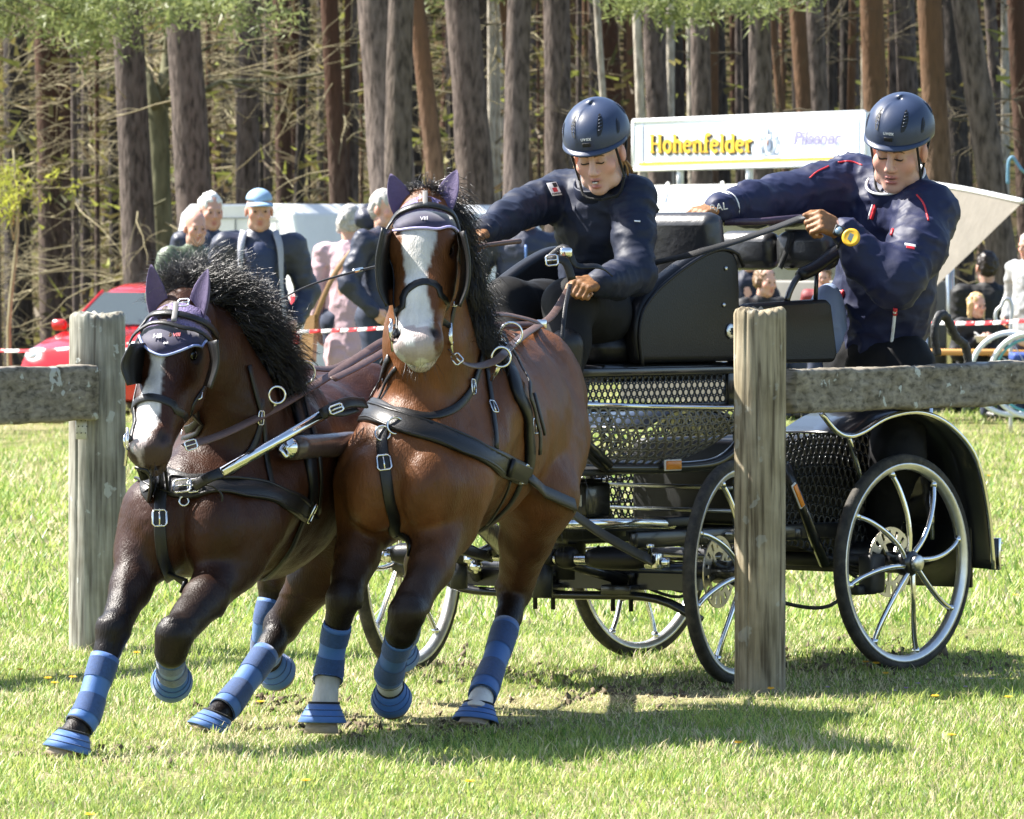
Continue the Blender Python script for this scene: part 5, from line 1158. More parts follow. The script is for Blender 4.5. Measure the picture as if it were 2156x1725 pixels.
pe = fB.snap(fB.hit([(335, 712), (372, 710), (350, 728)], y0, y1), .011)
blob_text('HB', pe[0], latB, -axB, .020, M_emb, 'bonnet_embroidery', B_); blob_text('VIII', pe[1], latB, -axB, .016, M_embr, 'bonnet_embroidery', B_); blob_text('**', pe[2], latB, -axB, .018, M_emb, 'bonnet_embroidery', B_)
strap(fB, [(296, 706), (318, 676), (348, 666), (384, 670), (420, 682), (450, 708)], y0, y1, .020, .006, 'browband', M_leather, B_, off=.011)
strap(fB, [(276, 742), (292, 712), (318, 692), (348, 688), (392, 700), (428, 716), (450, 742)], y0, y1, .013, .005, 'brow_strap', M_leather, B_, off=.014)
strap(fB, [(372, 648), (370, 664), (366, 686)], y0, y1, .014, .004, 'crown_tab', MATS['grey_leather_tab'], B_, 8, off=.016)
buckle(P(388, 640, 17.44), fnB, latB, .022, .03, B_)
strap(fB, [(278, 868), (286, 848), (306, 838), (336, 840), (364, 852), (384, 872), (392, 905)], y0, y1, .021, .005, 'noseband', M_leather, B_)
strap(fB, [(294, 720), (290, 790), (282, 860), (276, 930)], y0, y1, .014, .004, 'cheekpiece', M_leather, B_)
strap(fB, [(446, 730), (436, 800), (402, 870), (384, 925)], y0, y1, .014, .004, 'cheekpiece', M_leather, B_)
for inn, out in (([(306, 722), (308, 760), (300, 806)], [(276, 724), (257, 768), (270, 812)]), ([(438, 720), (443, 762), (430, 812)], [(457, 716), (459, 766), (443, 818)])):
    plate([PP(inn, 17.40), [(P(*a, 17.36) + P(*b, 17.32)) / 2 for a, b in zip(inn, out)], PP(out, 17.24)], 'blinker', M_leather, B_, .005)
    MB().tube(spl(PP(out, 17.24), 18), .004, 8).build('blinker_edge', M_leather, B_, True)
for u, v in ((380, 918), (277, 930)):
    c = fB.hit([(u, v)], y0, y1)[0] + np.array([.012 if u > 320 else -.01, 0, 0]); ring(c, latB, .020, .0032, 'bit_ring', B_)
    MB().tube([c + np.array([0, 0, .035]), c, c + np.array([-.006, 0, -.062])], .0038, 8).build('bit_shank', M_hook, B_, True)
buckle(fB.hit([(420, 836)], y0, y1)[0], fnB, axB, .018, .022, B_)
bcB = [(288, 994), (318, 1012), (360, 1026), (420, 1030), (490, 1026), (560, 1036), (610, 1056), (648, 1078)]
o, qB, gB = strap(fB, bcB, 17.0, 18.5, .058, .010, 'breast_collar', M_leather, B_, 36, .002)
for dv in (-16, 16): MB().tube(fB.snap(spl(fB.hit([(u, v + dv) for u, v in bcB], 17.0, 18.5), 36), .010), .0045, 8).build('collar_roll', M_leather, B_, True)
strap(fB, [(305, 988), (345, 1000), (400, 1008), (470, 1000), (520, 960), (545, 900), (548, 840)], 17.0, 18.5, .022, .005, 'neck_strap', M_leather, B_, 26, .004)
o, q, g = strap(fB, [(340, 1032), (337, 1078), (338, 1130), (344, 1180), (358, 1218), (376, 1232)], 17.0, 18.5, .031, .006, 'breast_strap', M_leather, B_, 24, .006); buckle(q[5], g[5], q[6] - q[5], .036, .042, B_, r=.003)
kB = fB.hit([(388, 1030), (412, 1030)], 17.0, 18.5); buckle(kB[0] + gB[14] * .014, gB[14], (1, 0, 0), .036, .046, B_, r=.003); buckle(kB[1] + gB[14] * .014, gB[14], (1, 0, 0), .036, .030, B_, r=.003)
MB().tube(spl([kB[1] + [0, -.02, .01], kB[1] + [.04, -.04, .01], kB[1] + [.07, -.04, -.015], kB[1] + [.062, -.035, -.05]], 14), .0028, 6).build('strap_end', M_leather, B_, True)
ring(kB[0] + np.array([0, -.02, -.03]), (0, -1, .2), .012, .003, 'collar_ring', B_)
strap(fB, [(522, 770), (540, 840), (556, 920), (566, 1000), (572, 1040)], 17.0, 18.5, .018, .005, 'collar_hanger', M_leather, B_, 16, .004); buckle(fB.hit([(546, 880)], 17.0, 18.5)[0], fB.grad(fB.hit([(546, 880)], 17.0, 18.5))[0], (.1, 0, 1), .022, .036, B_)
sdB = [(560, 775), (592, 800), (622, 850), (642, 920), (652, 1000), (648, 1078)]
strap(fB, sdB, 17.4, 18.8, .045, .014, 'saddle_pad', M_vinyl, B_, 26, .002)
strap(fB, [(u + 12, v - 2) for u, v in sdB], 17.4, 18.8, .016, .005, 'saddle_strap', M_leather, B_, 22, .016)
strap(fB, [(640, 1085), (618, 1140), (590, 1185), (555, 1218)], 17.4, 18.8, .022, .006, 'girth', M_leather, B_, 14, .003)
ring(P(640, 785, 17.96), (.3, -1, 0), .030, .0036, 'terret', B_); MB().tube([P(634, 808, 17.96), P(625, 826, 17.98)], .006, 8).build('terret_stem', M_hook, B_, True)
ring(P(583, 832, 17.72), (.3, -1, 0), .022, .0036, 'terret', B_); MB().tube([P(580, 848, 17.72), P(570, 868, 17.76)], .006, 8).build('terret_stem', M_hook, B_, True)
e0 = qB[-1]; e1 = cw(*fa((.335, -.10, .378))); tp = [e0 + (e1 - e0) * t for t in np.linspace(0, 1, 10)]
MB().ribbon(tp, [(.5, -.8, .35)] * 10, .036, .007).build('trace', M_leather, B_, True)
buckle(qB[-2] + gB[-2] * .016, gB[-2], qB[-1] - qB[-4], .052, .030, B_, r=.003)
# pole straps and chrome yoke bar between the two breast collars
yk = MB().tube([P(466, 996, 17.42), P(690, 868, 17.60)], .0135, 14).build('yoke_bar', M_chrome, car, True)
yb_ = MB(); yb_.ribbon(spl([P(676, 874, 17.58), P(705, 858, 17.58), P(735, 848, 17.62), P(768, 850, 17.70)], 12), [(0, -1, .3)] * 12, .030, .006); yb_.ribbon(spl([P(690, 868, 17.57), P(720, 870, 17.60), P(750, 862, 17.66)], 8), [(0, -1, .3)] * 8, .020, .005); yb_.build('yoke_strap', M_leather, car, True)
yb_ = MB(); yb_.ribbon(spl([P(466, 996, 17.41), P(440, 1006, 17.40), P(410, 1024, 17.42)], 8), [(0, -1, .3)] * 8, .028, .006); yb_.build('yoke_strap', M_leather, car, True)
buckle(P(708, 862, 17.56), (0, -1, .2), (1, 0, .4), .020, .035, car, r=.0028)
# ------------------------------------------------ manes, forelocks, tails
r = np.random.default_rng(4)
def crest(pts, n, jit, seed): 
    r = np.random.default_rng(seed); c = spl(pts, 60); i = r.random(n) * 58.99; k = i.astype(int); t = (i - k)[:, None]; return c[k] * (1 - t) + c[k + 1] * t + r.normal(0, jit, (n, 3)), i / 59
NA_ = 4200
pA_, tA = crest([P(900, 425, 17.86), P(925, 470, 17.95), P(945, 560, 18.05), P(965, 650, 18.13), P(990, 720, 18.2)], NA_, .012, 1)
dA = np.stack([.75 + .25 * r.standard_normal(NA_), -.05 + .25 * r.standard_normal(NA_), .20 + .35 * r.standard_normal(NA_)], 1)
hairs('mane', pA_, dA, .085 + .09 * r.random(NA_), .95, 5, ponyA, M_mane, .0011, 12, 1.2, clump=220)
pF, tF = crest([P(868, 418, 17.80), P(893, 408, 17.80), P(925, 420, 17.80)], 420, .008, 2); dF = np.stack([.5 * r.standard_normal(420), -.2 + .3 * r.standard_normal(420), 1 + .3 * r.standard_normal(420)], 1); hairs('forelock', pF, dF, .025 + .035 * r.random(420), .6, 6, ponyA, M_mane, .0011, 9, .6, clump=30)
nB = 8200; pB_, tB = crest([P(392, 638, 17.58), P(425, 660, 17.66), P(470, 700, 17.76), P(520, 745, 17.86), P(556, 790, 17.93)], nB, .011, 3)
ang = np.interp(tB, [0, .3, .6, 1], [rad(108), rad(70), rad(38), rad(8)]) + .22 * r.standard_normal(nB)
dB = np.stack([np.cos(ang), .25 + .25 * r.standard_normal(nB), np.sin(ang)], 1)
hairs('mane', pB_, dB, np.interp(tB, [0, .3, .6, 1], [.15, .235, .225, .16]) * (.62 + .38 * r.random(nB)), .85, 7, ponyB, M_mane, .0011, 12, .7, clump=320)
for pn, base, sd_ in ((ponyA, P(1095, 885, 19.27), 8), (ponyB, P(735, 900, 18.98), 9)):
    n = 500; rt_ = base + r.normal(0, .015, (n, 3)); d = np.stack([.12 + .18 * r.standard_normal(n), .55 + .2 * r.standard_normal(n), .1 + .25 * r.standard_normal(n)], 1)
    hairs('tail', rt_, d, .28 + .16 * r.random(n), .25, sd_, pn, M_mane, .0016, 12, 2.6)
for pn, hh_, nn, sd_ in ((ponyA, hA, fnA, 21), (ponyB, hB, fnB, 22)):
    n = 46; r9 = np.random.default_rng(sd_); rt_ = np.array([hh_(.96 + .03 * r9.standard_normal(), .022 * r9.standard_normal(), -.035 + .02 * r9.standard_normal()) for _ in range(n)]); dd = np.tile(nn * .5, (n, 1)) + np.array([0, 0, -.9]) + .35 * r9.standard_normal((n, 3))
    hairs('whiskers', rt_, dd, .045 + .03 * r9.random(n), .1, sd_, pn, M_mane, .0006, 5, .2)
# ------------------------------------------------ reins and whip
rn = root('driving_reins', 'brown leather reins running from both bridles back to the driver hand', 'reins', tuple(P(1195, 610, 19.75)))
def rein(pts, n=40, w=.022, twist=None, m=None):
    q = spl([P(*p) for p in pts], n); MB().ribbon(q, [nrm([.15, -.75, .5])] * n, w, .004).build('rein', m or M_brownlea, rn, True); return q
q1 = rein([(948, 742, 17.62), (972, 765, 17.75), (1005, 772, 17.9), (1040, 762, 17.97), (1058, 748, 17.99), (1085, 722, 18.3), (1110, 702, 18.7), (1138, 684, 19.2), (1160, 668, 19.5), (1180, 640, 19.68), (1196, 612, 19.72)])
rein([(1018, 665, 18.6), (1060, 663, 18.8), (1105, 672, 19.05), (1138, 682, 19.2)], 16, .020)
rein([(388, 942, 17.24), (470, 915, 17.45), (560, 872, 17.7), (600, 850, 17.8), (690, 795, 18.1), (780, 738, 18.4), (830, 715, 18.55), (960, 690, 18.9), (1138, 684, 19.2)], 44)
rein([(625, 770, 17.97), (690, 778, 18.15), (740, 760, 18.3), (800, 722, 18.46), (840, 705, 18.6)], 24, .020)
rein([(700, 800, 18.05), (760, 770, 18.25), (830, 728, 18.5)], 20, .020)
MB().box(P(1140, 683, 19.19), (.03, .012, .026), bev=.004).build('rein_buckle', M_hook, rn, True)
buckle(P(402, 938, 17.24), (.1, -1, .2), (1, 0, .35), .024, .030, rn); buckle(P(962, 757, 17.66), (.1, -1, .2), (.5, 0, -.6), .024, .026, rn)
wh = root('driving_whip', 'long thin black driving whip held level behind the ponies heads', 'whip', tuple(P(1010, 512, 19.7)))
MB().tube(spl([P(1095, 508, 19.75), P(1030, 516, 19.65), P(960, 528, 19.5), P(880, 545, 19.3)], 16), np.linspace(.0075, .005, 16), 8).build('handle', M_brownlea, wh, True)
MB().tube(spl([P(880, 545, 19.3), P(790, 562, 19.0), P(700, 585, 18.7), P(640, 606, 18.5), P(590, 632, 18.3), P(560, 655, 18.2)], 30), np.linspace(.0045, .0018, 30), 8).build('shaft', M_blackf, wh, True)
MB().tube([P(762, 567, 18.9), P(745, 571, 18.85)], .0058, 10).build('ferrule', M_hook, wh, True)
# ================================================================== people
SKIN = np.array([.64, .40, .32])
M_skin = mat('skin', (.5, .3, .2), .48, attr=True, var=.06, vs=60, bump=.1, bs=300, spec=.4, sub=.12)
M_navyj = mat('navy_jacket_nylon', (.010, .0145, .034), .58, var=.25, vs=14, bump=.12, bs=60, bdist=.006, spec=.3)
M_navym = mat('navy_team_jacket', (.013, .017, .052), .56, var=.22, vs=12, bump=.12, bs=60, bdist=.006, spec=.3)
M_black = mat('black_breeches', (.006, .006, .007), .72, var=.2, bump=.2, bs=50, spec=.25)
M_glove = mat('tan_leather_glove', (.24, .108, .038), .6, var=.3, vs=45, bump=.4, bs=120)
M_helm = mat('blue_grey_helmet', (.028, .042, .085), .34, var=.08, vs=40, bump=.05, bs=300, spec=.5)
M_vent = mat('helmet_vent_black', (.008, .008, .009), .6); M_white = mat('white_print', (.8, .8, .78), .5); M_red = mat('red_print', (.55, .02, .03), .5)
M_hairb = mat('brown_hair', (.16, .09, .04), .5, var=.3, vs=60, stretch=(1, 1, .1)); M_lining = mat('pale_blue_lining', (.23, .30, .48), .5, bump=.4, bs=30, bdist=.01)
M_lash = mat('dark_lash', (.03, .018, .012), .7); M_lip = mat('lip', (.38, .11, .10), .45)

def head_frame(c, hf, up=(0, 0, 1), roll=0.0):
    hf = nrm(hf); hr = nrm(np.cross(hf, up)); hu = np.cross(hr, hf)
    if roll: hr, hu = hr * math.cos(roll) + hu * math.sin(roll), hu * math.cos(roll) - hr * math.sin(roll)
    return np.asarray(c, float), hr, hf, hu            # x = person's right, y = forward, z = up
def add_head(f, fr, s, skin, neck, k=1.0, male=False, mouth=.0):
    c, hr, hf, hu = fr
    def q(x, y, z): return c + (hr * x + hf * y + hu * z) * s
    A3 = (hr, hf, hu); sk = tuple(skin); rosy = tuple(np.array(skin) * [1.04, .87, .85]); lip = (.40, .13, .115)
    f.ell(q(0, -.012, .042), np.array([.074, .094, .088]) * s, A3, .03 * s, sk); jw = 1.10 if male else 1.0
    f.ell(q(0, .022, -.045), np.array([.060 * jw, .068, .078]) * s, A3, .03 * s, sk); f.ell(q(0, .066, -.098), np.array([.028 * jw, .022, .022]) * s, A3, .02 * s, sk)
    for e in (1, -1):
        f.ell(q(.040 * e, .058, -.022), np.array([.026, .024, .026]) * s, A3, .02 * s, rosy); f.ell(q(.044 * e * jw, .020, -.080), np.array([.022, .035, .026]) * s, A3, .02 * s, sk)
        f.ell(q(.031 * e, .0965, .006), np.array([.018, .014, .0105]) * s, A3, .010 * s, None, 1)
        f.ell(q(.031 * e, .0755, .005), np.array([.0150, .0135, .0125]) * s, A3, .004 * s, tuple(np.array(skin) * .86))
        f.ell(q(.078 * e, -.010, -.008), np.array([.010, .021, .031]) * s, A3, .008 * s, rosy); f.ell(q(.011 * e, .094, -.034), np.array([.0085, .011, .0075]) * s, A3, .006 * s, rosy)
    f.ell(q(0, .076, .028), np.array([.050, .016, .012]) * s, A3, .014 * s, sk); f.rc(q(0, .088, .010), q(0, .105, -.026), .0085 * s, .0125 * s, .010 * s, sk)
    f.ell(q(0, .0885, -.058), np.array([.0175 if not male else .021, .010, .0046]) * s, A3, .006 * s, lip); f.ell(q(0, .0870, -.0735 - mouth), np.array([.0145 if not male else .018, .010, .0052]) * s, A3, .006 * s, lip)
    f.ell(q(0, .098, -.065 - mouth * .5), np.array([.0125 if not male else .018, .012, .0016 + mouth * .5]) * s, A3, .003 * s, None, 1)
    f.rc(q(0, -.02, -.06), neck, .053 * s, .058 * s, .03, sk)
    return q
def face_bits(q, fr, s, parent, brow, eyes_down=True, fld=None, teeth=False):
    c, hr, hf, hu = fr
    for e in (1, -1):
        pts = [q(x * e, .10, z) for x, z in ((.012, .024), (.026, .029), (.040, .028), (.052, .020))]; p = fld.snap(np.array(pts), .0006); MB().tube(spl(p, 10), np.interp(np.linspace(0, 1, 10), [0, .3, 1], [.0022, .003, .0012]) * s, 6).build('eyebrow', brow, parent, True)
        pts = [q(x * e, .094, z) for x, z in ((.0185, .0005), (.027, -.0035), (.036, -.003), (.045, .002))]; p = fld.snap(np.array(pts), .0008); MB().tube(spl(p, 10), np.array([.0012, .002, .0024, .0024, .0024, .0024, .0024, .002, .0016, .001]) * s, 6).build('eyelashes', M_lash, parent, True)
    mz_ = fld.snap(np.array([q(x, .10, -.0655 - (.004 if teeth else 0) + .0012 * math.cos(x * 90)) for x in np.linspace(-.0165 if teeth else -.021, .0165 if teeth else .021, 9)]), .0002); MB().tube(mz_, np.array([.0008, .002, .003, .0036, .0038, .0036, .003, .002, .0008]) * ((1.35 if teeth else .55) * s), 8).build('mouth', mat('mouth_dark', (.05, .016, .014), .5), parent, True)
    if teeth: MB().box(fld.snap(np.array([q(0, .10, -.0665)]), .0035)[0], (.017 * s, .004, .0045 * s), (hr, hf, hu), bev=.0015).build('teeth', mat('teeth', (.7, .66, .58), .3), parent, True)
def cloth(fld, h, name, m, parent, folds=.006, seed=0, fs=(9, 9, 9), keep=None, arms=()):
    V, Q = fld.mesh(h); g = fld.grad(V); ex = np.zeros(len(V))
    for a, b, r_, amp, wl, sk in arms:      # creases running round a bent sleeve or across a waist
        a = np.asarray(a); b = np.asarray(b); ax = nrm(b - a); L_ = np.linalg.norm(b - a); t = (V - a) @ ax; rad_ = V - a - t[:, None] * ax; d = np.linalg.norm(rad_, axis=1); sx = rad_ @ np.array(sk)
        w = sstep(r_ * 1.9, r_ * 1.2, d) * sstep(-.03, .03, t) * sstep(L_ + .03, L_ - .03, t); n_ = vnoise(V, seed + 9, 11); ph = (t + .45 * sx + .020 * n_) / wl
        ex += w * amp * (np.clip(1 - np.abs(np.sin(np.pi * ph + 1.6 * n_)) * 1.25, 0, 1) ** 1.4) * np.clip(.35 + 1.2 * vnoise(V, seed + 4, 7), 0, 1.2)
    V = V + g * ex[:, None]
    d = vnoise(V * np.array(fs), seed, 1.0) + .55 * vnoise(V * np.array(fs) * 2.3 + 7, seed + 1, 1.0); d = np.clip(1 - np.abs(d), 0, 1) ** 2 - .4 + .45 * (np.clip(1 - 1.3 * np.abs(vnoise(V * np.array(fs) * 2.6 + 3, seed + 5, 1.0)), 0, 1) ** 2 - .3)
    V = V + g * (d * folds)[:, None]
    if keep is not None:
        m_ = keep(V); ok = m_[Q].all(1); Q = Q[ok]; us = np.unique(Q); rm = np.full(len(V), -1); rm[us] = np.arange(len(us)); V = V[us]; Q = rm[Q]
    return link(name, mesh_np(name, V, Q, m), parent, True)
def skin_mesh(fld, h, parent, name='body'):
    V, Q = fld.mesh(h); V = fld.snap(V, 0, 1); return link(name, mesh_np(name, V, Q, M_skin, True, fld.paint(V, .0035, SKIN)), parent, True)
def hand_field(f, wrist, d, n, s, sz=1.0, curl=(60, 75, 50), col=None, thumb=(40, .8), spread=1.0, k=.004):
    """palm, four fingers and thumb; d = wrist to knuckles, n = out of the back of the hand, s = towards the thumb"""
    d = nrm(d); n = nrm(n - d * np.dot(n, d)); s_ = nrm(np.cross(d, n)); s_ = s_ if np.dot(s_, s) > 0 else -s_
    w = np.asarray(wrist, float); f.rc(w - d * .03 * sz, w + d * .012 * sz, .030 * sz, .029 * sz, .012, col, (n, .8))
    for o in (.030, .010, -.010, -.029): f.rc(w + d * .012 * sz + s_ * o * .55 * sz, w + d * .080 * sz + s_ * o * sz, .0165 * sz, .0125 * sz, .010, col)
    for i, o in enumerate((.030, .010, -.010, -.029)):
        p = w + d * .083 * sz + s_ * o * sz * spread; a = 0; ln = (.040, .044, .041, .033)[i] * sz; r0 = (.0098, .0100, .0096, .0086)[i] * sz
        for j, (fl, lm) in enumerate(zip(curl, (1, .64, .5))):
            a += rad(fl + (i - 1.5) * 3); v = d * math.cos(a) - n * math.sin(a); p2 = p + v * ln * lm; f.rc(p, p2, r0 * (1 - .07 * j), r0 * (.93 - .07 * j), k if j else .006, col); p = p2
    t0 = w + d * .028 * sz + s_ * .026 * sz; v = nrm(d * math.cos(rad(thumb[0])) + s_ * math.sin(rad(thumb[0])) - n * .35); p = t0 + v * .040 * sz; v2 = nrm(v * .6 + d * .5 - s_ * thumb[1] - n * .3); p2 = p + v2 * .034 * sz; v3 = nrm(v2 - s_ * .3); p3 = p2 + v3 * .024 * sz
    f.rc(t0, p, .0165 * sz, .0115 * sz, .008, col); f.rc(p, p2, .0115 * sz, .0105 * sz, .005, col); f.rc(p2, p3, .0105 * sz, .0085 * sz, .004, col)
    return f
def glove(wrist, d, n, s, sz, curl, parent, m, back, **kw):
    f = Field(); hand_field(f, wrist, d, n, s, sz, curl, **kw); f.rc(np.asarray(wrist) - nrm(d) * .055 * sz, np.asarray(wrist) - nrm(d) * .015 * sz, .036 * sz, .031 * sz, .012, None, (nrm(n), .85))
    V, Q = f.mesh(.0036); V = V + f.grad(V) * (vnoise(V, 3, 70) * .0012)[:, None]; return link('glove', mesh_np('glove', V, Q, m), parent, True)

def helmet(fr, s, parent):
    """riding helmet: ribbed dome, short peak, vents, front badge, harness"""
    c, hr, hf, hu = fr; up0 = .062; Rx, Ry, Rz = .1035, .122, .102
    def dome(az, el, off=0.0):
        # az 0 = front, el 0 = rim, 90 = top
        ca, sa, ce, se = math.cos(az), math.sin(az), math.cos(el), math.sin(el); e2 = ce ** .86; x = (Rx + off) * sa * e2; y = (Ry + off) * ca * e2; z = (Rz + off) * se
        rdg = .0028 * math.exp(-((abs(az) - .33 - .20 * el) / .07) ** 2) * sstep(.05, .4, el) * (1 - sstep(1.1, 1.4, el)); k = 1 + rdg / .11
        return c + (hr * x * k + hf * (y * k - .012) + hu * (z * k + up0 - .006 * ca)) * s
    nA, nE = 72, 24; V = []
    for j in range(nE + 1):
        el = rad(-9) + (rad(90) - rad(-9)) * j / nE
        for i in range(nA): V.append(dome(2 * math.pi * i / nA, el))
    Q = [(j * nA + i, (j + 1) * nA + i, (j + 1) * nA + (i + 1) % nA, j * nA + (i + 1) % nA) for j in range(nE) for i in range(nA)]
    o = link('helmet', mesh_np('helmet', np.array(V), Q, M_helm), parent, True); md = o.modifiers.new('shell', 'SOLIDIFY'); md.thickness = .012 * s; md.offset = -1
    # peak
    V = []; n = 25
    for j in range(5):
        t = j / 4
        for i in range(n):
            az = rad(-78 + 156 * i / (n - 1)); b = dome(az, rad(-4 + 3 * (1 - t)), .001); ext = .017 * math.cos(az / rad(78) * math.pi / 2) ** .7 * t; V.append(b + (hf * math.cos(az) + hr * math.sin(az) * .6) * ext * s - hu * (.005 * t ** 1.5 + .002) * s)
    pk = link('peak', mesh_np('peak', np.array(V), [(j * n + i, j * n + i + 1, (j + 1) * n + i + 1, (j + 1) * n + i) for j in range(4) for i in range(n - 1)], M_helm), parent, True); md = pk.modifiers.new('shell', 'SOLIDIFY'); md.thickness = .005 * s
    for e in (1, -1):
        for a0, e0, a1, e1, w in ((.42, 20, .66, 58, .115), (1.05, 12, 1.22, 34, .085), (1.9, 22, 2.1, 50, .09)):
            V = []; n = 8
            for i in range(n):
                t = i / (n - 1); az = a0 + (a1 - a0) * t; el = rad(e0 + (e1 - e0) * t); ww = w * math.sin(math.pi * (.08 + .84 * t)) ** .6
                V += [dome((az - ww) * e, el, .0012), dome((az + ww) * e, el + .03, .0012)]
            link('vent', mesh_np('vent', np.array(V), [(2 * i, 2 * i + 1, 2 * i + 3, 2 * i + 2) for i in range(n - 1)], M_vent), parent, True)
            # grille bars in the vent
            b = MB()
            for t in (.25, .4, .55, .7, .85): az = a0 + (a1 - a0) * t; el = rad(e0 + (e1 - e0) * t); b.tube([dome((az - w * .6) * e, el, .002), dome((az + w * .6) * e, el + .03, .002)], .0011 * s, 5)
            b.build('vent_grille', M_helm, parent, True)
    bd = MB(); bd.box(dome(0, rad(9), .001), (.026 * s, .004 * s, .012 * s), (hr, hf, hu), bev=.0015); bd.build('badge', M_vent, parent, True)
    ctr = dome(0, rad(19), .002)
    blob_text('uvex', ctr, -hr, hu - hf * .3, .0175 * s, M_white, 'helmet_lettering', parent, .0005)
    # harness
    for e in (1, -1):
        b = MB(); j = c + (hr * .072 * e + hf * .015 - hu * .075) * s; b.tube([dome(.9 * e, rad(-6), -.010), j], .004 * s, 6); b.tube([dome(2.0 * e, rad(-6), -.010), j], .004 * s, 6); b.tube(spl([j, c + (hr * .055 * e + hf * .045 - hu * .118) * s, c + (hr * 0 + hf * .06 - hu * .128) * s], 8), .004 * s, 6); b.build('chin_strap', M_blackf, parent, True)
def patch_on(fld, uv, y0, y1, name, m, parent, w, h_, off=.004, right=(1, 0, 0), th=.002):
    """small flat badge laid on a garment"""
    c = fld.snap(fld.hit([uv], y0, y1), off)[0]; n = fld.grad(c[None])[0]; r = nrm(np.asarray(right) - n * np.dot(right, n)); u = np.cross(n, r); u = u if u[2] > 0 else -u
    return MB().box(c, (w, h_, th), (r, u, n), bev=.0006).build(name, m, parent, True), c, r, u, n

# ---------------------------------------------------------------- driver
dr = root('person', 'driver in navy jacket and blue-grey helmet, seated, leaning forward with reins', 'person', tuple(cw(.82, 0, 1.05)))
hfD = head_frame(P(1261, 324, 20.13), (-.24, -.86, -.37), roll=rad(-4)); fD = Field()
neckD = P(1270, 425, 20.28); qD = add_head(fD, hfD, .90, SKIN, neckD, mouth=.008)
shR, shL = P(1190, 408, 20.38), P(1332, 420, 20.18); elR, elL = P(1098, 440, 20.18), P(1338, 578, 20.02); wrR, wrL = P(1022, 488, 19.9), P(1258, 597, 19.86)
pel = P(1272, 668, 20.55); chs = P(1262, 480, 20.30); wst = P(1268, 580, 20.42)
hipR, hipL = P(1215, 672, 20.58), P(1318, 680, 20.42); knR, knL = P(1068, 640, 20.12), P(1198, 640, 19.95); anR, anL = P(1085, 800, 20.0), P(1192, 800, 19.85)
for a, b, ra, rb in ((chs, wst, .10, .095), (wst, pel, .095, .11), (neckD, chs, .05, .09), (shR, elR, .045, .036), (elR, wrR, .036, .026), (shL, elL, .045, .036), (elL, wrL, .036, .026), (shR, shL, .05, .05), (hipR, knR, .07, .05), (hipL, knL, .07, .05), (knR, anR, .048, .033), (knL, anL, .048, .033)): fD.rc(a, b, ra, rb, .03, tuple(SKIN))
hand_field(fD, wrL, P(1205, 600, 19.76) - wrL, (-.1, -.75, .65), (-.3, -.2, 1), .80, (75, 85, 50), tuple(SKIN)); hand_field(fD, wrR, P(975, 505, 19.78) - wrR, (-.2, -.5, .8), (0, .2, 1), .80, (70, 85, 50), tuple(SKIN))
skin_mesh(fD, .0048, dr); face_bits(qD, hfD, .90, dr, M_hairb, fld=fD, teeth=True)
helmet(hfD, .97, dr)
hb_ = MB()
for i, (u, v, u2, v2) in enumerate(((1312, 335, 1322, 372), (1306, 335, 1312, 368), (1318, 338, 1332, 365), (1206, 332, 1209, 356), (1300, 336, 1310, 360))): hb_.tube(spl([P(u, v, 20.12), P((u + u2) / 2 + 3, (v + v2) / 2, 20.13), P(u2, v2, 20.16)], 8), [.004] * 7 + [.001], 6)
hb_.build('hair', mat('fair_hair', (.34, .20, .09), .5, var=.3, vs=80), dr, True)
jD = Field()
jD.rc(chs + np.array([0, 0, .03]), wst, .132, .122, .05, None, (CF, .86)); jD.rc(wst, pel, .122, .135, .05, None, (CF, .9)); jD.rc(shR, shL, .062, .066, .06); jD.rc(neckD + np.array([0, .0, .012]), chs, .062, .115, .05)
jD.chain([shR, (shR + elR) / 2 + np.array([0, 0, .0]), elR, (elR + wrR) / 2, wrR], [.070, .060, .054, .048, .042], .03); jD.chain([shL, (shL + elL) / 2, elL, (elL + wrL) / 2 + np.array([0, 0, -.005]), wrL + np.array([.012, 0, 0])], [.068, .060, .056, .050, .043], .03)
cloth(jD, .0070, 'jacket', M_navyj, dr, .006, 3, (11, 11, 16), arms=[(shR, elR, .07, .007, .055, (0, .3, .8)), (elR, wrR, .055, .006, .04, (0, .2, -.8)), (shL, elL, .065, .007, .055, (.8, 0, .2)), (elL, wrL, .055, .007, .036, (0, .2, .9)), (chs, pel, .13, .006, .07, (.8, .1, .0))])
MB().lathe([(.070, -.03), (.074, .0), (.072, .030), (.069, .034), (.064, .030), (.062, -.03)], neckD + np.array([-.014, -.045, .036]), nrm([-.22, -.45, .87]), 36, close=False).build('collar', M_navyj, dr, True)
vs = Field(); vs.rc(chs + np.array([-.006, -.012, .01]), wst + np.array([-.006, -.012, 0]), .130, .124, .05, None, (CF, .86)); cloth(vs, .009, 'body_protector', M_blackf, dr, .004, 5) if False else None
o, c, r_, u_, n_ = patch_on(jD, (1163, 402), 19.6, 21, 'sleeve_badge', M_white, dr, .038, .045, .012, right=(.9, .2, .35)); 
MB().box(c - u_ * .004 + n_ * .002, (.016, .014, .002), (r_, u_, n_)).build('badge_crest', M_red, dr, True); MB().box(c + u_ * .012 + r_ * .008 + n_ * .002, (.014, .014, .002), (r_, u_, n_)).build('badge_field', M_vent, dr, True)
blob_text('POMMERN', c - u_ * .018 + n_ * .003, r_, u_, .0085, M_vent, 'badge_lettering', dr, .0004)
patch_on(jD, (1341, 470), 19.5, 21, 'sleeve_logo', M_white, dr, .018, .005, .011)
None if True else MB().box(P(1186, 472, 20.0), (.003, .004, .17), (nrm([1, 0, 0]), np.array([0, 1, 0]), nrm([.05, 0, 1]))).build('zip', M_steel, dr, True)
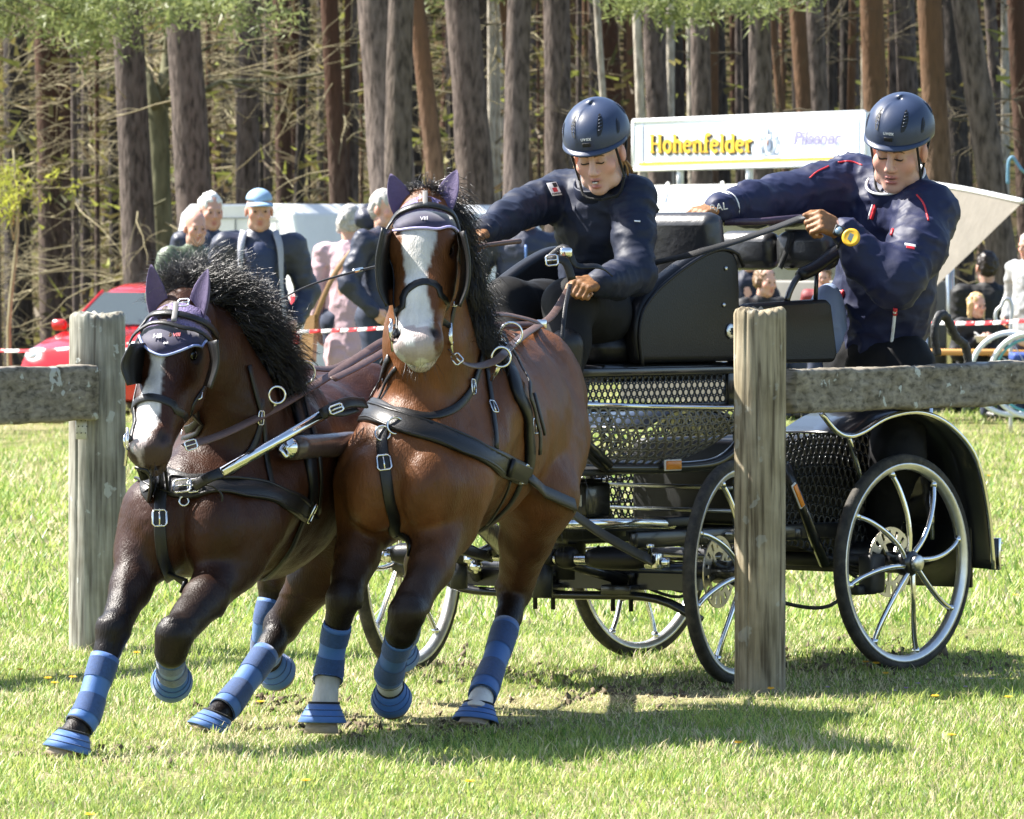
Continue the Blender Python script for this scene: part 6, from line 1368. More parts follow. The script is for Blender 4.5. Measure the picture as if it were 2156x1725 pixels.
tD = Field(); tD.rc(pel, pel + np.array([0, 0, -.03]), .13, .12, .05); tD.chain([hipR, (hipR + knR) / 2, knR, (knR + anR) / 2, anR], [.10, .088, .070, .062, .045], .05); tD.chain([hipL, (hipL + knL) / 2, knL, (knL + anL) / 2, anL], [.10, .086, .068, .060, .045], .05)
cloth(tD, .009, 'breeches', M_black, dr, .003, 8)
for an in (anR, anL): 
    b = Field(); b.rc(an + np.array([0, 0, .10]), an, .052, .042, .02); b.rc(an + np.array([0, .02, -.05]), an + CF * .15 + np.array([0, 0, -.065]), .038, .032, .02); cloth(b, .008, 'boot', M_leather, dr, .001)
glove(wrL, P(1205, 600, 19.76) - wrL, np.array([-.1, -.75, .65]), np.array([-.3, -.2, 1]), .88, (75, 85, 50), dr, M_glove, None, thumb=(35, .5)); glove(wrR, P(975, 505, 19.78) - wrR, np.array([-.2, -.5, .8]), np.array([0, .2, 1]), .88, (70, 85, 50), dr, M_glove, None)
# the free rein end folded over her hand
ct = root('rein_loop', 'buckled black rein end folded over the driver gloved hand', 'strap', tuple(P(1180, 545, 19.7)))
MB().ribbon(spl([P(1205, 590, 19.68), P(1190, 552, 19.68), P(1165, 545, 19.68), P(1155, 550, 19.69)], 14), [(0, -1, .3)] * 14, .024, .005).build('strap', M_leather, ct, True)
MB().ribbon(spl([P(1150, 548, 19.70), P(1185, 520, 19.72), P(1200, 535, 19.70), P(1215, 560, 19.70), P(1260, 562, 19.72), P(1285, 580, 19.8)], 20), [(0, -.8, .6)] * 20, .018, .004).build('strap', M_leather, ct, True)
buckle(P(1162, 549, 19.665), (0, -1, .2), (1, 0, .1), .030, .034, ct, r=.0028); MB().box(P(1192, 532, 19.69), (.035, .02, .028), bev=.006).build('keeper', M_chrome, ct, True)
MB().ribbon(spl([P(1200, 600, 19.70), P(1190, 650, 19.6), P(1183, 720, 19.55)], 14), [(0, -1, .2)] * 14, .012, .004).build('strap', M_leather, ct, True)

# ---------------------------------------------------------------- groom
gm = root('person', 'groom in navy team jacket and blue-grey helmet, leaning out behind the seat', 'person', tuple(cw(-.25, .22, .312)))
hfG = head_frame(P(1893, 316, 20.98), (-.34, -.86, -.34), roll=rad(6)); SKG = np.array([.60, .36, .28]); fG = Field()
neckG = P(1905, 428, 21.12); qG = add_head(fG, hfG, 1.0, SKG, neckG, male=True, mouth=.001)
sR, sL = P(1805, 392, 21.22), P(1948, 450, 20.98); eR, eL = P(1650, 420, 21.05), P(1886, 592, 20.72); wR, wL = P(1512, 440, 20.74), P(1768, 486, 20.74)
cG, wG, pG = P(1880, 500, 21.16), P(1862, 620, 21.18), P(1850, 745, 21.2); hR, hL = P(1800, 760, 21.28), P(1900, 765, 21.1); kR, kL = P(1790, 960, 21.2), P(1890, 960, 21.0)
gR, gL = cw(-.25, .12, .40), cw(-.22, .27, .40)
for a, b, ra, rb in ((cG, wG, .125, .12), (wG, pG, .12, .125), (neckG, cG, .06, .11), (sR, eR, .055, .045), (eR, wR, .042, .032), (sL, eL, .055, .045), (eL, wL, .042, .032), (sR, sL, .06, .06), (hR, kR, .085, .06), (hL, kL, .085, .06), (kR, gR, .055, .04), (kL, gL, .055, .04)): fG.rc(a, b, ra, rb, .03, tuple(SKG))
dR, dL = P(1445, 452, 20.64) - wR, P(1700, 452, 20.66) - wL
hand_field(fG, wR, dR, (-.1, -.3, 1), (0, 1, 0), .9, (25, 45, 35), tuple(SKG)); hand_field(fG, wL, dL, (.3, -.8, .6), (-.2, .3, 1), .92, (70, 80, 50), tuple(SKG))
skin_mesh(fG, .0052, gm); face_bits(qG, hfG, 1.0, gm, M_hairb, fld=fG)
helmet(hfG, 1.03, gm)
jG = Field(); SG = nrm(sL - sR)
jG.rc(cG + np.array([0, 0, .02]), wG, .164, .160, .06, None, (np.cross(SG, [0, 0, 1]), .80)); jG.rc(wG, pG + np.array([0, 0, .03]), .160, .152, .06, None, (np.cross(SG, [0, 0, 1]), .85)); jG.rc(sR, sL, .085, .092, .08); jG.rc(neckG, cG, .075, .15, .06)
jG.chain([sR, (sR + eR) / 2 + np.array([0, 0, -.005]), eR, (eR + wR) / 2 + np.array([0, 0, .0]), wR], [.092, .084, .074, .062, .046], .05); jG.chain([sL, (sL + eL) / 2 + np.array([.02, 0, .0]), eL, (eL + wL) / 2 + np.array([-.008, 0, -.012]), wL + np.array([.018, 0, -.006])], [.092, .085, .076, .058, .046], .05)
gmj = []; gmj.append(cloth(jG, .0075, 'jacket', M_navym, gm, .008, 11, (9, 9, 14), arms=[(sR, eR, .09, .012, .06, (0, .2, .9)), (eR, wR, .07, .010, .042, (0, .2, -.8)), (sL, eL, .10, .010, .075, (.8, 0, .3)), (eL, wL, .08, .010, .05, (0, .2, .9)), (cG, pG, .17, .009, .085, (.9, .1, 0)), (sR, sL, .10, .008, .06, (0, 0, .9))]))
MB().lathe([(.096, -.05), (.100, -.01), (.094, .032), (.091, .036), (.084, .032), (.080, -.04)], neckG + np.array([-.024, -.070, .046]), nrm([-.28, -.45, .85]), 40, close=False).build('collar', M_navym, gm, True)
MB().torus(neckG + np.array([-.024, -.070, .046]) + nrm([-.28, -.45, .85]) * .035, nrm([-.28, -.45, .85]), .0935, .0040, 44, 8).build('collar_piping', M_white, gm, True)
hm = Field(); hm.rc(pG + np.array([0, 0, .02]), pG + np.array([0, 0, -.008]), .150, .142, .02, None, (np.cross(SG, [0, 0, 1]), .85)); gmj.append(cloth(hm, .009, 'jacket_hem', M_navym, gm, .003, 5))
hj = Field(); hj.p = hm.p + jG.p
from mathutils.bvhtree import BVHTree
BVG = BVHTree.FromPolygons([v.co.copy() for o_ in gmj for v in o_.data.vertices], [tuple(i + b_ for i in p.vertices) for b_, o_ in zip(np.cumsum([0] + [len(o_.data.vertices) for o_ in gmj[:-1]]).tolist(), gmj) for p in o_.data.polygons])
def line(fld, uv, r, name, m, par, off=.006, n=20, y0=20.0, y1=21.8):
    q = []
    for u, v in spl(uv, n):
        d = Vector(((u - 1078) / F, 1, -(v - VH) / F)).normalized(); h_ = BVG.ray_cast(Vector((0, 0, H)) + d * 15, d)
        if h_[0] is not None: q.append(np.array(h_[0] - d * r * .3))
    return MB().tube(q, r, 6).build(name, m, par, True)
for dv in (0, 9): line(jG, [(1850, 738 + dv), (1880, 742 + dv), (1915, 744 + dv), (1950, 738 + dv)], .004, 'hem_stripe', M_white, gm)
line(jG, [(1846, 425), (1841, 442), (1835, 462)], .006, 'zip', M_red, gm, .012); line(jG, [(1840, 425), (1834, 442), (1828, 462)], .003, 'zip_tape', M_white, gm, .015)
line(jG, [(1776, 612), (1765, 650), (1752, 700), (1744, 742)], .007, 'zip', M_red, gm, .012); line(jG, [(1770, 612), (1758, 650), (1746, 700), (1740, 742)], .004, 'zip_tape', M_white, gm, .014)
line(jG, [(1765, 342), (1790, 340), (1815, 348)], .0028, 'piping', M_red, gm, .012); line(jG, [(1930, 410), (1945, 430), (1955, 465)], .0032, 'piping', M_red, gm, .012); line(jG, [(1745, 350), (1720, 362), (1705, 375)], .0028, 'piping', M_red, gm, .012)
line(jG, [(1884, 652), (1882, 680), (1877, 722)], .0055, 'pocket_zip', M_white, gm, .013); line(jG, [(1885, 650), (1884, 664)], .0075, 'zip_pull', M_red, gm, .014, 6); line(jG, [(1880, 484), (1877, 496)], .006, 'zip_pull', M_red, gm, .014, 6)
o, c, r_, u_, n_ = patch_on(jG, (1914, 524), 20.0, 21.8, 'sleeve_badge', M_white, gm, .034, .012, .015); MB().box(c - u_ * .012, (.026, .012, .0022), (r_, u_, n_), bev=.0006).build('badge_field', M_red, gm, True)
ln_ = Field(); ln_.ell(P(1742, 675, 21.08), (.060, .05, .115), k=.02); cloth(ln_, .008, 'jacket_lining', M_lining, gm, .008, 4)
for k in (0, 1): MB().torus(wR + nrm(eR - wR) * (.025 + .016 * k), wR - eR, .0475 + .002 * k, .003, 24, 6).build('cuff_stripe', M_white, gm, True)
blob_text('BAL', jG.snap(jG.hit([(1530, 408)], 20, 21.8), .014)[0], nrm([1, .3, .2]), (0, -.3, 1), .034, M_white, 'sleeve_lettering', gm, .0004)
tG = Field(); tG.rc(pG, pG + np.array([0, 0, -.06]), .135, .125, .04); tG.chain([hR, kR, gR], [.10, .078, .055], .05); tG.chain([hL, kL, gL], [.10, .078, .055], .05); cloth(tG, .010, 'trousers', M_black, gm, .006, 8)
for an in (gR, gL): b = Field(); b.rc(an + np.array([0, 0, .03]), an + np.array([0, 0, -.045]), .055, .042, .02); b.rc(an + np.array([0, .0, -.05]), an + CF * .16 + np.array([0, 0, -.055]), .040, .034, .02); cloth(b, .009, 'shoe', M_leather, gm, .001)
glove(wR, dR, np.array([-.1, -.3, 1]), np.array([0, 1, 0]), .98, (25, 45, 35), gm, M_glove, None); glove(wL, dL, np.array([.3, -.8, .6]), np.array([-.2, .3, 1]), 1.0, (70, 80, 50), gm, M_glove, None, thumb=(35, .5))
# watches on the groom's wrist
wt = root('stopwatch', 'round yellow stopwatch strapped to the groom wrist', 'stopwatch', tuple(P(1793, 502, 20.62))); n_ = nrm([-.25, -.9, .3]); cs_ = P(1793, 502, 20.62)
MB().lathe([(.018, 0), (.027, .002), (.0285, .010), (.024, .014), (.019, .012)], cs_, n_, 30).build('case', mat('yellow_plastic', (.75, .42, .02), .35), wt, True); MB().lathe([(.020, .004), (.020, .0115), (0, .0115)], cs_, n_, 24).build('bezel', M_blackm, wt, True)
MB().box(cs_ + n_ * .0125, (.014, .022, .002), (nrm([1, -.2, -.5]), nrm([.4, .2, .9]), n_)).build('display', mat('lcd_grey', (.33, .38, .34), .2), wt, True)
w2 = root('wrist_watch', 'black digital wrist watch with grey face beside the yellow stopwatch', 'watch', tuple(P(1768, 488, 20.66))); c2 = P(1767, 487, 20.655); MB().box(c2, (.034, .034, .012), (nrm([1, -.2, -.4]), nrm([.4, .1, 1]), n_), bev=.005).build('case', M_blackm, w2, True); MB().lathe([(.012, .006), (.012, .008), (0, .008)], c2, n_, 20).build('dial', mat('watch_dial', (.16, .24, .32), .2), w2, True); MB().torus(wL + nrm(eL - wL) * .03, wL - eL, .040, .008, 24, 6).build('band', M_blackf, w2, True)
# bar and strap the groom holds
bar = MB().tube([P(1524, 468, 20.72), P(1600, 467, 20.76), P(1700, 458, 20.80)], .0115, 12).build('hand_bar', mat('purple_wrapped_bar', (.055, .035, .06), .4, bump=.6, bs=70), car, True)
hs_ = root('safety_strap', 'flat black strap pulled tight from the groom hand to the seat', 'strap', tuple(P(1685, 460, 20.66)))
MB().ribbon(spl([P(1690, 458, 20.64), P(1600, 492, 20.4), P(1480, 530, 20.22), P(1372, 556, 20.3)], 20), [(0, -.8, .6)] * 20, .022, .004).build('strap', M_blackf, hs_, True)
# ================================================================== spectators
def fig(label, u, y, vtop, face, jacket, trous, hair, hgt=None, sit=False, cap=None, skin=(.60, .36, .28), arms='pocket', bulk=1.0, group=None, lean=0.0, coat=False, headturn=0.0, hood=None, hh=.0105):
    """onlooker: u, vtop = where the head top shows, y = distance, face = facing direction (x, y)"""
    x = (u - 1078) / F * y; g = float(gz(x, y)); ztop = H - (vtop - VH) / F * y
    fwd = nrm([face[0], face[1], 0]); rt_ = np.array([fwd[1], -fwd[0], 0]); up = np.array([0, 0, 1.]); base = np.array([x, y, g]); tot = ztop - g
    if sit: s = tot / 1.27; drop = -.47 * s
    else: s = tot / 1.75; drop = 0
    r = root('person', label, 'person', tuple(base), group=group)
    def q(a, f_, z): return base + (rt_ * a + fwd * (f_ + lean * max(0, z - .9))) * s + up * (z * s + drop)
    hf = fwd * math.cos(headturn) + rt_ * math.sin(headturn); fr = head_frame(q(0, .02, 1.615), hf - up * .12); fs_ = s * .98
    b = Field(); b_n = q(0, 0, 1.46); h_ = add_head(b, fr, fs_, np.array(skin), b_n)
    kn, an = ([q(.11 * e, .40, .93) for e in (1, -1)], [q(.11 * e, .38, .55) for e in (1, -1)]) if sit else ([q(.10 * e, .03, .50) for e in (1, -1)], [q(.11 * e, 0, .09) for e in (1, -1)])
    hp = [q(.10 * e, 0, .92) for e in (1, -1)]; sh = [q(.185 * e * bulk, 0, 1.40) for e in (1, -1)]
    if arms == 'pocket': el = [q(.275 * e * bulk, -.05, 1.13) for e in (1, -1)]; wr = [q(.20 * e * bulk, .09, .96) for e in (1, -1)]
    elif arms == 'front': el = [q(.24 * e, .02, 1.13) for e in (1, -1)]; wr = [q(.08 * e, .24, 1.14) for e in (1, -1)]
    elif arms == 'eat': el = [q(.23 * e, .02, 1.13) for e in (1, -1)]; wr = [q(.09, .20, 1.27), q(-.07, .25, 1.13)]
    else: el = [q(.245 * e * bulk, -.02, 1.12) for e in (1, -1)]; wr = [q(.255 * e * bulk, .04, .86) for e in (1, -1)]
    sk = tuple(skin); b.rc(q(0, 0, 1.30), q(0, 0, .95), .12 * s, .12 * s, .04, sk); b.rc(sh[0], sh[1], .05 * s, .05 * s, .04, sk)
    for i in (0, 1):
        b.chain([sh[i], el[i], wr[i]], [.045 * s, .038 * s, .028 * s], .03, sk); b.chain([hp[i], kn[i], an[i]], [.08 * s, .055 * s, .04 * s], .03, sk)
        hand_field(b, wr[i], wr[i] - el[i], rt_ * (1 if i == 0 else -1), fwd, s * .95, (25, 30, 25), sk)
    skin_mesh(b, hh, r)
    for e in (1, -1): MB().lathe([(.0001, -.004), (.006, 0), (.0001, .004)], b.snap(np.array([h_(.031 * e, .093, .004)]), .001)[0], fr[2], 10).build('eye', M_lash, r, True)
    j = Field(); j.rc(q(0, 0, 1.32), q(0, .0, 1.02), .150 * s * bulk, .155 * s * bulk, .05, None, (fwd, .76)); j.rc(q(0, 0, 1.02), q(0, 0, .66 if coat else .84), .155 * s * bulk, (.185 if coat else .16) * s * bulk, .05, None, (fwd, .8)); j.rc(sh[0], sh[1], .075 * s, .075 * s, .05); j.rc(q(0, 0, 1.46), q(0, 0, 1.36), .062 * s, .10 * s, .04)
    for i in (0, 1): j.chain([sh[i], el[i], wr[i]], [.080 * s, .066 * s, .048 * s], .03)
    jk = cloth(j, .0125, 'coat' if coat else 'jacket', jacket, r, .012, int(u) % 17, (7, 7, 9))
    t = Field(); t.rc(hp[0], hp[1], .11 * s, .11 * s, .05)
    for i in (0, 1): t.chain([hp[i], kn[i], an[i]], [.105 * s, .075 * s, .062 * s], .04)
    cloth(t, .0145, 'trousers', trous, r, .008, 3, (7, 7, 6))
    for i in (0, 1):
        f2 = Field(); f2.rc(an[i] + up * (-.03 * s), an[i] + fwd * .15 * s + up * (-.045 * s), .048 * s, .040 * s, .02); cloth(f2, .014, 'shoe', M_leather, r, 0)
    if hair is not None:
        hrf = Field(); m, ext = hair; A3 = fr[1:]; c0 = fr[0]; hrf.ell(c0 + (fr[2] * -.022 + fr[3] * .052) * fs_, np.array([.080, .097, .084]) * fs_, A3, .02); hrf.ell(c0 + (fr[2] * -.055 + fr[3] * .0) * fs_, np.array([.080, .060, .085]) * fs_, A3, .03)
        hrf.ell(c0 + (fr[2] * .085 - fr[3] * .035) * fs_, np.array([.066, .060, .088]) * fs_, A3, .012, None, 1)
        if ext:
            for e in (1, -1): hrf.rc(c0 + (fr[1] * .070 * e - fr[2] * .02) * fs_, c0 + (fr[1] * .085 * e + fr[2] * .0 - fr[3] * ext) * fs_, .032 * fs_, .026 * fs_, .02)
        V, Q = hrf.mesh(.010); V = V + hrf.grad(V) * ((vnoise(V, 5, 40) + .7 * vnoise(V, 6, 90)) * .008)[:, None]; link('hair', mesh_np('hair', V, Q, m), r, True)
    if cap is not None:
        V = []; nA, nE = 28, 9
        for jj in range(nE + 1):
            el_ = rad(90) * jj / nE
            for i in range(nA): a = 2 * math.pi * i / nA; V.append(fr[0] + (fr[1] * .081 * math.sin(a) * math.cos(el_) + fr[2] * (.101 * math.cos(a) * math.cos(el_) - .012) + fr[3] * (.066 + .070 * math.sin(el_))) * fs_)
        Q = [(jj * nA + i, (jj + 1) * nA + i, (jj + 1) * nA + (i + 1) % nA, jj * nA + (i + 1) % nA) for jj in range(nE) for i in range(nA)]
        cp = link('cap', mesh_np('cap', np.array(V), Q, cap), r, True); md = cp.modifiers.new('t', 'SOLIDIFY'); md.thickness = .004
        V = [fr[0] + (fr[1] * (.080 + .012 * t_) * math.sin(a) + fr[2] * (.092 * math.cos(a) + .065 * t_ * max(0, math.cos(a)) ** .7) + fr[3] * (.064 - .016 * t_ - .012 * math.sin(a) ** 2)) * fs_ for t_ in (0, .5, 1) for a in np.linspace(-1.2, 1.2, 15)]
        pk = link('cap_peak', mesh_np('cap_peak', np.array(V), [(a * 15 + i, a * 15 + i + 1, (a + 1) * 15 + i + 1, (a + 1) * 15 + i) for a in (0, 1) for i in range(14)], cap), r, True); md = pk.modifiers.new('t', 'SOLIDIFY'); md.thickness = .005
    return r, q, j, s, fwd, rt_
M_greenj = mat('green_rain_jacket', (.085, .115, .07), .5, var=.3, vs=8, bump=.4, bs=24, bdist=.012); M_grey = mat('grey_hair', (.42, .40, .38), .6, var=.35, vs=60); M_whiteh = mat('white_hair', (.70, .69, .67), .6, var=.25, vs=60)
M_pink = mat('dusty_pink_coat', (.52, .36, .40), .75, var=.12, vs=10, bump=.3, bs=30, bdist=.01); M_navyd = mat('dark_navy_jacket', (.022, .028, .055), .5, var=.25, vs=10, bump=.3, bs=24, bdist=.012); M_jeans = mat('dark_jeans', (.03, .04, .075), .8, var=.3, vs=20); M_greyt = mat('grey_trousers', (.22, .22, .22), .8, var=.2)
M_blackc = mat('black_coat', (.010, .010, .012), .7, var=.25); M_polo = mat('navy_polo', (.020, .033, .085), .7, var=.15); M_palel = mat('pale_grey_lining', (.33, .34, .40), .7, var=.15); M_capb = mat('light_blue_cap', (.26, .40, .58), .6, var=.12, vs=30)
M_blond = mat('blonde_hair', (.52, .36, .16), .5, var=.3, vs=60, stretch=(1, 1, .15)); M_darkh = mat('dark_brown_hair', (.022, .014, .012), .5, var=.3); M_greyj = mat('light_grey_jacket', (.34, .35, .36), .7, var=.25); M_ltblue = mat('light_blue_cloth', (.16, .28, .50), .7, var=.2)
GS = 'onlookers behind the fence'
fig('bald elderly onlooker in olive green jacket near the white van', 409, 42.5, 441, (.45, -.9), M_greenj, M_greyt, None, skin=(.56, .32, .25), bulk=1.05, headturn=.1, group=GS)
fig('white-haired onlooker looking over the shoulder of the bald man', 442, 44.0, 404, (.35, -.92), M_navyd, M_jeans, (M_whiteh, 0), skin=(.54, .31, .24), group=GS)
r5, q5, j5, s5, fw5, rt5 = fig('tall onlooker in light blue cap, open navy jacket, hands in pockets', 545, 37.8, 396, (.12, -1), M_navyd, M_greyt, None, cap=M_capb, bulk=1.08, skin=(.55, .32, .25), group=GS)
pf = Field(); pf.rc(q5(0, .045, 1.33), q5(0, .055, .92), .118 * s5, .125 * s5, .04, None, (fw5, .82)); cloth(pf, .012, 'polo_shirt', M_polo, r5, .004, 2)
for e in (1, -1):
    plate([[q5(.075 * e, .07, 1.49), q5(.10 * e, .125, 1.38), q5(.115 * e, .142, 1.15), q5(.125 * e, .15, .93)], [q5(.11 * e, .03, 1.50), q5(.135 * e, .105, 1.40), q5(.135 * e, .135, 1.15), q5(.165 * e, .135, .92)]], 'jacket_lining', M_palel, r5, .008)
    None if True else MB().box(q5(.125 * e, .075, 1.475), (.085 * s5, .05 * s5, .018 * s5), (rt5 * e + np.array([0, 0, -.35]), fw5, np.array([0, 0, 1.])), bev=.01).build('collar', M_palel, r5, True)
r6, q6, j6, s6, fw6, rt6 = fig('grey-haired onlooker in dusty pink coat, back turned, brown shoulder bag', 736, 44.5, 430, (.35, .93), M_pink, M_jeans, (M_grey, .05), coat=True, arms='down', bulk=1.0, group=GS)
bag = root('shoulder_bag', 'long brown leather shoulder bag hanging on the pink coat', 'bag', tuple(q6(-.20, -.16, .70)))
MB().ribbon(spl([q6(.10, -.10, 1.46), q6(-.02, -.185, 1.28), q6(-.12, -.20, 1.08), q6(-.20, -.19, .90)], 14), [-fw6] * 14, .035, .006).build('strap', mat('tan_bag_leather', (.33, .19, .08), .5, var=.25), bag, True)
MB().sheet([q6(-.18, -.22, .96), q6(-.25, -.20, .95), q6(-.34, -.18, .64), q6(-.20, -.22, .62)], fw6, .07).build('pouch', MATS['tan_bag_leather'], bag, True)
fig('onlooker in dark navy hooded jacket standing beside the pink coat', 806, 42.0, 398, (.75, -.55), M_navyd, M_jeans, (M_grey, 0), arms='pocket', bulk=1.1, group=GS)
hd_ = Field(); hd_.ell(P(782, 462, 42.08), (.10, .085, .075)); hd_.ell(P(772, 448, 42.1), (.06, .06, .05)); cloth(hd_, .014, 'hood', M_navyd, bpy.data.objects[[o.name for o in COL.objects if o.get('label', '').startswith('onlooker in dark navy hooded')][0]], .012, 3)
r7, q7, j7, s7, fw7, rt7 = fig('onlooker in navy zip jacket standing behind the driver arm', 1107, 42.0, 402, (.0, -1), M_navyd, M_jeans, (M_grey, 0), bulk=1.25, group=GS)
q = j7.snap(spl(np.array([q7(.0, .3, 1.43), q7(0, .3, 1.25), q7(0, .3, 1.0)]), 14), .010); MB().tube(q, .008, 6).build('zip', mat('blue_zip', (.12, .22, .5), .4), r7, True)
fig('seated onlooker in grey top bending down beyond the storage box', 1592, 51.0, 562, (.6, -.8), M_blackc, M_jeans, (M_hairb, .03), sit=True, arms='front', lean=.15, group=GS)
fig('onlooker in navy seen between the seats of the carriage', 1578, 52.5, 520, (-.2, -1), M_navyj, M_jeans, (M_darkh, 0), group=GS)
fig('dark-haired onlooker in black coat with back turned at the table', 2078, 53.5, 530, (-.3, .95), M_blackc, M_blackc, (M_darkh, 0), sit=True, arms='front', bulk=1.15, group=GS)
r8, q8, j8, s8, fw8, rt8 = fig('blonde onlooker in black jacket eating from a white bowl', 2046, 51.0, 617, (.55, -.83), M_blackc, M_jeans, (M_blond, .22), sit=True, arms='eat', lean=.1, skin=(.60, .36, .28), group=GS)
bw = root('paper_bowl', 'white paper bowl held by the blonde onlooker', 'bowl', tuple(P(2072, 722, 50.7))); MB().lathe([(.05, 0), (.075, .05), (.078, .052), (.07, .047), (.045, .008), (0, .008)], P(2072, 722, 50.7), (0, 0, 1), 24).build('bowl', M_white, bw, True)
MB().tube([P(2072, 714, 50.7), P(2052, 700, 50.68)], .006, 6).build('spoon', M_white, bw, True)
fig('onlooker in light grey and blue jacket at the end of the table', 2168, 50.0, 488, (-.7, -.6), M_greyj, M_jeans, (M_grey, 0), bulk=1.1, group=GS)
fig('onlooker in red vest partly hidden behind the groom', 1735, 52.0, 560, (-.2, -1), mat('dark_red_vest', (.20, .02, .025), .6), M_jeans, (M_hairb, 0), group=GS)

# ================================================================== red car
def car_red():
    y = 71.0; x = (168 - 1078) / F * y; fw = nrm([-.42, -.91, 0]); lf = np.array([-fw[1], fw[0], 0]); g = float(gz(x, y)); up = np.array([0, 0, 1.]); O_ = np.array([x, y, g]) - fw * 1.7
    r = root('parked_car', 'small red hatchback parked nose-on behind the left fence post', 'car', tuple(O_)); A3 = (fw, lf, up)
    def q(a, b, z): return O_ + fw * a + lf * b + up * z
    red = mat('red_car_paint', (.52, .010, .012), .25, coat=.9, var=.05); glass = mat('car_glass', (.025, .04, .04), .05, spec=.9, coat=.6)
    # stations: length, half width, sill z, shoulder z, shoulder half width, roof z, roof half width
    st = [(1.80, .58, .34, .60, .52, .62, .42), (1.74, .70, .24, .68, .62, .74, .50), (1.55, .77, .20, .76, .66, .82, .55), (1.15, .80, .20, .86, .68, .90, .58), (.78, .81, .20, .93, .70, .96, .60), (.20, .81, .20, .95, .74, 1.36, .53), (-.05, .81, .20, .95, .75, 1.43, .54), (-.60, .81, .20, .96, .75, 1.45, .54), (-1.05, .80, .22, .97, .73, 1.42, .53), (-1.35, .79, .24, .98, .70, 1.32, .52), (-1.62, .76, .28, .96, .66, 1.00, .58), (-1.72, .70, .36, .80, .62, .84, .54)]
    V = []; n = 14
    for a, w, z0, zs, ws, zr, wr in st:
        half = [(w * .90, z0), (w, z0 + .12), (w * 1.01, (z0 + zs) / 2 + .05), (ws + .03, zs - .03), (ws, zs), (wr + .02, zr - .05), (wr * .75, zr)]
        V += [q(a, b, z) for b, z in half] + [q(a, -b, z) for b, z in half[::-1]]
    b = MB(); gl = MB()
    for i in range(len(st) - 1):
        for k in range(n):
            k2 = (k + 1) % n; f_ = (i * n + k, i * n + k2, (i + 1) * n + k2, (i + 1) * n + k)
            b.add([V[t] for t in f_], [(0, 1, 2, 3)])
    b.add(V[:n], [tuple(range(n))]); b.add(V[-n:], [tuple(range(n))])
    me = b.mesh('body', red); bm = bmesh.new(); bm.from_mesh(me); bmesh.ops.remove_doubles(bm, verts=bm.verts, dist=.002); bmesh.ops.recalc_face_normals(bm, faces=bm.faces); bm.to_mesh(me); bm.free(); me.set_sharp_from_angle(angle=rad(38)); link('body', me, r, True)
    def pane(pts, name):
        c = sum(np.array(p) for p in pts) / len(pts); nn = nrm(np.cross(np.array(pts[1]) - pts[0], np.array(pts[2]) - pts[0])); nn = nn if np.dot(nn, c - q(-.3, 0, .8)) > 0 else -nn
        gb = MB(); gb.sheet([p + nn * .004 for p in pts], nn, .01); gb.build(name, glass, r, True)
    def on_(i, j, t, b_, z_): return None
    pane([q(.74, .60, 1.0), q(.74, -.60, 1.0), q(.27, -.48, 1.335), q(.27, .48, 1.335)], 'windscreen')
    for e in (1, -1):
        pane([q(.50, .725 * e, .985), q(.05, .745 * e, .985), q(.02, .585 * e, 1.33), q(.16, .575 * e, 1.30)], 'window'); pane([q(-.02, .745 * e, .985), q(-.95, .735 * e, 1.0), q(-.90, .585 * e, 1.33), q(-.05, .585 * e, 1.35)], 'window')
        hl_ = Field(); hl_.ell(q(1.60, .54 * e, .68), (.16, .15, .10), A3); V2, Q2 = hl_.mesh(.02); link('headlight', mesh_np('headlight', V2, Q2, mat('headlamp_glass', (.60, .64, .66), .08, spec=.9, coat=.6)), r, True)
        fl_ = Field(); fl_.ell(q(1.70, .56 * e, .48), (.09, .09, .06), A3); V2, Q2 = fl_.mesh(.018); link('fog_light', mesh_np('fog_light', V2, Q2, MATS['headlamp_glass']), r, True)
        MB().box(q(.60, .84 * e, 1.0), (.10, .17, .12), A3, bev=.04).build('mirror', red, r, True)
        MB().tube([q(.76, .63 * e, .99), q(.24, .51 * e, 1.36)], .02, 6).build('pillar', red, r, True)
        for a in (1.12, -1.10):
            w = MB(); w.lathe([(.10, -.09), (.27, -.09), (.29, -.06), (.29, .06), (.27, .09), (.10, .09)], q(a, .74 * e, .29), lf, 28); w.build('wheel', M_rubber, r, True)
            MB().lathe([(0, .085), (.18, .085), (.18, .10), (0, .11)], q(a, .74 * e, .29), lf * e, 20).build('rim', M_steel, r, True)
    MB().box(q(1.80, 0, .50), (.04, .80, .10), A3, bev=.015).build('grille', M_blackm, r, True); MB().box(q(1.80, 0, .32), (.05, .95, .10), A3, bev=.015).build('lower_grille', M_blackm, r, True)
    MB().box(q(1.83, 0, .42), (.02, .46, .09), A3, bev=.006).build('number_plate', M_white, r, True)
car_red()
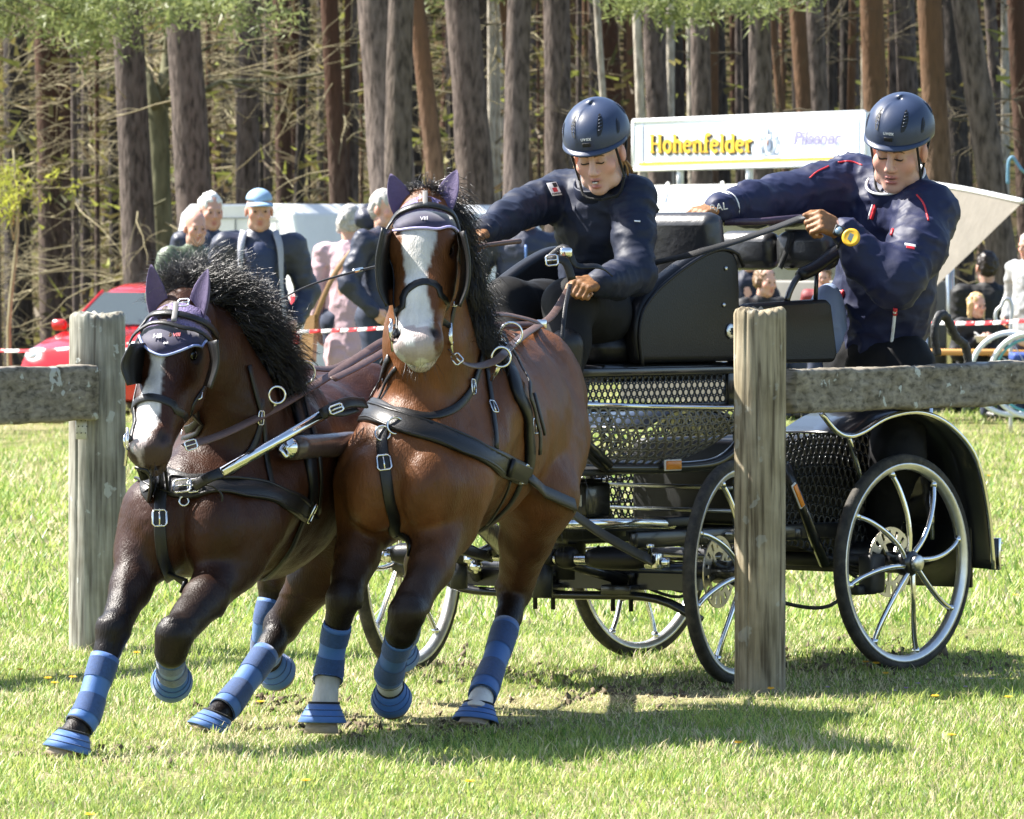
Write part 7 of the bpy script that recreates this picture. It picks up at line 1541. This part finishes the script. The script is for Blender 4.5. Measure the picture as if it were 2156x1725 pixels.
# ================================================================== white van
def van():
    y = 68.0; fw = nrm([.70, .71, 0]); lf = np.array([-fw[1], fw[0], 0]); up = np.array([0, 0, 1.]); x = (497 - 1078) / F * y; g = float(gz(x, y)); O_ = np.array([x, y, g]); s = y / F
    r = root('parked_van', 'white delivery van parked with its rear doors towards the spectators', 'van', tuple(O_ + fw * 2)); 
    def q(a, b, z): return O_ + fw * a + lf * b + up * z
    Ht = H - (430 - VH) * s - g; W = .75
    prof = [(-.85, .30), (-.86, .9), (-.82, 1.5), (-.74, Ht - .10), (-.62, Ht), (.62, Ht), (.74, Ht - .10), (.82, 1.5), (.86, .9), (.85, .30)]
    b = MB(); V = []; xs = [(0, .95), (.03, .985), (.12, 1.0), (3.0, 1.0), (3.5, .97), (4.3, .86)]
    for a, sc in xs:
        for bb, z in prof: V.append(q(a, bb * sc * 1.15, .3 + (z - .3) * (1 if a < 3.2 else (.92 if a < 4 else .55))))
    n = len(prof); Fc = [(i * n + k, i * n + (k + 1) % n, (i + 1) * n + (k + 1) % n, (i + 1) * n + k) for i in range(len(xs) - 1) for k in range(n)] + [tuple(range(n)), tuple((len(xs) - 1) * n + k for k in range(n))]
    b.add(V, Fc, False); o = b.build('body', mat('white_van_paint', (.82, .84, .86), .35, coat=.4, var=.04), r, True); bv = o.modifiers.new('edge', 'BEVEL'); bv.width = .03; bv.segments = 3; bv.limit_method = 'ANGLE'; bv.angle_limit = rad(25)
    sm = MB(); sm.box(q(-.012, 0, 1.1), (.008, .012, Ht - .55), (fw, lf, up)); sm.box(q(-.012, 0, Ht - .14), (.008, 1.2, .012), (fw, lf, up)); 
    for e in (1, -1): sm.box(q(-.012, .60 * e, 1.1), (.008, .012, Ht - .6), (fw, lf, up))
    sm.build('door_seam', mat('seam_grey', (.28, .29, .30), .6), r, True)
    for e in (1, -1):
        for z in (.75, 1.45): MB().box(q(-.02, .64 * e, z), (.03, .05, .07), (fw, lf, up), bev=.008).build('hinge', M_steel, r, True)
        tl = MB().box(q(-.01, .87 * e, .80), (.06, .11, .50), (fw, lf, up), bev=.02).build('tail_light', mat('red_lens', (.55, .015, .02), .15, coat=.5), r, True)
        MB().box(q(-.045, .87 * e, .80), (.02, .07, .16), (fw, lf, up), bev=.008).build('reversing_lens', mat('clear_lens', (.7, .68, .66), .12, coat=.5), r, True)
        for a in (.8, 3.4): MB().lathe([(.10, -.10), (.30, -.10), (.32, 0), (.30, .10), (.10, .10)], q(a, .66 * e, .32), lf, 24).build('wheel', M_rubber, r, True)
    MB().box(q(-.03, 0, .38), (.10, 1.5, .16), (fw, lf, up), bev=.03).build('bumper', mat('grey_bumper', (.10, .10, .11), .6), r, True)
    MB().box(q(-.012, -.02, .72), (.01, .5, .10), (fw, lf, up)).build('number_plate', M_white, r, True)
    mt = mat('violet_lettering', (.16, .11, .30), .5); w = 'MATTICK'
    for i, ch in enumerate(w):
        a = (i - 3) * .085; blob_text(ch, q(-.02, -(-.20 + 1.9 * math.sin(a) * .55), Ht - .62 + .35 * (math.cos(a * 2) - 1) + .06), -lf, up, .14, mt, 'lettering', r, .002)
    MB().box(q(-.018, .10, Ht - .86), (.004, .62, .05), (fw, lf, up)).build('stripe', M_ltblue, r, True)
van()
# ================================================================== beer stand with sign and awning
def stroke_word(word, c, right, up, size, m, name, parent, wt=.20, slant=0.0, off=0.0, depth=.004, hs=1.0):
    """slab-serif lettering drawn from stems, bowls and serifs; one mesh for each letter"""
    right = nrm(right); up = nrm(up); nrmv = np.cross(right, up)
    def arc(cx, cy, rx, ry, a0, a1, n=14): return [(cx + rx * math.cos(rad(a)), cy + ry * math.sin(rad(a))) for a in np.linspace(a0, a1, n)]
    S = wt; t = wt * .45
    gl = {'H': (1.0, [([(.22, 0), (.22, 1)], S), ([(.78, 0), (.78, 1)], S), ([(.22, .5), (.78, .5)], t), ([(.05, .04), (.40, .04)], t), ([(.60, .04), (.95, .04)], t), ([(.05, .96), (.40, .96)], t), ([(.60, .96), (.95, .96)], t)]),
          'o': (.70, [(arc(.35, .35, .24, .30, 0, 360, 24), S * .9)]), 'h': (.78, [([(.18, 0), (.18, 1)], S), ([(.18, .5)] + arc(.40, .42, .20, .22, 150, 0) + [(.60, 0)], S * .9), ([(.03, .04), (.34, .04)], t), ([(.46, .04), (.76, .04)], t), ([(.03, .96), (.20, .96)], t)]),
          'e': (.66, [(arc(.33, .35, .24, .30, 10, 320, 22), S * .85), ([(.12, .38), (.56, .38)], t)]), 'n': (.78, [([(.18, 0), (.18, .66)], S), ([(.18, .45)] + arc(.40, .42, .20, .22, 150, 0) + [(.60, 0)], S * .9), ([(.03, .04), (.34, .04)], t), ([(.46, .04), (.76, .04)], t), ([(.03, .62), (.20, .62)], t)]),
          'f': (.50, [([(.20, 0), (.20, .75)] + arc(.38, .78, .18, .20, 170, 40), S * .95), ([(.04, .62), (.42, .62)], t), ([(.04, .04), (.38, .04)], t)]), 'l': (.40, [([(.20, 0), (.20, 1)], S), ([(.04, .04), (.37, .04)], t), ([(.04, .96), (.20, .96)], t)]),
          'd': (.74, [([(.56, 0), (.56, 1)], S), (arc(.34, .34, .22, .29, 60, 310, 20), S * .9), ([(.40, .96), (.56, .96)], t), ([(.56, .04), (.72, .04)], t)]), 'r': (.56, [([(.18, 0), (.18, .66)], S), ([(.18, .42)] + arc(.36, .44, .16, .20, 140, 40), S * .9), ([(.03, .04), (.36, .04)], t), ([(.03, .62), (.18, .62)], t)])}
    wid = sum(gl[ch][0] for ch in word) * 1.0; x = -wid / 2
    for ch in word:
        w, st = gl[ch]; b = MB()
        for pts, sw in st:
            pts = np.array(pts, float); n = len(pts); V = []
            for i in range(n):
                tg = pts[min(i + 1, n - 1)] - pts[max(i - 1, 0)]; tg = tg / (np.linalg.norm(tg) + 1e-9); pn = np.array([-tg[1], tg[0]])
                for sgn in (-1, 1):
                    p2 = pts[i] + pn * sw / 2 * sgn; p2 = p2 + np.array([slant * p2[1], 0])
                    for dz in (off, off + depth): V.append(np.asarray(c) + right * (x + p2[0]) * size * hs + up * (p2[1] - .5) * size + nrmv * dz)
            Fc = []
            for i in range(n - 1): a = 4 * i; Fc += [(a + 1, a + 5, a + 7, a + 3), (a, a + 2, a + 6, a + 4), (a, a + 4, a + 5, a + 1), (a + 2, a + 3, a + 7, a + 6)]
            b.add(V, Fc, False)
        b.build(name, m, parent, True); x += w
def stand():
    yL, yR = 60.5, 57.2
    def sp(u, v, d=0): t = (u - 1335) / (1822 - 1335); return P(u, v, 1 / (1 / yL + (1 / yR - 1 / yL) * t) + d)
    g = sp(1580, 600); g[2] = 0; r = root('beer_stand', 'white beer stand with flat roof, counter and cream awning flap', 'stand', tuple(g))
    W_ = mat('white_panel', (.78, .80, .80), .45, var=.05); cream = mat('cream_awning_canvas', (.155, .14, .115), .85, var=.15, vs=5, trans=.04, bump=.3, bs=9, bdist=.03); grey = mat('grey_roof_foil', (.62, .66, .68), .3, .2, var=.25, vs=2.2, col2=(.75, .76, .74), bump=.3, bs=3, bdist=.05)
    # roof slab
    a, b, c, d = P(1335, 388, 60.0), P(1965, 384, 56.0), P(2000, 452, 53.6), P(1320, 456, 56.6)
    zt = .5 * (a[2] + b[2]); rf = MB(); a[2] = b[2] = zt; d[2] = c[2] = zt - .20; rf.sheet([a, b, c, d], (0, 0, -1), .06); rf.build('roof', grey, r, True)
    for t in np.linspace(.12, .88, 5): p, q_ = a + (b - a) * t, d + (c - d) * t; MB().tube([p + [0, 0, .01], q_ + [0, 0, .01]], .018, 6).build('roof_batten', W_, r, True)
    fr_ = MB(); fr_.box((d + c) / 2 + np.array([0, -.02, -.06]), (np.linalg.norm(c - d), .05, .16), (c - d, np.cross([0, 0, 1], c - d), np.array([0, 0, 1.]))); fr_.build('roof_edge', W_, r, True)
    for p in (a, b, c, d): MB().tube([(p[0], p[1], 0), (p[0], p[1], p[2] - .05)], .035, 8).build('stand_post', M_steel, r, True)
    # counter, back wall, shelf goods
    bw_ = (a + b) / 2; MB().box(np.array([bw_[0], bw_[1], .95]), (np.linalg.norm(b - a), .05, 1.7), (b - a, np.cross([0, 0, 1], b - a), np.array([0, 0, 1.]))).build('back_wall', mat('grey_back_wall', (.33, .34, .34), .6, var=.1), r, True)
    cm_ = (d + c) / 2; MB().box(np.array([cm_[0], cm_[1], .52]), (np.linalg.norm(c - d) * .9, .5, 1.02), (c - d, np.cross([0, 0, 1], c - d), np.array([0, 0, 1.])), bev=.02).build('counter', mat('tan_counter', (.13, .125, .11), .6, var=.1), r, True)
    # awning flap hanging at the right
    e1, e2, e3 = P(1955, 388, 53.0), P(2152, 424, 50.5), P(1968, 600, 52.0); V = []; n = 16
    top = spl([P(1950, 386, 53.4), P(2040, 400, 52.3), P(2153, 424, 50.8)], n); bot = spl([P(1935, 640, 52.5), P(1990, 584, 52.2), P(2050, 526, 51.7), P(2105, 472, 51.2), P(2153, 426, 50.8)], n)
    mid = [(p + q_) / 2 + np.array([0, -.06 * math.sin(math.pi * i / (n - 1)), -.02]) for i, (p, q_) in enumerate(zip(top, bot))]
    aw = MB(); aw.add(np.concatenate([top, mid, bot]), [(k * n + i, k * n + i + 1, (k + 1) * n + i + 1, (k + 1) * n + i) for k in (0, 1) for i in range(n - 1)]); aw.build('awning_flap', cream, r, True)
    bk_ = MB(); tb_ = [p + np.array([.05, 1.5, .02]) for p in top]; bk_.add(np.concatenate([top, tb_]), [(i, i + 1, n + i + 1, n + i) for i in range(n - 1)]); bk_.build('awning_top', mat('pale_awning_top', (.30, .33, .37), .6), r, True)
    MB().tube(top, .02, 8).build('awning_bar', W_, r, True)
    # sign board
    sg = root('beer_sign', 'white Hohenfelder Pilsener sign board with gold lettering on two posts', 'sign', tuple(sp(1580, 352)))
    A, B, C, D = sp(1335, 358), sp(1822, 345), sp(1822, 236), sp(1335, 255); rt = nrm(B - A); upv = np.array([0, 0, 1.]); nv = np.cross(rt, upv); nv = nv if nv[1] < 0 else -nv
    sb = MB(); sb.sheet([A, B, C, D], -nv, .14); sb.build('board', mat('sign_white', (.74, .80, .84), .35, var=.03, vs=2), sg, True)
    ef = MB(); 
    for p, q_ in ((A, B), (B, C), (C, D), (D, A)): ef.tube([p + nv * .006, q_ + nv * .006], .018, 6)
    ef.build('board_frame', W_, sg, True)
    gold = mat('gold_lettering', (.60, .38, .03), .4); dk = mat('dark_outline', (.10, .10, .11), .5); pg = mat('faint_grey_print', (.36, .40, .50), .6); pv = mat('faint_lilac_print', (.17, .16, .26), .7)
    ud = nrm(D - A)
    MB().sheet([sp(1345, 349, -.02), sp(1818, 335, -.02), sp(1818, 329, -.02), sp(1345, 343, -.02)], nv, .004).build('gold_stripe', gold, sg, True)
    px = F / 59.0; rr = nrm(sp(1585, 298) - sp(1368, 300))
    c0 = sp(1478, 302) + nv * .012
    stroke_word('Hohenfelder', c0 + np.array([.012, 0, -.014]), rr, upv, .165, dk, 'letter_outline', sg, wt=.25, off=.0, hs=1.42); stroke_word('Hohenfelder', c0, rr, upv, .165, gold, 'letter', sg, wt=.20, off=.006, hs=1.42)  # dark printed outline set behind the gold letters
    for v, w0, w1, th in ((333, 1370, 1580, 1.2),): MB().sheet([sp(w0, v + 3, -.02), sp(w1, v - 5, -.02), sp(w1, v - 5 - th, -.02), sp(w0, v + 3 - th, -.02)], nv, .003).build('rule_line', pg, sg, True)
    blob_text('AUS DER SCHLOSSBRAUEREI', sp(1500, 333) + nv * .02 - upv * .045, rr, upv, .030, pg, 'small_print', sg, .001) if False else None
    for k in range(14): MB().box(sp(1440 + k * 10.5, 337 - k * .3) + nv * .02, (.03, .003, .012), (rr, nv, upv)).build('small_print', pg, sg, True)
    # crest: two supporters, helm and shield in pale relief
    cr = MB(); cc = sp(1622, 294) + nv * .02; r0_ = rr; rr = rr * 1.8
    for e in (1, -1):
        cr.tube(spl([cc + rr * .050 * e - upv * .115, cc + rr * .075 * e - upv * .03, cc + rr * .055 * e + upv * .05, cc + rr * .075 * e + upv * .10], 12), np.linspace(.020, .008, 12), 6, flat=(nv, .2)); cr.tube(spl([cc + rr * .03 * e + upv * .02, cc + rr * .06 * e + upv * .0, cc + rr * .085 * e + upv * .03], 8), .009, 6, flat=(nv, .2))
    cr.tube(spl([cc - upv * .11, cc - upv * .05, cc + upv * .02], 8), [.005, .042, .046, .044, .04, .04, .038, .030], 8, flat=(nv, .15)); cr.tube([cc + upv * .04, cc + upv * .08, cc + upv * .12], [.022, .028, .006], 8, flat=(nv, .2)); cr.tube([cc - upv * .125 - rr * .08, cc - upv * .135, cc - upv * .125 + rr * .08], .010, 6, flat=(nv, .2))
    cr.build('crest', mat('crest_grey', (.20, .25, .33), .5, var=.3, vs=40), sg, True); rr = r0_; MB().tube([cc + upv * .0 + nv * .01, cc - upv * .05 + nv * .01], .012, 6, flat=(nv, .3)).build('crest_charge', mat('crest_brown', (.42, .22, .14), .5), sg, True)
    def ital(V): return (sp(1728, 292) + nv * .035) + (V[:, :1] + .22 * V[:, 1:2]) * 1.5 * rr + V[:, 1:2] * upv + V[:, 2:] * nv
    blob_text('Pilsener', sp(1722, 292), rr, upv, .155, pv, 'script_lettering', sg, .002, extr=ital, bold=.005)
    fl_ = MB(); q_ = sp(1672, 296) + nv * .02; fl_.tube([q_ + rr * (.13 * math.cos(a) * (1 - a / 14)) + upv * (.07 * math.sin(a) * (1 - a / 16)) for a in np.linspace(.3, 7.5, 36)], .004, 5); fl_.build('script_flourish', pv, sg, True)
    for u0 in (1350, 1805): MB().sheet([sp(u0, 340, -.02), sp(u0 + 4, 340, -.02), sp(u0 + 4, 262 if u0 < 1500 else 246, -.02), sp(u0, 262 if u0 < 1500 else 246, -.02)], nv, .003).build('side_print', pg, sg, True)
    for u0 in (1432, 1578): p = sp(u0, 345, .07); MB().tube([p, np.array([p[0], p[1], zt - .04])], .032, 10).build('sign_post', W_, sg, True)
stand()
# ================================================================== tables, netting, tape and odds and ends at the far side
M_wood_o = mat('orange_bench_wood', (.50, .25, .06), .5, var=.2, vs=6, stretch=(.2, 1, 1))
def bench(u, v, y, L, name, label, hgt, w):
    c = P(u, v, y); r = root(name, label, 'table' if 'table' in name else 'bench', (c[0], y, float(gz(c[0], y)))); MB().box((c[0], y, c[2]), (L, w, .04), (nrm([.96, -.25, 0]), nrm([.25, .96, 0]), np.array([0, 0, 1.])), bev=.006).build('plank', M_wood_o, r, True)
    for e in (1, -1): b = MB(); x0 = c[0] + e * L * .38; b.tube([(x0, y - w * .35, 0), (x0, y - w * .35, c[2] - .02)], .014, 6); b.tube([(x0, y + w * .35, 0), (x0, y + w * .35, c[2] - .02)], .014, 6); b.tube([(x0, y - w * .35, .1), (x0, y + w * .35, c[2] * .8)], .012, 6); b.build('leg', mat('green_steel_leg', (.03, .07, .04), .5), r, True)
bench(2098, 742, 50.2, 1.5, 'beer_table', 'orange wooden beer table in front of the blonde onlooker', .75, .5)
bench(2112, 790, 49.4, 1.5, 'beer_bench', 'low orange bench in front of the beer table', .48, .26)
bench(2110, 648, 56.5, 1.2, 'serving_shelf', 'narrow wooden shelf beyond the black-coated onlooker', .8, .3)
nb = root('netting_fence', 'purple-grey mesh netting strung low behind the tables', 'fence', tuple(P(2060, 740, 57.5) * [1, 1, 0])); nm = mat('purple_net', (.22, .13, .22), .7)
b = MB(); x0, x1 = P(1900, 700, 57.5)[0], P(2260, 700, 57.5)[0]; z0, z1 = P(0, 812, 57.5)[2], P(0, 712, 57.5)[2]
for k in range(46): xx = x0 + (x1 - x0) * k / 45; b.tube([(xx, 57.5, z0), (xx, 57.5, z1)], .006, 4, cap=False)
for k in range(14): zz = z0 + (z1 - z0) * k / 13; b.tube([(x0, 57.5, zz), (x1, 57.5, zz)], .006, 4, cap=False)
tag(b.build('mesh', nm, nb, True), kind='stuff')
MB().box(((x0 + x1) / 2, 57.62, (z0 + z1) / 2), (x1 - x0, .01, z1 - z0)).build('backing_sheet', mat('mauve_sheet', (.42, .33, .40), .8, var=.1, vs=3), nb, True)
for t in (0, .33, .66, 1): xx = x0 + (x1 - x0) * t; MB().tube([(xx, 57.5, 0), (xx, 57.5, z1 + .05)], .02, 6).build('stake', M_steel, nb, True)
wbx = root('cool_box', 'white box with red front trim behind the tables', 'box', tuple(P(1985, 700, 56.5) * [1, 1, 0])); c = P(1985, 672, 56.5); MB().box((c[0], 56.5, c[2]), (.50, .4, .26), bev=.03).build('case', mat('white_box', (.75, .77, .80), .5), wbx, True); MB().box((c[0] + .04, 56.29, c[2] + .02), (.08, .02, .22), bev=.008).build('latch', mat('red_latch', (.38, .02, .02), .5), wbx, True); MB().box((c[0], 56.5, c[2] / 2 - .08), (.5, .38, c[2] - .14 + .0)).build('stand', M_blackm, wbx, True)
tp = root('barrier_tape', 'red and white barrier tape stretched along the meadow edge', 'tape', (0, 46, 0))
MR, MW = mat('tape_red', (.72, .03, .035), .4, trans=.2), mat('tape_white', (.82, .80, .80), .4, trans=.2)
def tape(pts, n, wd_=.05):
    q = spl([P(*p) for p in pts], n * 2 + 1)
    for k in range(n): MB().ribbon(q[2 * k:2 * k + 3], [(0, -1, .2)] * 3, wd_, .002).build('tape_segment', MR if k % 2 == 0 else MW, tp, True)
tape([(-80, 736, 60), (60, 739, 58), (180, 731, 56), (300, 722, 54)], 14, .030); tape([(600, 700, 41), (690, 697, 40.8), (760, 694, 40.5), (860, 688, 40)], 12, .022); tape([(1950, 680, 47), (2060, 681, 46.5), (2156, 676, 46), (2300, 668, 45.5)], 16, .028)
for u, v, y in ((600, 700, 41), (-80, 736, 60), (2300, 668, 45.5), (300, 722, 54), (860, 688, 40), (1950, 680, 47)): p = P(u, v, y); MB().tube([(p[0], p[1] + .02, float(gz(p[0], p[1]))), (p[0], p[1] + .02, p[2] + .05)], .012, 6).build('stake', M_steel, tp, True)
cr_ = root('walking_crutch', 'grey walking frame handle with curved top by the table', 'crutch', tuple(P(2128, 700, 47.5) * [1, 1, 0])); g0 = 0.0
MB().tube(spl([P(2128, 830, 47.5) * [1, 1, 0], P(2128, 700, 47.5), P(2131, 655, 47.5), P(2127, 633, 47.5), P(2115, 630, 47.5), P(2108, 645, 47.5), P(2098, 655, 47.5), P(2096, 672, 47.5), P(2104, 682, 47.5)], 40), .013, 8).build('frame', mat('grey_tube', (.55, .54, .53), .4, .6), cr_, True)
wc = root('wheelchair', 'wheelchair with pale rimmed wheel partly seen over the rail', 'wheelchair', tuple(P(2180, 800, 46.5) * [1, 1, 0])); cc = P(2172, 790, 46.5)
MB().torus(cc, (.25, 1, 0), .285, .018, 44, 8).build('tyre', mat('pale_rim', (.70, .74, .76), .4), wc, True); MB().torus(cc, (.25, 1, 0), .250, .010, 44, 8).build('push_rim', mat('teal_rim', (.10, .36, .40), .4), wc, True)
b = MB()
for k in range(12): a = 2 * math.pi * k / 12; b.tube([cc, cc + np.array([math.cos(a) * .97, -.24 * math.cos(a), math.sin(a)]) * .25], .004, 4)
b.build('spokes', M_steel, wc, True); MB().box(cc + np.array([.1, .25, .12]), (.45, .42, .06), bev=.02).build('seat', mat('blue_seat', (.03, .07, .30), .6), wc, True); MB().box(cc + np.array([.32, .25, .40]), (.05, .42, .5), bev=.02).build('backrest', MATS['blue_seat'], wc, True); MB().torus(cc + np.array([-.1, .5, 0]), (.25, 1, 0), .285, .018, 44, 8).build('tyre', MATS['pale_rim'], wc, True)
bl = root('blue_rope', 'light blue rope end dangling from a branch beside the leaning pine', 'rope', tuple(P(2125, 388, 66))); MB().tube(spl([P(2122, 388, 66), P(2122, 366, 66), P(2124, 340, 66), P(2132, 331, 66), P(2142, 345, 66), P(2156, 362, 66), P(2180, 372, 66.3)], 24), .016, 8).build('rope', mat('blue_rope', (.14, .30, .42), .6), bl, True)
